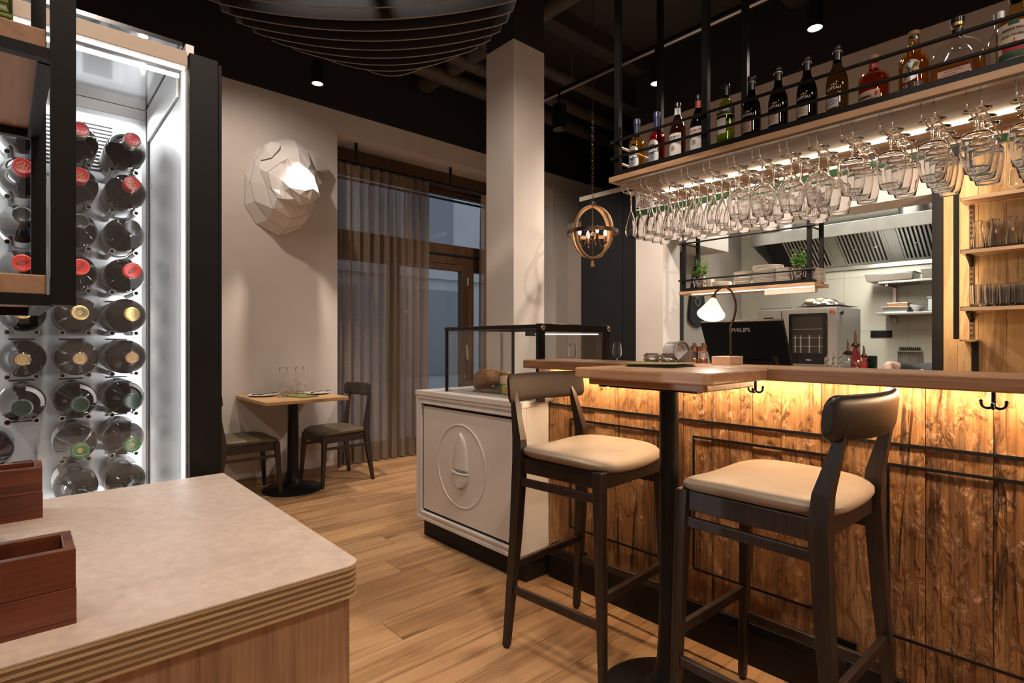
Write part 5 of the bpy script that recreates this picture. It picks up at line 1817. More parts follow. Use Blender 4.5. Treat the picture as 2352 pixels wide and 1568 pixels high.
small_bottle('clear ribbed bitters bottle with dark stopper beside the straws', 2.46, 0.726, 0.262, 0.021, 'glass', 'tint_bottle_green', 'bronze', 0.045, 12)
small_bottle('tallest red bottle with long copper pourer among the small bottles', 2.58, 0.734, 0.295, 0.018, 'tint_red', 'ink_red', 'bronze', 0.05)
small_bottle('short red bottle with copper pourer behind the bar top', 2.60, 0.709, 0.248, 0.013, 'tint_red', 'ink_red', 'bronze', 0.035)
small_bottle('tiny amber bottle beside the short red one', 2.62, 0.699, 0.230, 0.011, 'tint_amber', 'tint_amber', 'bronze', 0.0)
small_bottle('slim clear bottle between the straws and the red bottles', 2.50, 0.703, 0.225, 0.014, 'glass', 'label_white', 'copper', 0.0)
gj = thing('green_glass_jar', 'ribbed dark green glass jar behind the bar top', 'jar', (2.54, 0.664, WT))
MB().lathe([(0, 0.0), (0.017, 0.002), (0.017, 0.20), (0.018, 0.206), (0.017, 0.212), (0.018, 0.218), (0.017, 0.224), (0.018, 0.230), (0.0172, 0.242)], 28, c=(2.54, 0.664, WT)).build('ribbed_wall', M['tint_bottle_green'], gj)
MB().lathe([(0.0, 0.01), (0.0155, 0.01), (0.0155, 0.19), (0, 0.191)], 20, c=(2.54, 0.664, WT)).build('filling', M['pepper'], gj)
sj = thing('straw_jar', 'small steel cup holding paper straws behind the bar top', 'cup', (2.44, 0.79, WT))
MB().lathe([(0, 0), (0.028, 0.001), (0.031, 0.11), (0.0295, 0.11), (0.027, 0.005)], 20, c=(2.44, 0.79, WT)).build('cup_wall', M['steel'], sj)
M['straw'] = mat('striped_straw', (0.66, 0.52, 0.40), 0.6)
for k, (dx, dy, h) in enumerate(((-0.012, 0.008, 0.245), (0.004, -0.012, 0.26), (0.012, 0.004, 0.255), (0.0, 0.016, 0.235))):
    s_ = tag(MB().cyl((2.44 + dx, 0.79 + dy, WT + 0.01), (2.44 + dx * 2, 0.79 + dy * 2 - 0.02, WT + h), 0.004, 8).build('drinking_straw', M['straw'], origin=(2.44 + dx, 0.79 + dy, WT + 0.01)), f'striped paper straw in the steel cup, {["first", "second", "third", "fourth"][k]} from the oven side', 'straw', 'paper straws in the cup')
    sp = MB()
    a_, b_ = Vector((2.44 + dx, 0.79 + dy, WT + 0.01)), Vector((2.44 + dx * 2, 0.79 + dy * 2 - 0.02, WT + h))
    sp.tube([a_.lerp(b_, t / 60) + Vector((0.0042 * math.cos(t * 1.1), 0.0042 * math.sin(t * 1.1), 0)) for t in range(24, 60)], 0.0014, 4)
    sp.build('stripe', M['bronze'], s_)
msp = thing('bar_spoon', 'long twisted bar spoon standing behind the straws', 'spoon', (2.47, 0.82, WT))
MB().cyl((2.452, 0.80, WT + 0.012), (2.48, 0.812, WT + 0.36), 0.003, 8).build('handle', M['bronze'], msp)
MB().sphere((2.481, 0.812, WT + 0.368), 0.007, 10, 8, sc=(1, 0.6, 1.8)).build('spoon_end', M['bronze'], msp)
tw = tag(MB().tube([(2.40, 0.95, WT + 0.07), (2.39, 0.975, WT + 0.20), (2.385, 0.985, WT + 0.235)], [0.008, 0.011, 0.012], 12).build('wooden_muddler', M['back_wood'], origin=(2.4, 0.95, WT + 0.07)), 'brown wooden muddler leaning behind the bar top by the monitor', 'muddler')
bo = thing('garnish_tray', 'tray of lemon slices and a steel strainer behind the bar top', 'tray', (2.45, 0.88, WT))
B(2.36, 2.56, 0.80, 1.0, WT + 0.0, WT + 0.07).build('tray_box', M['steel'], bo, bevel=0.004)
B(2.39, 2.44, 0.90, 0.95, WT + 0.0705, WT + 0.125).build('strainer', M['steel_dark'], bo, bevel=0.006)
M['lemon'] = mat('lemon', (0.72, 0.60, 0.22), 0.5, noise=0.15, nscale=60)
for k in range(4):
    MB().cyl((2.42 + 0.02 * k, 0.875 - 0.018 * k, WT + 0.072), (2.42 + 0.02 * k, 0.872 - 0.018 * k, WT + 0.118), 0.03, 18).build('lemon_slice', M['lemon'], bo, bevel=0.003)
# two wine glasses standing beyond the glass case on the bar return
rs = thing('side_table', 'dark service table beyond the glass case', 'table', (2.72, 2.05, 0))
B(2.60, 3.0, 1.95, 2.5, 1.0, 1.03).build('table_top', M['black_matte'], rs)
for (x, y) in ((2.63, 1.98), (2.97, 1.98), (2.63, 2.47), (2.97, 2.47)):
    B(x - 0.02, x + 0.02, y - 0.02, y + 0.02, 0.0, 0.9998).build('leg', M['black_matte'], rs)
wine_glass_up('wine glass seen through the end pane of the glass case', (2.66, 2.37, 1.0303), 0.72, 'wine glasses beyond the glass case')
wine_glass_up('wine glass beyond the glass case, against the black wall panel', (2.80, 2.12, 1.0303), 0.76, 'wine glasses beyond the glass case')

# ------------------------------------------------------------------ hanging bottle shelf above the bar
SX0, SX1, SZ, SY0, SY1 = 2.50, 3.12, 2.105, -0.45, 1.952
hs = thing('bottle_shelf', 'long oak shelf in a black steel frame hanging over the bar with bottles', 'shelf', (2.8, 0.75, SZ))
B(SX0, SX1, SY0, SY1, SZ, 2.134).build('shelf_board', M['shelf_oak'], hs, origin=(2.8, 0.75, SZ), bevel=0.0015)
for x in (SX0 + 0.004, 2.93):
    B(x, x + 0.03, SY0, 1.918, 2.1343, 2.160).build('frame_rail', M['black_metal'], hs, bevel=0.001)
B(SX0 + 0.035, 2.929, 1.885, 1.918, 2.1343, 2.160).build('frame_rail', M['black_metal'], hs)
for y in (1.885, 1.352, -0.20):
    for x in (SX0 + 0.004, 2.93):
        B(x, x + 0.032, y, y + 0.032, 2.1605, CZ).build('post', M['black_metal'], hs, bevel=0.001)
for z in (2.234, 2.327):
    MB().cyl((2.492, SY0, z - 0.045), (2.492, 1.93, z), 0.0075, 12).build('guard_rail', M['black_metal'], hs)
    MB().cyl((2.515, 1.922, z - 0.012), (2.945, 1.922, z - 0.012), 0.0065, 12).build('side_rail', M['steel_dark'], hs)
B(2.885, 2.899, SY0, SY1 - 0.10, 2.0995, 2.1047).build('led_strip', M['led'], hs)
B(2.520, 2.550, SY0, SY1 - 0.03, 2.1015, 2.1047).build('fixing_strip', M['steel'], hs)
RY = [1.867, 1.742, 1.619, 1.494, 1.372, 1.248, 1.127, 1.005, 0.884, 0.754, 0.618, 0.484, 0.350, 0.217]
for i, y in enumerate(RY):
    g = 0.0168 if i < 9 else 0.0205
    for s in (-1, 1):
        pts = [(2.535, y + s * g, 2.1015), (2.535, y + s * g, 2.060), (2.541, y + s * g, 2.050), (2.552, y + s * g, 2.0455), (3.03, y + s * g, 2.0455), (3.040, y + s * g, 2.049), (3.043, y + s * g, 2.058), (3.043, y + s * g, 2.1045)]
        MB().tube(pts, 0.0027, 8).build('glass_rail', M['chrome'], hs)
    MB().cyl((3.043, y - g, 2.058), (3.043, y + g, 2.058), 0.0027, 8).build('glass_rail_end', M['chrome'], hs)

# hanging glasses: foot on the rails, bowl down
FZ = 2.0487


def hang(kind):
    root = thing('hanging_glass', 'x', 'glass', (0, 0, 0))
    if kind == 'tear':
        stem = [(0.0, 0.0042), (0.030, 0.0032), (0.0335, 0.0018), (0.0335, 0.0), (0.012, -0.0035), (0.0048, -0.009), (0.0036, -0.03), (0.0034, -0.095), (0.0052, -0.108), (0.0, -0.110)]
        bowl = [(0.0052, -0.104), (0.0105, -0.118), (0.020, -0.148), (0.0285, -0.183), (0.0335, -0.215), (0.0325, -0.232), (0.0285, -0.250)]
        rb, ra = 0, 0
    elif kind == 'balloon':
        stem = [(0.0, 0.0045), (0.038, 0.0034), (0.0425, 0.002), (0.0425, 0.0), (0.014, -0.0035), (0.0055, -0.009), (0.0042, -0.03), (0.0040, -0.090), (0.007, -0.104), (0.0, -0.106)]
        bowl = [(0.007, -0.101), (0.020, -0.107), (0.040, -0.122), (0.0555, -0.144), (0.0575, -0.158), (0.0545, -0.182), (0.047, -0.220), (0.0415, -0.252)]
        rb, ra = 22, 0.014
    else:
        stem = [(0.0, 0.0045), (0.038, 0.0034), (0.0430, 0.002), (0.0430, 0.0), (0.014, -0.0035), (0.0055, -0.009), (0.0042, -0.02), (0.0040, -0.070), (0.0055, -0.080), (0.0, -0.082)]
        bowl = [(0.0055, -0.077), (0.022, -0.0795), (0.040, -0.086), (0.0480, -0.100), (0.0505, -0.130), (0.0485, -0.168), (0.0425, -0.202), (0.0370, -0.228)]
        rb, ra = 10, 0.008
    MB().lathe(stem, 28).local('stem', M['crystal'], root)
    # a real wall: outside down to the rim, round it and back up inside
    th = 0.0016
    inner = [(max(0.0, r_ - th), z_ - (th * 1.5 if k_ < 3 else 0.0)) for k_, (r_, z_) in enumerate(bowl)]
    shell = [(0.0, bowl[0][1] + 0.001)] + bowl + [(bowl[-1][0] - th / 2, bowl[-1][1] - 0.0009)] + inner[::-1] + [(0.0, inner[0][1])]
    MB().lathe(shell, 88 if rb == 22 else 48, ribs=rb, rib=ra).local('bowl', M['crystal'], root)
    return root


protos = {}
ORD = ['first', 'second', 'third', 'fourth', 'fifth', 'sixth', 'seventh', 'eighth', 'ninth', 'tenth', 'eleventh', 'twelfth', 'thirteenth', 'fourteenth']
DESC = {'tear': 'teardrop stemmed glass', 'balloon': 'ribbed balloon glass', 'tulip': 'straight tulip glass'}
POS = ['front', 'second', 'third', 'fourth', 'rear']
for i, y in enumerate(RY):
    kind = 'tear' if i < 5 else ('balloon' if i < 9 else 'tulip')
    xs = [2.605 + 0.083 * k for k in range(5)] if kind == 'tear' else ([2.615 + 0.118 * k for k in range(4)] if kind == 'balloon' else [2.615 + 0.102 * k for k in range(4)])
    if i in (9, 10, 12):
        xs = xs[:3]
    if i in (6, 8):
        xs = xs[:3]
    for k, x in enumerate(xs):
        pos = POS[k] if k < len(xs) - 1 else 'rearmost'
        lab = f'{DESC[kind]} hanging upside down, {pos} on the {ORD[i]} rail pair from the post end'
        jx, jy = R.uniform(-0.008, 0.008), R.uniform(-0.003, 0.003)
        loc = (x + jx, y + jy, FZ)
        if kind not in protos:
            o = hang(kind)
            o.location = loc
            o['label'] = lab
            protos[kind] = o
            o['group'] = {'tear': 'teardrop glasses on the hanging rails', 'balloon': 'ribbed balloon glasses on the hanging rails', 'tulip': 'tulip glasses on the hanging rails'}[kind]
        else:
            dup(protos[kind], loc, R.uniform(0, 0.3), lab)

# ------------------------------------------------------------------ bottles on the shelf: labels face the guests (-x)
BZ = 2.1345
W_ = PI


def shelf_bottle(label, y, prof, glass, x=2.60, n=32):
    root = thing('spirit_bottle', label, 'bottle', (x, y, BZ), 'bottles on the hanging shelf')
    MB().lathe(prof, n).local('body', M[glass], root)
    return root


def lather(root, name, prof, mt, n=28):
    return MB().lathe(prof, n).local(name, M[mt], root)


def letters(root, items, r, mt, name='lettering'):
    mb = MB()
    for (st_, size, z, bold, off, tilt) in items:
        text_wrap(mb, st_, size, r, W_ + off / r, z, bold, tilt=tilt)
    return mb.local(name, M[mt], root)


def wrap_disc(mb, r, th, z, a, b, n=28):
    """filled ellipse wrapped on the bottle"""
    vs = [(r * math.cos(th), r * math.sin(th), z)]
    for i in range(n):
        t = 2 * PI * i / n
        vs.append((r * math.cos(th + a * math.cos(t) / r), r * math.sin(th + a * math.cos(t) / r), z + b * math.sin(t)))
    mb.add(vs, [(0, 1 + i, 1 + (i + 1) % n) for i in range(n)])


def wrap_ring(mb, r, th, z, a, b, w_=0.0012, n=28):
    vs, fs = [], []
    for i in range(n):
        t = 2 * PI * i / n
        for q in (0, w_):
            vs.append((r * math.cos(th + (a - q) * math.cos(t) / r), r * math.sin(th + (a - q) * math.cos(t) / r), z + (b - q) * math.sin(t)))
    for i in range(n):
        j = (i + 1) % n
        fs.append((2 * i, 2 * j, 2 * j + 1, 2 * i + 1))
    mb.add(vs, fs)


def martini(label, y, glass):
    r = 0.0450
    b = shelf_bottle(label, y, [(0, 0.004), (r * .9, 0.0), (r, 0.004), (r, 0.172), (r * 0.98, 0.186), (r * 0.80, 0.202), (r * 0.55, 0.214), (0.0155, 0.228), (0.0150, 0.236)], glass)
    lather(b, 'liquid', [(0, 0.006), (r * 0.9, 0.006), (r * 0.9, 0.17), (r * .7, 0.195), (0, 0.196)], glass)
    lather(b, 'capsule', [(0.0158, 0.228), (0.0162, 0.285), (0.0190, 0.287), (0.0195, 0.318), (0.0175, 0.322), (0, 0.322)], 'blue_cap')
    mb = MB()
    rl = r + 0.0006
    # arched label
    mb.patch(rl, W_ - 0.78, W_ + 0.78, 0.035, 0.128, 14)
    ts = [W_ - 0.78 + 1.56 * i / 14 for i in range(15)]
    top = [(rl * math.cos(t), rl * math.sin(t), 0.128 + 0.034 * math.sqrt(max(0, 1 - ((t - W_) / 0.78) ** 2))) for t in ts]
    bot = [(rl * math.cos(t), rl * math.sin(t), 0.128) for t in ts]
    mb.add(bot + top, [(i, i + 1, 15 + i + 1, 15 + i) for i in range(14)])
    lb = mb.local('label', M['label_silver'], b)
    e = MB()
    e.patch(rl, W_ - 0.80, W_ + 0.80, 0.030, 0.0345, 14)
    e.local('label_foot', M['ink_blue'], b)
    e = MB()
    wrap_disc(e, rl + 0.0004, W_, 0.101, 0.017, 0.022)
    e.local('badge', M['ink_blue'], lb)
    e = MB()
    e.patch(rl + 0.0007, W_ - 0.76, W_ + 0.76, 0.0925, 0.1105, 12)
    e.local('badge_band', M['ink'], lb)
    e = MB()
    for s in (-0.011, 0.011):
        wrap_ring(e, rl + 0.0004, W_ + s / r, 0.136, 0.008, 0.009, 0.002)
    wrap_disc(e, rl + 0.0004, W_, 0.146, 0.005, 0.006)
    e.local('medal', M['ink_gold'], lb)
    e = MB()
    text_wrap(e, 'MARTINI', 0.0175, rl + 0.001, W_, 0.1015, 0.0006, sx=0.85)
    e.local('lettering', M['ink_white'], lb)
    e = MB()
    e.patch(rl + 0.0004, W_ - 0.13, W_ + 0.13, 0.064, 0.068, 4)
    e.local('fine_print', M['ink'], lb)
    return b


martini('yellow aperitif bottle with blue cap reading MARTINI, at the post end', 1.830, 'tint_yellow')
martini('bright red aperitif bottle with blue cap reading MARTINI', 1.700, 'tint_red')


def vermut(label, y, glass, red):
    r = 0.0420
    b = shelf_bottle(label, y, [(0, 0.004), (r * .9, 0), (r, 0.004), (r, 0.165), (r * 0.97, 0.185), (r * 0.80, 0.215), (r * 0.58, 0.240), (0.0170, 0.262), (0.0150, 0.285), (0.0145, 0.30)], glass)
    lather(b, 'neck_label', [(0.0172, 0.264), (0.0156, 0.300)], 'ink_red' if red else 'label_white')
    lather(b, 'cap', [(0.0158, 0.3005), (0.0178, 0.302), (0.0178, 0.328), (0.0165, 0.331), (0, 0.331)], 'black_cap')
    e = MB()
    e.patch(r + 0.0006, W_ - 0.95, W_ + 0.95, 0.040, 0.160, 16)
    lb = e.local('label', M['label_white'], b)
    letters(lb, [('VERMUT', 0.0185, 0.1400, 0.0004, 0, 0.0)], r + 0.0011, 'ink_red' if red else 'ink')
    e = MB()
    for q in (0.013, 0.0095, 0.005):
        wrap_ring(e, r + 0.0011, W_ - 0.005 / r, 0.082, q, q, 0.0016)
    wrap_disc(e, r + 0.0011, W_ - 0.005 / r, 0.082, 0.0022, 0.0022)
    wrap_disc(e, r + 0.0011, W_, 0.155, 0.0025, 0.0025)
    e.local('rosette', M['ink'], lb)
    e = MB()
    for q in (0.268, 0.282, 0.294):
        wrap_ring(e, 0.0176 - (q - 0.264) * 0.045, W_ + 0.6, q, 0.007, 0.006, 0.0018)
        wrap_ring(e, 0.0176 - (q - 0.264) * 0.045, W_ + 0.6, q, 0.004, 0.003, 0.0014)
    e.local('neck_print', M['label_pink'] if red else M['ink_blue'], b)
    return b


vermut('amber brown bottle with white label reading VERMUT and blue neck print', 1.572, 'tint_brown', False)
vermut('dark bottle with white label and red neck band reading VERMUT, beside the middle post', 1.452, 'tint_dark', True)

# green sherry bottle
r = 0.0425
b = shelf_bottle('green bottle with black band reading TIO PEPE', 1.305, [(0, 0.004), (r * .9, 0), (r, 0.004), (r, 0.205), (r * 0.96, 0.225), (r * 0.72, 0.242), (0.0175, 0.256), (0.0152, 0.275), (0.0148, 0.30)], 'tint_green')
lather(b, 'capsule', [(0.0158, 0.278), (0.0162, 0.318), (0.0185, 0.320), (0.0190, 0.334), (0.0165, 0.338), (0, 0.338)], 'black_cap')
e = MB()
e.lathe([(r + 0.0006, 0.178), (r + 0.0006, 0.212)], 32)
lb = e.local('black_band', M['label_black'], b)
MB().lathe([(r + 0.0007, 0.1735), (r + 0.0007, 0.1775)], 32).local('gilt_line', M['ink_gold'], b)
letters(lb, [('TIO PEPE', 0.0180, 0.196, 0.0002, 0.0, 0)], r + 0.0011, 'ink_white')
e = MB()
e.patch(r + 0.0006, W_ - 0.75, W_ + 0.45, 0.085, 0.160, 12)
lb = e.local('label', M['label_white'], b)
e = MB()
e.tube([((r + 0.0011) * math.cos(W_ + q / r), (r + 0.0011) * math.sin(W_ + q / r), 0.108 + 0.006 * math.sin(q * 420)) for q in [-0.014 + 0.0025 * i for i in range(11)]], 0.0006, 4)
e.local('signature', M['ink'], lb)
lather(b, 'liquid', [(0, 0.006), (r * 0.88, 0.006), (r * 0.88, 0.09), (0, 0.091)], 'tint_green')


def lustau(label, y, glass, lab):
    r = 0.0425
    b = shelf_bottle(label, y, [(0, 0.004), (r * .9, 0), (r, 0.004), (r * 1.0, 0.145), (r * 0.97, 0.175), (r * 0.85, 0.200), (r * 0.62, 0.225), (0.0180, 0.243), (0.0155, 0.268), (0.0150, 0.30)], glass)
    lather(b, 'capsule', [(0.0160, 0.262), (0.0164, 0.298)], 'black_cap')
    lather(b, 'collar', [(0.0165, 0.2985), (0.0195, 0.299), (0.0195, 0.302), (0.0165, 0.3025)], 'steel_dark')
    lather(b, 'stopper', [(0.0165, 0.303), (0.0180, 0.305), (0.0180, 0.326), (0.0165, 0.329), (0, 0.329)], 'black_cap')
    letters(b, [('LUSTAU', 0.0165, 0.1365, 0.0005, -0.002, 0)], r + 0.0006, 'ink_white')
    e = MB()
    for s in (-0.008, 0.0, 0.008):
        wrap_disc(e, r * 0.997 + 0.0008, W_ + s / r, 0.153 - abs(s) * 0.2, 0.0042, 0.0035 if s else 0.005)
    e.local('crest', M['ink_gold'], b)
    e = MB()
    e.patch(r + 0.0006, W_ - 0.85, W_ + 0.42, 0.055, 0.112, 12)
    lb = e.local('label', M[lab], b)
    e = MB()
    for q, (w0, w1) in enumerate(((-0.6, 0.2), (-0.5, 0.1), (-0.75, 0.3), (-0.75, 0.1))):
        e.patch(r + 0.001, W_ + w0, W_ + w1, 0.096 - 0.009 * q, 0.0985 - 0.009 * q, 8)
    e.local('fine_print', M['ink'], lb)
    e = MB()
    for q in (-0.007, 0.007):
        wrap_disc(e, r + 0.0006, W_ + q / r, 0.022, 0.0012, 0.0012)
    e.local('glass_studs', M['ink_white'], b)
    return b


lustau('almost black sherry bottle reading LUSTAU, next to the green bottle', 1.178, 'tint_dark', 'label_pink')
lustau('black sherry bottle reading LUSTAU with reddish foot and cream label, second of its kind', 1.054, 'tint_dark', 'label_cream')
lustau('black sherry bottle reading LUSTAU with cream label, third of its kind', 0.930, 'tint_dark', 'label_cream')
lustau('olive brown sherry bottle reading LUSTAU with lilac label and screw cap', 0.809, 'tint_olive', 'label_lilac')

# rum with an 8
r = 0.054
b = shelf_bottle('round shouldered amber red rum bottle with an 8 on its label', 0.674, [(0, 0.004), (r * .92, 0), (r, 0.004), (r * 1.0, 0.125), (r * 0.97, 0.142), (r * 0.80, 0.156), (r * 0.5, 0.166), (0.0165, 0.172), (0.0160, 0.21)], 'tint_rust')
lather(b, 'liquid', [(0, 0.006), (r * 0.92, 0.006), (r * 0.92, 0.125), (r * .7, 0.150), (0, 0.151)], 'tint_rust')
lather(b, 'neck_label', [(0.0170, 0.178), (0.0168, 0.198)], 'ink_red')
letters(b, [('8', 0.014, 0.188, 0.0006, 0.003, 0)], 0.0176, 'label_pink')
lather(b, 'stopper', [(0.016, 0.211), (0.0195, 0.214), (0.0195, 0.230), (0.0175, 0.233), (0, 0.233)], 'cork')
e = MB()
e.patch(r + 0.0006, W_ - 0.95, W_ + 0.62, 0.038, 0.078, 14)
lb = e.local('label', M['label_pink'], b)
letters(lb, [('8', 0.026, 0.060, 0.001, 0.022, 0)], r + 0.0011, 'ink_red')
e = MB()
e.patch(r + 0.0011, W_ - 0.85, W_ + 0.15, 0.050, 0.059, 10)
e.local('gilt_banner', M['gold'], lb)
e = MB()
e.patch(r + 0.0016, W_ - 0.7, W_ + 0.0, 0.0525, 0.0565, 10)
e.local('banner_print', M['ink'], lb)

# whisky, round neck bulb, shield label, XII 12
r = 0.050
b = shelf_bottle('golden whisky bottle with bulb neck, grey shield label and the number 12', 0.539, [(0, 0.004), (r * .92, 0), (r, 0.004), (r * 1.0, 0.140), (r * 0.95, 0.162), (r * 0.76, 0.178), (0.0225, 0.188), (0.0250, 0.202), (0.0235, 0.214), (0.0180, 0.222), (0.0175, 0.232), (0.0190, 0.240), (0.0172, 0.248), (0.018, 0.256)], 'tint_gold')
lather(b, 'liquid', [(0, 0.006), (r * 0.92, 0.006), (r * 0.92, 0.14), (r * .7, 0.172), (0.021, 0.186), (0.022, 0.205), (0, 0.206)], 'tint_amber')
lather(b, 'stopper', [(0.016, 0.257), (0.0195, 0.259), (0.0195, 0.272), (0.018, 0.275), (0, 0.275)], 'cork')
sh = [(x_ * 1.25, z_ + 0.022) for x_, z_ in [(-0.020, 0.112), (-0.010, 0.122), (0.0, 0.130), (0.012, 0.126), (0.024, 0.114), (0.020, 0.092), (0.024, 0.075), (0.014, 0.055), (0.0, 0.048), (-0.016, 0.047), (-0.024, 0.052), (-0.021, 0.075)]]
e = MB()
rl = r + 0.0007
vs = [(rl * math.cos(W_), rl * math.sin(W_), 0.110)] + [(rl * math.cos(W_ + a / rl), rl * math.sin(W_ + a / rl), z) for a, z in sh]
e.add(vs, [(0, 1 + i, 1 + (i + 1) % len(sh)) for i in range(len(sh))])
lb = e.local('shield_label', M['label_silver'], b)
e = MB()
for q in (0.010, 0.006):
    wrap_ring(e, rl + 0.0005, W_, 0.112, q, q, 0.0016)
for sg in (-1, 1):
    e.tube([((rl + 0.0005) * math.cos(W_ + t * 0.016 / rl), (rl + 0.0005) * math.sin(W_ + t * 0.016 / rl), 0.112 + sg * t * 0.016) for t in (-1, -0.5, 0, 0.5, 1)], 0.0010, 4)
e.patch(rl + 0.0006, W_ - 0.46, W_ + 0.46, 0.089, 0.095, 8)
e.local('emblem', M['ink'], lb)
e = MB()
e.patch(r + 0.0006, W_ - 0.78, W_ + 0.78, 0.041, 0.063, 14)
lb = e.local('foot_label', M['label_dusk'], b)
letters(lb, [('XII', 0.018, 0.0515, 0.0003, -0.020, 0), ('12', 0.020, 0.0520, 0.0004, 0.018, 0)], r + 0.0012, 'label_lilac')

# miniature behind
r = 0.028
b = shelf_bottle('miniature yellow bottle with wooden cap standing behind the whisky', 0.522, [(0, 0.002), (r, 0.004), (r, 0.085), (r * 0.8, 0.10), (0.012, 0.112), (0.012, 0.13)], 'tint_yellow', x=2.80)
lather(b, 'neck_band', [(0.0126, 0.112), (0.0126, 0.130)], 'ink_red')
lather(b, 'stopper', [(0.0125, 0.1305), (0.0155, 0.132), (0.0155, 0.147), (0, 0.148)], 'cork')

# flat round shouldered flask: clear glass, bourbon in the lower half
b = thing('spirit_bottle', 'broad flat clear flask half full of bourbon with black stopper', 'bottle', (2.60, 0.405, BZ), 'bottles on the hanging shelf')


def flask(x, hw, hd, z):
    pass


prof_w = [(0.0, 0.080), (0.006, 0.083), (0.11, 0.083), (0.135, 0.079), (0.160, 0.068), (0.178, 0.050), (0.190, 0.029), (0.196, 0.0175), (0.235, 0.0165)]


def flask_mesh(scale, zmax, zmin=0.0):
    mb = MB()
    rows = [(z, w_) for z, w_ in prof_w if zmin <= z <= zmax]
    vs, fs = [], []
    n = 28
    for z, w_ in rows:
        for i in range(n):
            a = 2 * PI * i / n
            dpt = min(0.026, w_) * scale
            e_ = 0.75
            ca, sa = math.cos(a), math.sin(a)
            vs.append((dpt * abs(ca) ** e_ * (1 if ca > 0 else -1), w_ * scale * abs(sa) ** e_ * (1 if sa > 0 else -1), z))
    for j in range(len(rows) - 1):
        for i in range(n):
            fs.append((j * n + i, j * n + (i + 1) % n, (j + 1) * n + (i + 1) % n, (j + 1) * n + i))
    fs.append(tuple(range(n - 1, -1, -1)))
    fs.append(tuple((len(rows) - 1) * n + i for i in range(n)))
    return mb.add(vs, fs, True)


flask_mesh(1.0, 0.24).local('body', M['glass'], b)
flask_mesh(0.965, 0.115, 0.006).local('liquid', M['tint_amber'], b)
lather(b, 'neck_band', [(0.0172, 0.206), (0.0172, 0.226)], 'black_cap')
lather(b, 'collar', [(0.0172, 0.236), (0.0205, 0.238), (0.0205, 0.25), (0.0172, 0.2505)], 'gold')
lather(b, 'stopper', [(0.0205, 0.251), (0.0215, 0.252), (0.0215, 0.268), (0.019, 0.271), (0, 0.271)], 'black_cap')
B(-0.0272, -0.0266, -0.040, 0.055, 0.054, 0.078).local('label', M['label_pink'], b)
lt = MB()
text_plane(lt, 'Bourbon Whiskey', 0.0075, (-0.0274, 0.008, 0.071), (0, -1, 0), (0, 0, 1), 0.0001)
text_plane(lt, 'Kentucky Straight', 0.006, (-0.0274, 0.02, 0.061), (0, -1, 0), (0, 0, 1), 0.0001)
lt.local('lettering', M['ink'], b)
B(-0.0272, -0.0268, -0.01, 0.05, 0.036, 0.053).local('tax_strip', M['ink_red'], b)
MB().tube([(-0.0250, 0.012 * math.cos(a), 0.150 + 0.012 * math.sin(a)) for a in [2 * PI * i / 24 for i in range(24)]], 0.0014, 6, closed=True).local('glass_seal', M['glass'], b)

# whiskey with barn label at the picture edge, and a clear bottle behind it
r = 0.055
b = shelf_bottle('golden whiskey bottle with a red barn on its label, at the picture edge', 0.243, [(0, 0.004), (r * .92, 0), (r, 0.004), (r * 1.0, 0.150), (r * 0.95, 0.178), (r * 0.75, 0.200), (0.0225, 0.222), (0.0175, 0.232), (0.0170, 0.262)], 'tint_gold')
lather(b, 'liquid', [(0, 0.006), (r * 0.92, 0.006), (r * 0.92, 0.15), (r * .7, 0.196), (0, 0.197)], 'tint_amber')
lather(b, 'cap', [(0.0172, 0.258), (0.0200, 0.26), (0.0200, 0.305), (0.018, 0.309), (0, 0.309)], 'black_cap')
e = MB()
e.patch(r + 0.0006, W_ - 0.95, W_ + 0.95, 0.022, 0.168, 16)
lb = e.local('label', M['label_cream'], b)
e = MB()
e.patch(r + 0.0011, W_ - 0.9, W_ + 0.9, 0.044, 0.067, 14)
e.local('field_print', M['ink_green'], lb)
e = MB()
e.patch(r + 0.0013, W_ - 0.62, W_ + 0.5, 0.067, 0.084, 10)
e.patch(r + 0.0013, W_ - 0.42, W_ + 0.3, 0.084, 0.098, 8)
e.patch(r + 0.0013, W_ - 0.03, W_ + 0.03, 0.098, 0.112, 2)
e.local('barn_print', M['ink_red'], lb)
e = MB()
e.patch(r + 0.0011, W_ - 0.30, W_ + 0.24, 0.158, 0.178, 6)
e.local('crest', M['ink_green'], lb)
letters(lb, [('IRISH WHISKEY', 0.0110, 0.122, 0.0002, 0.0, 0), ('SINGLE MALT', 0.0110, 0.144, 0.0003, 0.0, 0)], r + 0.0012, 'ink')
r = 0.035
b = shelf_bottle('clear glass bottle half hidden behind the barn label whiskey', 0.300, [(0, 0.002), (r, 0.004), (r, 0.18), (r * 0.7, 0.205), (0.015, 0.22), (0.015, 0.27)], 'glass', x=2.72)
lather(b, 'cap', [(0.0155, 0.262), (0.0175, 0.264), (0.0175, 0.29), (0, 0.292)], 'steel_soft')

# ------------------------------------------------------------------ kitchen behind the pass
KX = 7.0
m = MB().box(KX, KX + 0.2, -1.0, 3.5, -0.012, 3.6)
wk = struct(m.build('wall_kitchen', M['taupe_wall']))
TW, TH = 0.60, 0.60
for j in range(6):
    for i in range(7):
        y0 = 3.30 - 0.6 * (i + 1) - 0.0
        z0 = 0.0 + j * TH + 0.12
        B(KX - 0.008, KX - 0.0005, y0 + 0.0012, y0 + TW - 0.0012, z0 + 0.0012, z0 + TH - 0.0012).build('tile', M['kitchen_tile'], wk, origin=(KX, y0 + TW / 2, z0 + TH / 2))
m = MB().box(WX + 0.3, 7.4, 3.30, 3.45, -0.012, 3.6)
struct(m.build('wall_kitchen_side', M['taupe_wall']))
m = MB().box(WX + 0.3, 7.4, -1.2, -1.0, -0.012, 3.6)
struct(m.build('wall_kitchen_end', M['kitchen_tile']))
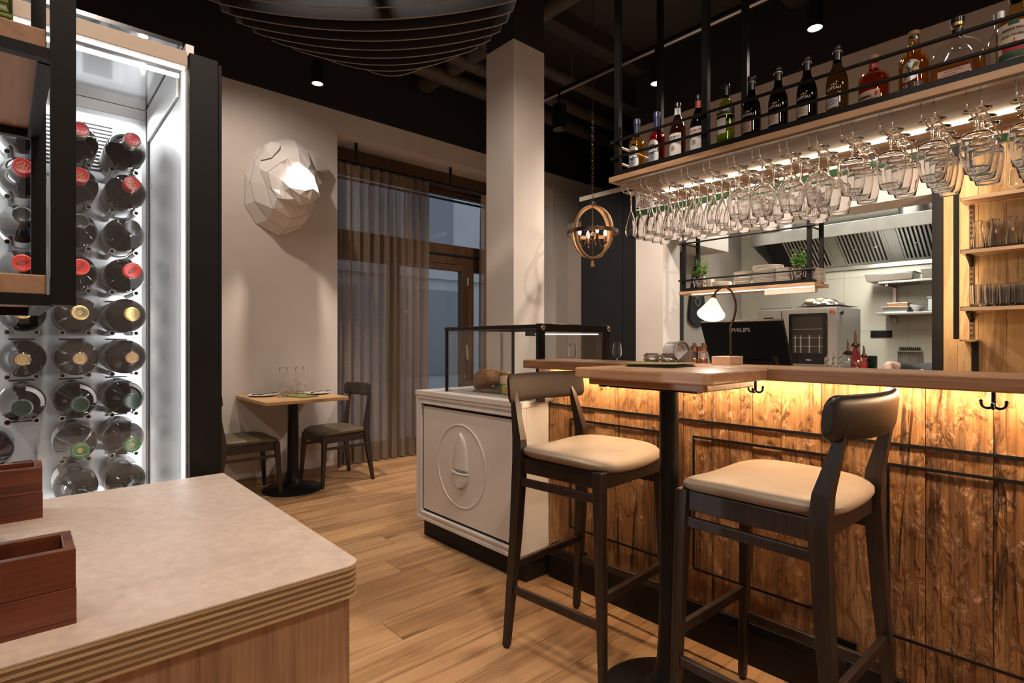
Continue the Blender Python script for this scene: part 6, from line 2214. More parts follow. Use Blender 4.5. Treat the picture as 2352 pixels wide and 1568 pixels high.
m = MB().box(WX + 0.3, 7.4, -1.2, 3.45, 3.2, 3.3)
struct(m.build('ceiling_kitchen', M['wall']))
m = MB().box(WX + 0.301, 5.835, 2.90, 3.299, 2.19, 3.19)
struct(m.build('soffit_beam', M['wall']))
# black post and head of the opening
m = MB().box(WX - 0.012, WX + 0.3, 0.788, 0.851, 0.88, 2.30)
struct(m.build('trim_3', M['black_matte'], bevel=0.002))

# pass shelf hanging in the opening
ps = thing('pass_shelf', 'small oak shelf in a black frame hanging in the kitchen opening', 'shelf', (4.65, 2.13, 1.63))
PX0, PX1, PY0, PY1, PZ0 = 4.50, 4.81, 1.556, 2.714, 1.629
B(PX0, PX1, PY0, PY1, PZ0, PZ0 + 0.026).build('shelf_board', M['shelf_oak'], ps, origin=(4.65, 2.13, PZ0), bevel=0.0015)
for (x, y) in ((PX0 + 0.012, PY0 + 0.03), (PX0 + 0.012, PY1 - 0.055), (PX1 - 0.045, PY0 + 0.03), (PX1 - 0.045, PY1 - 0.055)):
    B(x, x + 0.03, y, y + 0.03, PZ0 + 0.0265, 2.40 if x < WX else 2.6).build('post', M['black_metal'], ps, bevel=0.001)
for x in (PX0 + 0.012, PX1 - 0.045):
    B(x, x + 0.03, PY0 + 0.0605, PY1 - 0.0555, PZ0 + 0.0265, PZ0 + 0.054).build('frame_rail', M['black_metal'], ps)
for y in (PY0 + 0.03, PY1 - 0.055):
    B(PX0 + 0.0425, PX1 - 0.0455, y, y + 0.03, PZ0 + 0.0265, PZ0 + 0.054).build('frame_rail', M['black_metal'], ps)
for z in (1.755, 2.09):
    MB().cyl((PX0 + 0.004, PY0 - 0.005, z), (PX0 + 0.004, PY1, z), 0.0075, 10).build('guard_rail', M['black_metal'], ps)
    for y in (PY0 + 0.045, PY1 - 0.04):
        MB().cyl((PX0 + 0.042, y, z), (PX1 - 0.045, y, z), 0.0065, 10).build('guard_rail', M['black_metal'], ps)
B(PX0 + 0.045, PX0 + 0.060, PY0 + 0.02, PY1 - 0.11, PZ0 - 0.006, PZ0 - 0.0003).build('led_strip', M['led_soft'], ps)
B(PX0 + 0.10, PX0 + 0.16, PY0 + 0.03, PY0 + 0.42, PZ0 - 0.045, PZ0 - 0.0005).build('cable_box', M['white_lacquer'], ps, bevel=0.003)
B(PX1 - 0.055, PX1 - 0.047, PY0 + 0.07, PY1 - 0.07, PZ0 + 0.055, PZ0 + 0.062).build('led_strip', M['led'], ps)
SHZ = PZ0 + 0.0265

pl_me = {}


def plate_stack(x, y, rr, n, dz, what, wh, bowl=False):
    if (rr, bowl) not in pl_me:
        if bowl:
            mb = MB().lathe([(0, 0.0), (rr * 0.45, 0.0), (rr * 0.5, 0.004), (rr * 0.85, 0.03), (rr, 0.062), (rr * 0.98, 0.063), (rr * 0.8, 0.032), (rr * 0.45, 0.007), (0, 0.006)], 28)
        else:
            mb = MB().lathe([(0, 0.0), (rr * 0.6, 0.0), (rr * 0.68, 0.003), (rr * 0.98, dz * 0.85), (rr, dz * 0.98), (rr * 0.96, dz), (rr * 0.66, 0.0055), (0, 0.005)], 28)
        pl_me[(rr, bowl)] = mb.mesh('plate', M['rim_white'])
    names = {0: 'lowest', n - 1: 'topmost'}
    for k in range(n):
        o = bpy.data.objects.new('stacked_bowl' if bowl else 'stacked_plate', pl_me[(rr, bowl)])
        COL.objects.link(o)
        o.location = (x + R.uniform(-0.002, 0.002), y + R.uniform(-0.002, 0.002), SHZ + k * dz * (0.62 if not bowl else 1.0) + 0.0003)
        nth = names.get(k, f'{ORD[k]} from below')
        tag(o, f'{what}, {nth} {wh}', 'bowl' if bowl else 'plate', f'{what}s {wh}')


ORD += ['fifteenth', 'sixteenth', 'seventeenth', 'eighteenth', 'nineteenth']
plate_stack(4.66, 2.185, 0.078, 12, 0.0185, 'small white plate', 'in the stack at the middle of the pass shelf')
plate_stack(4.70, 1.988, 0.122, 14, 0.020, 'large white plate', 'in the tallest stack on the pass shelf')
plate_stack(4.64, 1.815, 0.086, 12, 0.0180, 'medium white plate', 'in the stack beside the potted herb')
plate_stack(4.70, 1.585 + 0.045, 0.085, 10, 0.018, 'small white plate', 'in the stack behind the frame post')
plate_stack(4.68, 2.385, 0.085, 2, 0.012, 'white bowl', 'in the pair between plant and plates', True)
plate_stack(4.72, 2.56, 0.075, 11, 0.018, 'small white plate', 'in the stack behind the leafy plant')


def herb(label, x, y, seed, n_st, pale, pot_r=0.058, pot_h=0.125):
    rr = random.Random(seed)
    root = thing('potted_herb', label, 'plant', (x, y, SHZ), 'potted herbs on the pass shelf')
    MB().lathe([(pot_r * 0.66, 0.0), (pot_r * 0.72, 0.004), (pot_r * 0.98, pot_h * 0.72), (pot_r, pot_h * 0.82), (pot_r * 0.86, pot_h * 0.92), (pot_r * 0.94, pot_h), (pot_r * 0.88, pot_h)], 28, c=(x, y, SHZ + 0.0003), cap0=True).build('pot', M['chrome'], root)
    MB().lathe([(pot_r * 0.86, pot_h * 0.93), (0, pot_h * 0.94)], 20, c=(x, y, SHZ)).build('soil', M['soil'], root)
    leaves, pales, stems = [], [], MB()
    for s in range(n_st):
        a = rr.uniform(0, 2 * PI)
        sp = rr.uniform(0.015, 0.06)
        H = rr.uniform(0.05, 0.13) if s > 2 else rr.uniform(0.15, 0.205)
        base = Vector((x + 0.02 * math.cos(a), y + 0.02 * math.sin(a), SHZ + pot_h * 0.93))
        tip = base + Vector((sp * math.cos(a), sp * math.sin(a), H))
        mid = base.lerp(tip, 0.5) + Vector((rr.uniform(-.008, .008), rr.uniform(-.008, .008), 0.012))
        stems.tube([base, mid, tip], 0.0014, 5)
        for k in range(7):
            t = 0.30 + 0.7 * k / 6
            p = base.lerp(mid, t * 2) if t < 0.5 else mid.lerp(tip, t * 2 - 1)
            b_ = a + rr.uniform(-2.4, 2.4)
            L_ = rr.uniform(0.030, 0.048)
            d = Vector((math.cos(b_), math.sin(b_), rr.uniform(-0.25, 0.35))).normalized()
            sd = d.cross(Vector((0, 0, 1))).normalized() * L_ * 0.36
            up = Vector((0, 0, 0.004))
            q = [p, p + d * L_ * 0.35 + sd + up, p + d * L_ * 0.75 + sd * 0.7 + up * 0.5, p + d * L_, p + d * L_ * 0.75 - sd * 0.7 + up * 0.5, p + d * L_ * 0.35 - sd + up, p + d * L_ * 0.55 - up * 0.6]
            (pales if rr.random() < pale else leaves).append(q)
    stems.build('stalks', M['stem'], root)
    for lst, mt in ((leaves, 'leaf'), (pales, 'leaf_pale')):
        for q in lst:
            MB().add(q, [(0, 1, 6), (1, 2, 6), (2, 3, 6), (3, 4, 6), (4, 5, 6), (5, 0, 6)], True).build('leaf', M[mt], root)
    return root


herb('leafy green herb in a chrome pot on the pillar end of the pass shelf', 4.58, 2.545, 4, 13, 0.3)
herb('leafy green herb in a chrome pot at the oven end of the pass shelf', 4.59, 1.70, 9, 14, 0.1, 0.062)

# apron on the side wall of the kitchen
ap = thing('apron', 'black apron hanging on the kitchen side wall behind the pass shelf', 'apron', (5.80, 3.28, 1.4))
apo = [(5.835, 2.28), (5.80, 2.10), (5.72, 1.85), (5.66, 1.62), (5.645, 1.48), (5.67, 1.43), (5.76, 1.385), (5.88, 1.37), (5.96, 1.41), (5.99, 1.62), (5.93, 1.90), (5.89, 2.10), (5.865, 2.28)]
MB().prism(apo, 3.258, 3.275, axis='y').build('cloth', M['apron'], ap, bevel=0.005)
MB().tube([(5.82 + 0.05 * math.cos(a), 3.2565, 1.66 + 0.05 * math.sin(a)) for a in [2 * PI * i / 28 for i in range(28)]], 0.003, 5, closed=True).build('round_badge', M['label_silver'], ap)
MB().cyl((5.85, 3.299, 2.29), (5.85, 3.25, 2.30), 0.006, 8).build('wall_hook', M['steel'], ap)

# extractor hood
hd = thing('extractor_hood', 'long stainless extractor hood with slanted grease filters over the kitchen', 'hood', (6.6, 1.4, 2.1))
HX, HY0, HY1 = 6.24, -0.9, 2.83
B(HX, HX + 0.02, HY0, HY1, 2.285, 2.412).build('front_panel', M['steel'], hd, bevel=0.002)
B(HX + 0.0205, KX - 0.009, HY0, HY1, 2.395, 2.412).build('top_panel', M['steel'], hd)
sdp = [(HX + 0.021, 2.394), (HX + 0.021, 2.285), (KX - 0.009, 2.02), (KX - 0.009, 2.394)]
MB().prism(sdp, HY1 - 0.012, HY1, axis='y').build('end_panel', M['steel'], hd)
B(KX - 0.045, KX - 0.009, HY0, HY1 - 0.0125, 2.005, 2.05).build('drip_channel', M['steel'], hd, bevel=0.003)
B(6.36, KX - 0.009, HY0, HY1 - 0.0125, 2.378, 2.394).build('lamp_panel', M['steel_soft'], hd)
# slanted filter bank from the ceiling of the hood down to the wall
fa, fb = Vector((6.50, 0, 2.375)), Vector((KX - 0.05, 0, 2.055))
dirf = (fb - fa).normalized()
nrm = Vector((dirf.z, 0, -dirf.x)).normalized()
if nrm.x > 0:
    nrm = -nrm


def slant(y0, y1, s0, s1, t0, t1):
    L_ = (fb - fa).length
    pts = []
    for t in (t0, t1):
        for (yy, ss) in ((y0, s0), (y1, s0), (y1, s1), (y0, s1)):
            p = fa + dirf * (L_ * ss) + nrm * t
            pts.append((p.x, yy, p.z))
    return MB().hexa(pts[:4], pts[4:])


slant(HY0, HY1 - 0.013, 0, 1, -0.02, -0.012).build('filter_backing', M['black_matte'], hd)
fy = HY1 - 0.22
while fy - 0.44 > HY0:
    fr_ = MB()
    for (a, b_, s0, s1) in ((fy - 0.44, fy, 0.0, 0.06), (fy - 0.44, fy, 0.94, 1.0), (fy - 0.02, fy, 0.06, 0.94), (fy - 0.44, fy - 0.42, 0.06, 0.94)):
        q = slant(a, b_, s0, s1, -0.010, 0.004)
        fr_.add(q.v, q.f)
    fo = fr_.build('grease_filter', M['steel'], hd)
    for k in range(11):
        yy = fy - 0.035 - k * 0.0365
        slant(yy - 0.019, yy, 0.06, 0.94, -0.006, 0.006).build('baffle', M['steel'], fo)
    for k in (0.12, 0.32):
        p = fa + dirf * ((fb - fa).length * 0.5) + nrm * 0.012
        MB().tube([(p.x, fy - k, p.z), (p.x - 0.012, fy - k - 0.01, p.z - 0.012), (p.x - 0.012, fy - k - 0.03, p.z - 0.012), (p.x, fy - k - 0.04, p.z)], 0.004, 6).build('handle', M['steel'], fo)
    fy -= 0.445
    slant(fy - 0.10, fy + 0.003, 0.0, 1.0, -0.010, 0.003).build('filler_plate', M['steel'], hd)
    fy -= 0.105
for k, (xx, yy) in enumerate(((6.5, 2.55), (6.5, 1.35), (6.5, 0.3))):
    MB().lathe([(0.13, 0), (0.125, 0.12)], 24, c=(xx, yy, 2.4125)).build('duct_spigot', M['steel'], hd)
fd = thing('foil_duct', 'crumpled silver foil air duct running along above the hood', 'duct', (6.5, 1.2, 2.62))
rr_ = random.Random(2)
pts, rs_ = [], []
for k in range(70):
    pts.append((6.5 + rr_.uniform(-.006, .006), 2.75 - 3.6 * k / 69, 2.635 + rr_.uniform(-.006, .006)))
    rs_.append(0.10 + 0.008 * (k % 2) + rr_.uniform(-.006, .006))
MB().tube(pts, rs_, 20).build('duct_hose', M['foil'], fd)
for yy in (2.55, 1.35, 0.3):
    MB().cyl((6.5, yy, 2.535), (6.5, yy, 2.60), 0.122, 22).build('duct_branch', M['foil'], fd)

# combi oven on a stand
OX, OY0_, OY1_, OZ0, OZ1 = 5.75, 1.781, 2.531, 0.96, 1.533
ov = thing('combi_oven', 'stainless combi oven with black framed glass door', 'oven', (6.1, 2.15, 0.9))
B(OX, 6.42, OY0_, OY1_, OZ0, OZ1).build('oven_body', M['steel_soft'], ov, bevel=0.004)
B(OX - 0.03, OX - 0.0005, OY0_ + 0.002, 2.282, OZ0 + 0.01, OZ1 - 0.012).build('oven_door', M['steel_soft'], ov, bevel=0.004)
B(OX - 0.028, OX - 0.0005, 2.289, OY1_, OZ0 + 0.01, OZ1 - 0.012).build('control_column', M['steel_soft'], ov, bevel=0.003)
dor = MB().prism(rrect(1.862, 2.214, OZ0 + 0.02, 1.474, 0.018), OX - 0.036, OX - 0.0305, axis='x').build('door_glass_frame', M['black_gloss'], ov, bevel=0.001)
B(OX - 0.0385, OX - 0.0365, 1.898, 2.180, 1.085, 1.440).build('door_window', M['oven_window'], dor)
MB().prism(rrect(2.36, 2.47, 1.30, 1.445, 0.02), OX - 0.0305, OX - 0.0285, axis='x').build('display', M['black_gloss'], ov)
for k in range(3):
    z = 1.15 + 0.085 * k
    MB().cyl((OX - 0.0392, 1.905, z), (OX - 0.0392, 2.172, z), 0.0025, 6).build('rack_rail', M['steel'], dor)
for y in (1.93, 2.02, 2.10, 2.15):
    MB().bar((OX - 0.0394, y, 1.09), (OX - 0.0394, y, 1.26), 0.012, 0.002, up=(1, 0, 0)).build('rack_side', M['steel'], dor)
lt = MB()
text_plane(lt, 'maxx', 0.022, (OX - 0.0365, 2.03, 1.022), (0, -1, 0), (0, 0, 1), 0.0004)
lt.build('lettering', M['ink_white'], dor)
# round c badge, yellow warning triangles, latch
mb = MB()
mb.tube([(OX - 0.0315, 1.822 + 0.017 * math.cos(a), 1.478 + 0.020 * math.sin(a)) for a in [PI * 1.25 + 0 + (2 * PI - PI * 0.5) * -i / 20 for i in range(21)]], 0.0055, 6)
mb.build('badge', M['logo_red'], ov)
for z in (1.47, 1.385, 1.362):
    MB().prism([(2.245, z - 0.008), (2.268, z - 0.008), (2.2565, z + 0.012)], OX - 0.0315, OX - 0.0303, axis='x').build('warning_sticker', M['ink_yellow'], ov)
MB().cyl((OX - 0.030, 2.255, 1.325), (OX - 0.055, 2.255, 1.325), 0.012, 14).build('latch', M['chrome'], ov)
MB().bar((OX - 0.055, 2.255, 1.34), (OX - 0.06, 2.250, 1.24), 0.02, 0.012).build('latch_lever', M['chrome'], ov, bevel=0.004)
MB().cyl((5.83, OY0_ - 0.0005, 1.475), (5.83, OY0_ - 0.02, 1.475), 0.02, 16).build('side_knob', M['black_gloss'], ov)
B(5.79, 6.40, OY0_ + 0.02, OY1_ - 0.02, 0.0, OZ0 - 0.0005).build('stand', M['steel_dark'], ov)
tr = thing('baking_tray', 'flat steel baking tray on the oven top carrying the bagged bread', 'tray', (5.95, 1.95, OZ1))
B(5.76, 6.35, 1.80, 2.15, OZ1 + 0.0005, OZ1 + 0.004).hexa([(5.74, 1.785, OZ1 + 0.016), (6.37, 1.785, OZ1 + 0.016), (6.37, 2.165, OZ1 + 0.016), (5.74, 2.165, OZ1 + 0.016)], [(5.735, 1.78, OZ1 + 0.02), (6.375, 1.78, OZ1 + 0.02), (6.375, 2.17, OZ1 + 0.02), (5.735, 2.17, OZ1 + 0.02)]).build('tray_sheet', M['steel'], tr)
tr2 = tag(MB().box(5.75, 6.3, 2.20, 2.52, OZ1 + 0.001, OZ1 + 0.014).build('wire_grid', M['steel_dark'], origin=(6.0, 2.36, OZ1), bevel=0.004), 'steel wire grid lying flat on the oven top beside the tray', 'rack')
bg_ = thing('bread_bag', 'clear bag of pale bread rolls lying on the oven tray', 'bread bag', (5.9, 1.95, OZ1 + 0.021))
for k, (x, y, s) in enumerate(((5.86, 2.06, 0.058), (5.90, 1.98, 0.062), (5.86, 1.91, 0.050), (5.97, 1.93, 0.05))):
    MB().sphere((x, y, OZ1 + 0.021 + s * 0.62), s, 16, 10, sc=(1.1, 1.0, 0.62)).build('bread_roll', M['dough'], bg_)
MB().grid(lambda u, v: (5.78 + 0.28 * v, 1.80 + 0.33 * u, OZ1 + 0.0225 + 0.072 * (math.sin(PI * v) * math.sin(PI * u)) ** 0.5 + 0.006 * math.sin(21 * u + 5 * v) * math.sin(13 * v)), 20, 14).build('bag_film', M['wrap'], bg_)


# wall shelves with pans, right part of the kitchen wall
def kshelf(label, z, y0, y1, x0):
    root = thing('wall_shelf', label, 'shelf', (6.8, 1.2, z))
    B(x0, KX - 0.009, y0, y1, z, z + 0.022).build('shelf_board', M['steel'], root, bevel=0.002)
    B(x0 + 0.04, KX - 0.045, 1.60, 1.625, z - 0.03, z - 0.0005).build('bracket_arm', M['steel_dark'], root)
    B(KX - 0.042, KX - 0.009, 1.597, 1.628, z - 0.075, z + 0.0).build('bracket_post', M['steel_dark'], root)
    return root


sA = kshelf('lower stainless wall shelf with bowl and pan in the kitchen', 1.475, 0.2, 1.70, 6.65)
sB = kshelf('upper stainless wall shelf carrying gastro trays in the kitchen', 1.80, 0.2, 1.68, 6.62)
B(KX - 0.035, KX - 0.009, 1.598, 1.628, 1.60, 1.77).build('upright', M['steel_dark'], sB)
gm = MB()
for k in range(15):
    gm.box(6.60, 6.95, 1.68 - k * 0.022 - 0.004, 1.68 - k * 0.022, 1.790, 1.7985)
gm.build('wire_grid', M['steel'], sB)['kind'] = 'stuff'


def gastro(label, x0, x1, y0, y1, z, h):
    root = thing('gastro_tray', label, 'tray', ((x0 + x1) / 2, (y0 + y1) / 2, z), 'steel gastro trays in the kitchen')
    i = 0.022
    MB().hexa([(x0 + i, y0 + i, z), (x1 - i, y0 + i, z), (x1 - i, y1 - i, z), (x0 + i, y1 - i, z)], [(x0 + i * .4, y0 + i * .4, z + h), (x1 - i * .4, y0 + i * .4, z + h), (x1 - i * .4, y1 - i * .4, z + h), (x0 + i * .4, y1 - i * .4, z + h)]).build('pan_body', M['steel'], root, bevel=0.006)
    B(x0, x1, y0, y1, z + h + 0.0005, z + h + 0.005).build('pan_rim', M['steel_soft'], root, bevel=0.001)
    return root


gastro('long steel gastro tray on the upper kitchen shelf', 6.58, 6.9, 1.36, 1.80, 1.8225, 0.075)
gastro('second steel gastro tray at the post end of the upper kitchen shelf', 6.60, 6.9, 0.95, 1.32, 1.8225, 0.085)
gastro('steel pan full of papers on the lower kitchen shelf', 6.66, 6.93, 1.42, 1.66, 1.4975, 0.055)
tag(MB().box(6.70, 6.90, 1.44, 1.62, 1.5535, 1.60).build('cardboard_box', M['copper'], origin=(6.8, 1.53, 1.5535), bevel=0.004), 'flat brown box lying across the steel pan on the lower shelf', 'box')
en = thing('enamel_bowl', 'white enamel bowl with dark rim tipped on the lower kitchen shelf', 'bowl', (6.78, 1.38, 1.4975))
mxe = Matrix.Translation((6.76, 1.375, 1.499)) @ Matrix.Rotation(0.10, 4, 'X')
MB().lathe([(0, 0.004), (0.03, 0.004), (0.032, 0.0), (0.035, 0.006), (0.066, 0.045), (0.076, 0.075), (0.073, 0.075), (0.06, 0.046), (0.03, 0.012), (0, 0.010)], 28, mx=mxe).build('bowl_wall', M['porcelain'], en)
MB().tube([mxe @ Vector((0.0755 * math.cos(a), 0.0755 * math.sin(a), 0.0755)) for a in [2 * PI * i / 28 for i in range(28)]], 0.0025, 6, closed=True).build('rim', M['ink_blue'], en)
tb = thing('plastic_tub', 'frosted plastic storage tub at the post end of the lower shelf', 'tub', (6.8, 1.1, 1.4975))
MB().box(6.68, 6.93, 0.98, 1.27, 1.4978, 1.63).build('tub_wall', M['tray_blue'], tb, bevel=0.01)
MB().box(6.67, 6.94, 0.97, 1.28, 1.6305, 1.642).build('tub_rim', M['tray_blue'], tb, bevel=0.004)

# socket strip and knife rack
so_ = thing('socket_strip', 'black triple wall socket on the kitchen tiles', 'socket', (6.99, 1.74, 1.28))
B(KX - 0.022, KX - 0.0085, 1.640, 1.842, 1.245, 1.318).build('frame_plate', M['black_matte'], so_, bevel=0.004)
for k in range(3):
    MB().cyl((KX - 0.0225, 1.675 + 0.066 * k, 1.282), (KX - 0.026, 1.675 + 0.066 * k, 1.282), 0.026, 20).build('socket_insert', M['black_gloss'], so_)
kr = thing('knife_rack', 'steel wall rack holding a row of knives beside the black post', 'knife rack', (6.98, 1.48, 0.95))
B(KX - 0.05, KX - 0.0085, 1.375, 1.585, 1.092, 1.104).build('rack_bar', M['steel'], kr)
B(KX - 0.05, KX - 0.0085, 1.375, 1.585, 0.90, 0.91).build('rack_foot', M['steel'], kr)
for (yy) in (1.377, 1.581):
    B(KX - 0.048, KX - 0.0085, yy, yy + 0.003, 0.9105, 1.0915).build('rack_side', M['steel'], kr)
for k in range(11):
    yy = 1.395 + 0.0172 * k
    kn = thing('kitchen_knife', f'kitchen knife in the wall rack, {ORD[k]} from the black post', 'knife', (6.97, yy, 1.0), 'knives in the wall rack')
    MB().box(KX - 0.036, KX - 0.024, yy - 0.004, yy + 0.004, 1.1045, 1.142).build('handle', M['black_matte'], kn, bevel=0.002)
    MB().box(KX - 0.040, KX - 0.020, yy - 0.0012, yy + 0.0012, 0.915, 1.0915).build('blade', M['steel_dark'], kn)
    MB().cyl((KX - 0.030, yy, 1.1422), (KX - 0.030, yy, 1.1445), 0.0045, 8).build('pommel', M['chrome'], kn)

# ------------------------------------------------------------------ glass shelves on the oak wall, right of the opening
wl_ = struct(MB().box(WX - 0.005, WX - 0.0003, -0.9, 0.787, 0.2, 2.44).build('wall_cladding', M['case_oak']))
yy = 0.787
k = 0
while yy > -0.9:
    wd_ = [0.075, 0.105, 0.135, 0.115, 0.15, 0.12][k % 6]
    B(WX - 0.022, WX - 0.0055, max(-0.9, yy - wd_) + 0.0006, yy - 0.0006, 0.2, 2.44).build('plank', M['case_oak'], wl_, origin=(WX, yy - wd_ / 2, 1.2), bevel=0.001)
    yy -= wd_
    k += 1
ws = thing('glass_shelving', 'oak shelves on black brackets with carafes and tumblers by the kitchen opening', 'shelf unit', (4.5, 0.1, 1.2))
B(4.385, 4.400, 0.676, 0.704, 1.214, 2.44).build('side_panel', M['black_matte'], ws)
B(4.4003, 4.404, 0.680, 0.700, 1.22, 2.43).build('led_strip', M['led_shelf'], ws)
B(4.40, WX - 0.0225, 0.60, 0.6755, 1.200, 1.212).build('bottom_stop', M['case_oak'], ws)
B(WX - 0.040, WX - 0.0225, 0.605, 0.640, 0.95, 1.20).build('cable_cover', M['black_matte'], ws)
up = B(WX - 0.036, WX - 0.0225, 0.630, 0.652, 1.2125, 2.08).build('upright_rail', M['bronze'], ws)
for k in range(26):
    B(WX - 0.037, WX - 0.0362, 0.636, 0.646, 1.23 + 0.033 * k, 1.248 + 0.033 * k).build('slot', M['black_matte'], up)
for z in (1.392, 1.750, 2.080):
    B(4.392, WX - 0.037, -0.9, 0.6725, z, z + 0.022).build('shelf_board', M['shelf_oak'], ws, bevel=0.001)
    if z < 2.0:
        B(4.392, WX - 0.037, -0.9, 0.672, z + 0.0223, z + 0.0255).build('shelf_mat', M['black_matte'], ws)
        MB().prism([(4.42, z - 0.0005), (WX - 0.0365, z - 0.0005), (WX - 0.0365, z - 0.07), (WX - 0.055, z - 0.06), (4.42, z - 0.014)], 0.634, 0.648, axis='y').build('bracket', M['black_metal'], ws)


def carafe(label, x, y, z, s=1.0):
    root = thing('carafe', label, 'carafe', (x, y, z), 'small carafes on the oak shelf')
    MB().lathe(shell([(0.034 * s, 0.0105), (0.0355 * s, 0.014), (0.032 * s, 0.06), (0.022 * s, 0.112), (0.018 * s, 0.135), (0.021 * s, 0.16), (0.0265 * s, 0.178)], 0.002), 28).local('wall', M['crystal'], root)
    MB().lathe([(0.030 * s, 0.0), (0.034 * s, 0.003), (0.034 * s, 0.008), (0, 0.010)], 24, cap0=True).local('base', M['crystal'], root)
    return root


zc = 1.750 + 0.0257
for k, y in enumerate((0.598, 0.518, 0.440, 0.362, 0.284, 0.206)):
    carafe(f'clear glass carafe in the front row, {ORD[k]} from the black side panel', 4.475 + 0.004 * (k % 2), y, zc)
carafe('clear glass carafe in the rear row behind the fourth and fifth', 4.545, 0.322, zc)
carafe('clear glass carafe in the rear row behind the first and second', 4.545, 0.56, zc)
zt = 1.392 + 0.0257
for k in range(8):
    t_ = tumbler(f'tall tumbler in the front row, {ORD[k]} from the black side panel', (4.465, 0.605 - 0.068 * k, zt), 0.031, 0.135, 'tall tumblers on the oak shelf', 6)
    t_ = tumbler(f'tall tumbler in the rear row, {ORD[k]} from the black side panel', (4.535, 0.590 - 0.068 * k, zt), 0.031, 0.140, 'tall tumblers on the oak shelf', 6)
# glass dome and jar on the top shelf
gd = thing('cake_dome', 'clear glass dome and dish on top of the oak shelves', 'cake dome', (4.5, 0.36, 2.1023))
MB().lathe([(0.001, 0.012), (0.13, 0.012), (0.14, 0.024), (0.138, 0.03)], 36, c=(4.5, 0.36, 2.1023)).build('dish', M['glass'], gd)
MB().lathe([(0.06, 0.0), (0.03, 0.006), (0.0, 0.0115)], 30, c=(4.5, 0.36, 2.1023), cap0=True).build('foot', M['crystal'], gd)
MB().lathe([(0.125, 0.031), (0.125, 0.12), (0.115, 0.165), (0.08, 0.20), (0.03, 0.215), (0.0, 0.217)], 36, c=(4.5, 0.36, 2.1023)).build('dome', M['glass'], gd)
MB().sphere((4.5, 0.36, 2.1023 + 0.232), 0.015, 14, 10).build('knob', M['crystal'], gd)

# ------------------------------------------------------------------ painted tile frieze on the wall above the opening
fz = struct(MB().box(WX - 0.004, WX - 0.0003, -0.9, 3.249, 2.455, 2.78).build('wall_frieze', M['wall']))
B(WX - 0.014, WX - 0.0045, -0.9, 3.249, 2.457, 2.502).build('border_tile', M['tile_green'], fz, bevel=0.002)
B(WX - 0.012, WX - 0.0045, -0.9, 3.249, 2.702, 2.722).build('border_tile', M['tile_rust'], fz, bevel=0.002)
TS = 0.195
kk = 0
yy = 3.245
while yy > -0.7:
    y1, y0 = yy - 0.001, yy - TS + 0.001
    z0, z1 = 2.504, 2.700
    ym, zm = (y0 + y1) / 2, (z0 + z1) / 2
    x = WX - 0.012
    t = B(x, WX - 0.0045, y0, y1, z0, z1).build('tile', M['tile_white'], fz, bevel=0.0015)
    xo = x - 0.0012
    mb, m2 = MB(), MB()
    if kk % 2 == 0:
        # fan of petals rising from the lower edge
        for q in range(9):
            a = PI * (q + 0.5) / 9
            ca, sa = math.cos(a), math.sin(a)
            r0, r1, w_ = 0.025, 0.085, 0.0085
            P = [(ym + ca * r0 - sa * w_ * .4, z0 + 0.012 + sa * r0 + ca * w_ * .4), (ym + ca * r0 + sa * w_ * .4, z0 + 0.012 + sa * r0 - ca * w_ * .4), (ym + ca * r1 + sa * w_, z0 + 0.012 + sa * r1 - ca * w_), (ym + ca * (r1 + 0.012), z0 + 0.012 + sa * (r1 + 0.012)), (ym + ca * r1 - sa * w_, z0 + 0.012 + sa * r1 + ca * w_)]
            (mb if q % 2 else m2).add([(xo, p, z) for p, z in P], [(0, 1, 2, 3, 4)])
        mb.add([(xo, ym + 0.02 * math.cos(PI * i / 8), z0 + 0.012 + 0.02 * math.sin(PI * i / 8)) for i in range(9)], [tuple(range(9))])
    else:
        # square with a diagonal cross and corner triangles
        s = 0.072
        for (sx, sz) in ((1, 1), (1, -1), (-1, 1), (-1, -1)):
            mb.add([(xo, ym + sx * s, zm + sz * s), (xo, ym + sx * s, zm + sz * s * 0.15), (xo, ym + sx * s * 0.15, zm + sz * s)], [(0, 1, 2)])
        for (a, b_) in ((1, 0), (0, 1), (-1, 0), (0, -1)):
            m2.add([(xo, ym + a * s * 0.92 + b_ * s * .0, zm + b_ * s * 0.92), (xo, ym + a * s * 0.45 + b_ * s * 0.28, zm + b_ * s * 0.45 + a * s * .28), (xo, ym + a * s * 0.1, zm + b_ * s * 0.1), (xo, ym + a * s * 0.45 - b_ * s * 0.28, zm + b_ * s * 0.45 - a * s * .28)], [(0, 1, 2, 3)])
    mb.build('motif', M['tile_blue' if kk % 3 else 'tile_rust'], t)
    m2.build('motif', M['tile_rust' if kk % 3 else 'tile_blue'], t)
    yy -= TS
    kk += 1

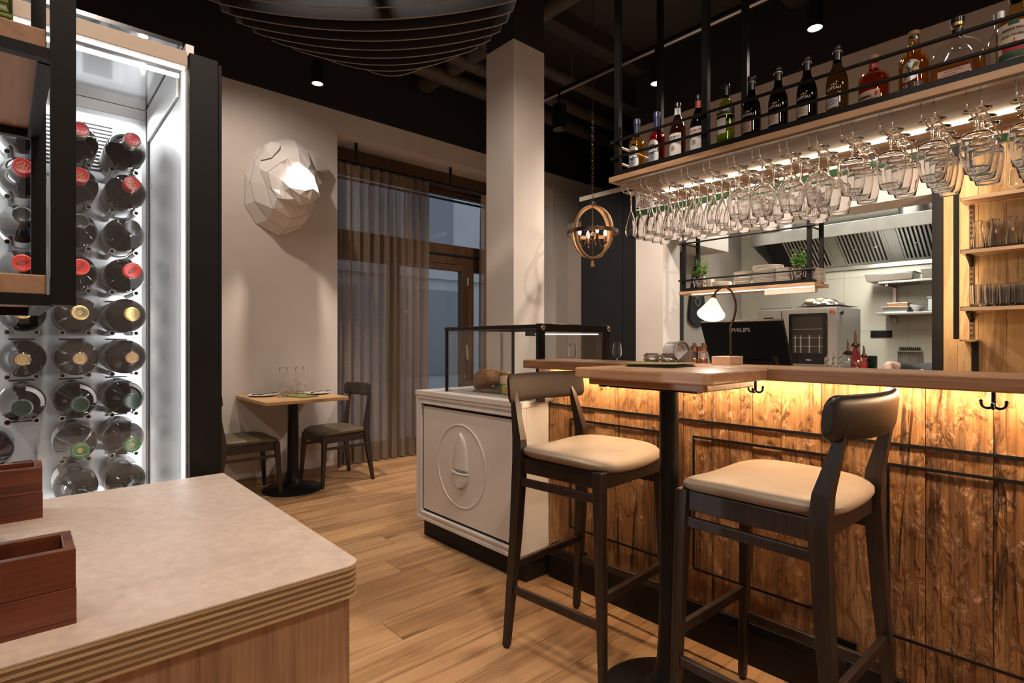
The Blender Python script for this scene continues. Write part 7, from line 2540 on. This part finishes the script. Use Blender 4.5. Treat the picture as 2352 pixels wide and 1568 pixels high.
# ------------------------------------------------------------------ felt slat lamp over the room
fl = thing('felt_lamp', 'large round ceiling lamp of parallel charcoal felt slats', 'ceiling lamp', (1.55, 1.55, 2.44))
FA = math.radians(42)                # slats stand square to this direction
fdir = Vector((math.sin(FA + math.radians(6)), math.cos(FA + math.radians(6)), 0))
fdir = Vector((0.669, 0.743, 0))
sdir = Vector((0.743, -0.669, 0))
FC = fdir * 2.02 + sdir * (-0.575)
FR, FB, FTOP = 0.64, 2.43, 2.78
nsl = 17
for k in range(nsl):
    t = -FR + 0.035 + (2 * FR - 0.07) * k / (nsl - 1)
    hw = math.sqrt(max(0.0, 1 - (t / FR) ** 2)) * FR
    ro = 1 - (abs(t) / FR) ** 3.2
    n = 28
    low = []
    for i in range(n + 1):
        s = -1 + 2 * i / n
        r = min(1.0, math.hypot(s * hw, t) / FR)
        z = FB + 0.085 * s * s + 0.13 * max(0.0, (abs(s) - 0.9) / 0.1) ** 2.5 + 0.05 * (abs(t) / FR) ** 3
        low.append((s * hw, min(z, FTOP - 0.03)))
    poly = low + [(hw, FTOP), (-hw, FTOP)]
    th = 0.0042
    f0 = [FC + fdir * (t - th) + sdir * a + Vector((0, 0, z)) for a, z in poly]
    f1 = [FC + fdir * (t + th) + sdir * a + Vector((0, 0, z)) for a, z in poly]
    # inset lower edge line so the cut felt shows as a thin pale edge
    mb = MB()
    N_ = len(poly)
    mb.add(f0 + f1, [tuple(range(N_)), tuple(range(2 * N_ - 1, N_ - 1, -1))])
    mb.add(f0 + f1, [(i, N_ + i, N_ + (i + 1) % N_, (i + 1) % N_) for i in range(N_)], False, 1)
    mb.build('felt_slat', [M['felt'], M['felt_edge']], fl)
MB().bar(FC - fdir * (FR - 0.03) + Vector((0, 0, FTOP + 0.01)), FC + fdir * (FR - 0.03) + Vector((0, 0, FTOP + 0.01)), 0.04, 0.02).build('carrier_bar', M['black_metal'], fl)
for sg in (-1, 1):
    p = FC + fdir * (0.35 * sg)
    MB().cyl((p.x, p.y, FTOP + 0.02), (p.x, p.y, CZ), 0.003, 6).build('suspension_wire', M['steel_dark'], fl)
p = FC + fdir * 0.40 + sdir * 0.10
MB().tube(smooth_path([(p.x, p.y, FTOP + 0.02), (p.x + 0.03, p.y, FTOP + 0.2), (p.x - 0.02, p.y + 0.02, FTOP + 0.5), (p.x, p.y, CZ)], 5), 0.004, 6).build('cable', M['ink_white'], fl)


# ------------------------------------------------------------------ ceiling spots
def fixture(label, x, y, zb, r=0.045, h=0.17, lit=True, track=3.5):
    root = thing('ceiling_spot', label, 'spotlight', (x, y, zb), 'black ceiling spots')
    MB().lathe([(r * 0.92, 0.012), (r * 0.985, 0.0), (r, 0.0), (r, h - 0.01), (r * 0.9, h), (0, h)], 28, c=(x, y, zb)).build('housing', M['black_metal'], root)
    MB().lathe([(r * 0.90, 0.002), (r * 0.62, 0.035)], 24, c=(x, y, zb)).build('reflector', M['steel_soft'] if lit else M['pipe'], root)
    MB().lathe([(0, 0.034), (r * 0.62, 0.034)], 24, c=(x, y, zb)).build('lens', M['lamp_face'] if lit else M['steel_soft'], root)
    MB().cyl((x, y, zb + h), (x, y, track - 0.015), 0.011, 10).build('stem', M['black_metal'], root)
    return root


fixture('black ceiling spot lit above the bear head', 1.714, 4.152, 3.19, 0.046, 0.16, True, CZ)
fixture('lit black ceiling spot behind the second shelf post', 3.66, 2.399, 3.19)
fixture('lit black ceiling spot above the sherry bottles', 3.763, 1.298, 3.19, 0.048)
fixture('unlit black cylinder spot between the column and the orb lamp', 3.66, 3.42, 3.13, 0.065, 0.22, False)
tk = thing('track_rail', 'black lighting track under the ceiling running past the bottle shelf', 'track', (3.70, 1.5, 3.5))
B(3.678, 3.722, -0.5, 3.9, 3.485, 3.515).build('rail_profile', M['black_metal'], tk, bevel=0.002)
B(3.685, 3.715, -0.5, 3.9, 3.479, 3.4848).build('rail_groove', M['steel_dark'], tk)
for yy in (0.4, 1.9, 3.3):
    MB().cyl((3.70, yy, 3.515), (3.70, yy, CZ), 0.005, 8).build('hanger', M['steel_dark'], tk)
sw = tag(MB().cyl((2.95, 1.352 + 0.3, CZ), (2.95, 1.652, CZ - 0.45), 0.004, 8).build('hanging_wire', M['steel_dark'], origin=(2.95, 1.652, CZ)), 'thin steel wire with a small hook hanging from the ceiling', 'wire')

# ------------------------------------------------------------------ orb chandelier
OC = Vector((3.114, 2.579, 1.998))
orb = thing('orb_chandelier', 'orb chandelier of crossed oak hoops with candle bulbs on a chain', 'chandelier', tuple(OC))
OR = 0.186


def hoop(ax, ay, rz, w_, th, mt, nm, az=0.0):
    """upright oval hoop in the plane turned by az about z: a flat band"""
    vs, fs = [], []
    n = 56
    for i in range(n):
        t = 2 * PI * i / n
        for (dr, dw) in ((0, -w_ / 2), (0, w_ / 2), (-th, w_ / 2), (-th, -w_ / 2)):
            px, pz = (ax + dr) * math.cos(t), (rz + dr) * math.sin(t)
            vs.append((OC.x + px * math.cos(az) - dw * math.sin(az), OC.y + px * math.sin(az) + dw * math.cos(az), OC.z + pz))
    for i in range(n):
        j = (i + 1) % n
        for q in range(4):
            q2 = (q + 1) % 4
            fs.append((i * 4 + q, i * 4 + q2, j * 4 + q2, j * 4 + q))
    MB().add(vs, fs).build(nm, M[mt], orb, bevel=0.001)


hoop(0.160, 0, 0.196, 0.028, 0.012, 'orb_wood', 'oak_hoop', math.radians(-12))
hoop(0.160, 0, 0.194, 0.028, 0.012, 'orb_wood', 'oak_hoop', math.radians(-75))
vs, fs = [], []
for i in range(56):
    t = 2 * PI * i / 56
    for (r_, z_) in ((OR, -0.014), (OR, 0.014), (OR - 0.006, 0.014), (OR - 0.006, -0.014)):
        vs.append((OC.x + r_ * math.cos(t), OC.y + r_ * math.sin(t), OC.z + z_ - 0.005))
for i in range(56):
    j = (i + 1) % 56
    for q in range(4):
        fs.append((i * 4 + q, j * 4 + q, j * 4 + (q + 1) % 4, i * 4 + (q + 1) % 4))
MB().add(vs, fs).build('waist_band', M['bronze'], orb)
MB().cyl((OC.x, OC.y, OC.z - 0.20), (OC.x, OC.y, OC.z + 0.215), 0.005, 10).build('centre_rod', M['bronze'], orb)
MB().lathe([(0.0, -0.05), (0.012, -0.046), (0.020, -0.03), (0.012, -0.012), (0.006, 0.0)], 16, c=(OC.x, OC.y, OC.z)).build('hub', M['bronze'], orb)
MB().lathe([(0.0, -0.255), (0.013, -0.252), (0.016, -0.243), (0.011, -0.232), (0.012, -0.215), (0.008, -0.207), (0.0, -0.205)], 16, c=(OC.x, OC.y, OC.z)).build('finial', M['orb_wood'], orb)
MB().lathe([(0.025, 0.196), (0.025, 0.214), (0.012, 0.222), (0.0, 0.224)], 20, c=(OC.x, OC.y, OC.z)).build('top_cap', M['bronze'], orb)
for k in range(4):
    a = PI / 4 + k * PI / 2 + 0.25
    c_, s_ = math.cos(a), math.sin(a)
    P = lambda r_, z_: (OC.x + c_ * r_, OC.y + s_ * r_, OC.z + z_)
    arm = MB().tube(smooth_path([P(0.012, -0.03), P(0.03, -0.006), P(0.048, -0.05), P(0.066, -0.10), P(0.088, -0.105), P(0.098, -0.075)], 5), 0.0042, 8).build('candle_arm', M['bronze'], orb)
    cc = P(0.098, -0.078)
    MB().lathe([(0.004, 0.0), (0.018, 0.004), (0.020, 0.008), (0.010, 0.009), (0.0095, 0.055), (0.0, 0.056)], 16, c=cc).build('candle_cup', M['bronze'], arm)
    MB().lathe([(0.006, 0.056), (0.0115, 0.070), (0.011, 0.082), (0.005, 0.100), (0.0, 0.108)], 16, c=cc).build('candle_bulb', M['bulb'], arm)
chn = MB()
z = OC.z + 0.224
k = 0
while z < CZ:
    chn.tube([(OC.x + (0.0075 * math.cos(t) if k % 2 else 0), OC.y + (0 if k % 2 else 0.0075 * math.cos(t)), z + 0.017 + 0.017 * math.sin(t)) for t in [2 * PI * i / 12 for i in range(12)]], 0.0018, 5, closed=True)
    z += 0.0295
    k += 1
chn.build('chain', M['bronze'], orb)['kind'] = 'stuff'
point('orb_light', (OC.x, OC.y, OC.z + 0.01), 2.0, WARMER, 0.08)


# ------------------------------------------------------------------ cook bending down behind the opening
def skinned(name, J, E, mt, parent):
    ks = list(J)
    ix = {k_: i for i, k_ in enumerate(ks)}
    off = wloc(parent)
    me = bpy.data.meshes.new(name)
    me.from_pydata([tuple(Vector(J[k_][0]) - off) for k_ in ks], [(ix[a_], ix[b_]) for a_, b_ in E], [])
    o = bpy.data.objects.new(name, me)
    COL.objects.link(o)
    o.parent = parent
    sk = o.modifiers.new('skin', 'SKIN')
    sk.use_smooth_shade = True
    for k_ in ks:
        v_ = me.skin_vertices[0].data[ix[k_]]
        rr__ = J[k_][1]
        v_.radius = rr__ if isinstance(rr__, tuple) else (rr__, rr__)
        v_.use_root = k_ == ks[0]
    ss = o.modifiers.new('smooth', 'SUBSURF')
    ss.levels = 2
    ss.render_levels = 2
    me.materials.append(M[mt])
    return o


ck_ = thing('person', 'person in a dark shirt bending down behind the bar, elbow showing over the worktop', 'person', (5.72, 0.98, 0))
J = {
    'pelvis': ((5.78, 0.93, 0.90), 0.125), 'waist': ((5.62, 0.93, 0.955), 0.115), 'chest': ((5.42, 0.94, 0.935), 0.125), 'neckb': ((5.27, 0.95, 0.89), 0.07), 'neck': ((5.21, 0.96, 0.85), 0.055),
    'sL': ((5.33, 1.10, 0.935), 0.065), 'eL': ((5.185, 1.255, 1.015), 0.042), 'fL': ((5.10, 1.20, 0.87), 0.036), 'wL': ((5.03, 1.14, 0.76), 0.027), 'pL': ((5.01, 1.13, 0.70), 0.034),
    'sR': ((5.33, 0.78, 0.915), 0.065), 'eR': ((5.20, 0.70, 0.74), 0.045), 'fR': ((5.12, 0.73, 0.70), 0.037), 'wR': ((5.03, 0.78, 0.70), 0.027), 'pR': ((4.985, 0.80, 0.69), 0.034),
    'hL': ((5.79, 1.02, 0.86), 0.095), 'kL': ((5.70, 1.05, 0.48), 0.062), 'aL': ((5.78, 1.06, 0.09), 0.042), 'tL': ((5.60, 1.07, 0.045), 0.036),
    'hR': ((5.79, 0.84, 0.86), 0.095), 'kR': ((5.70, 0.81, 0.48), 0.062), 'aR': ((5.78, 0.80, 0.09), 0.042), 'tR': ((5.60, 0.79, 0.045), 0.036),
    'head0': ((5.17, 0.96, 0.80), 0.075), 'head1': ((5.12, 0.965, 0.72), 0.088), 'head2': ((5.08, 0.965, 0.655), 0.07),
}
E_ = [('pelvis', 'waist'), ('waist', 'chest'), ('chest', 'neckb'), ('neckb', 'neck'), ('neck', 'head0'), ('head0', 'head1'), ('head1', 'head2'),
      ('chest', 'sL'), ('sL', 'eL'), ('eL', 'fL'), ('fL', 'wL'), ('wL', 'pL'), ('chest', 'sR'), ('sR', 'eR'), ('eR', 'fR'), ('fR', 'wR'), ('wR', 'pR'),
      ('pelvis', 'hL'), ('hL', 'kL'), ('kL', 'aL'), ('aL', 'tL'), ('pelvis', 'hR'), ('hR', 'kR'), ('kR', 'aR'), ('aR', 'tR')]
skinned('body', J, E_, 'skin', ck_)
JS = {'waist': ((5.66, 0.93, 0.945), 0.135), 'chest': ((5.42, 0.94, 0.935), 0.143), 'neckb': ((5.29, 0.95, 0.895), 0.085),
      'sL': ((5.33, 1.10, 0.935), 0.080), 'eL': ((5.225, 1.215, 1.00), 0.060), 'sR': ((5.33, 0.78, 0.915), 0.080), 'eR': ((5.235, 0.72, 0.79), 0.062)}
skinned('shirt', JS, [('waist', 'chest'), ('chest', 'neckb'), ('chest', 'sL'), ('sL', 'eL'), ('chest', 'sR'), ('sR', 'eR')], 'person_shirt', ck_)
JT = {'pelvis': ((5.78, 0.93, 0.90), 0.138), 'hL': ((5.79, 1.02, 0.86), 0.108), 'kL': ((5.70, 1.05, 0.48), 0.076), 'aL': ((5.775, 1.06, 0.13), 0.066), 'hR': ((5.79, 0.84, 0.86), 0.108), 'kR': ((5.70, 0.81, 0.48), 0.076), 'aR': ((5.775, 0.80, 0.13), 0.066)}
skinned('trousers', JT, [('pelvis', 'hL'), ('hL', 'kL'), ('kL', 'aL'), ('pelvis', 'hR'), ('hR', 'kR'), ('kR', 'aR')], 'black_matte', ck_)
MB().sphere((5.135, 0.965, 0.735), 0.097, 18, 12, sc=(0.95, 0.88, 1.05)).build('hair', M['hair'], ck_)
for s in (-1, 1):
    MB().sphere((5.045, 0.965 + s * 0.032, 0.70), 0.012, 10, 8).build('eye', M['ink_white'], ck_)
    MB().sphere((5.14, 0.965 + s * 0.088, 0.72), 0.02, 10, 8, sc=(0.8, 0.4, 1.3)).build('ear', M['skin'], ck_)
MB().sphere((5.02, 0.965, 0.672), 0.016, 10, 8, sc=(1.2, 0.8, 1.2)).build('nose', M['skin'], ck_)
MB().sphere((5.028, 0.965, 0.632), 0.018, 10, 8, sc=(0.4, 1.2, 0.4)).build('mouth', M['label_pink'], ck_)
for (px_, py_, pz_) in ((5.01, 1.13, 0.70), (4.985, 0.80, 0.69)):
    for q in range(4):
        yq = py_ - 0.024 + 0.016 * q
        ln = (0.066, 0.078, 0.074, 0.058)[q]
        MB().tube([(px_, yq, pz_ - 0.01), (px_ - 0.012, yq, pz_ - 0.01 - ln * 0.55), (px_ + 0.004, yq, pz_ - 0.01 - ln)], [0.0095, 0.0085, 0.0065], 10).build('finger', M['skin'], ck_)
    MB().tube([(px_ - 0.005, py_ + 0.03, pz_ + 0.01), (px_ - 0.03, py_ + 0.042, pz_ - 0.015), (px_ - 0.035, py_ + 0.034, pz_ - 0.042)], [0.011, 0.010, 0.007], 10).build('thumb', M['skin'], ck_)
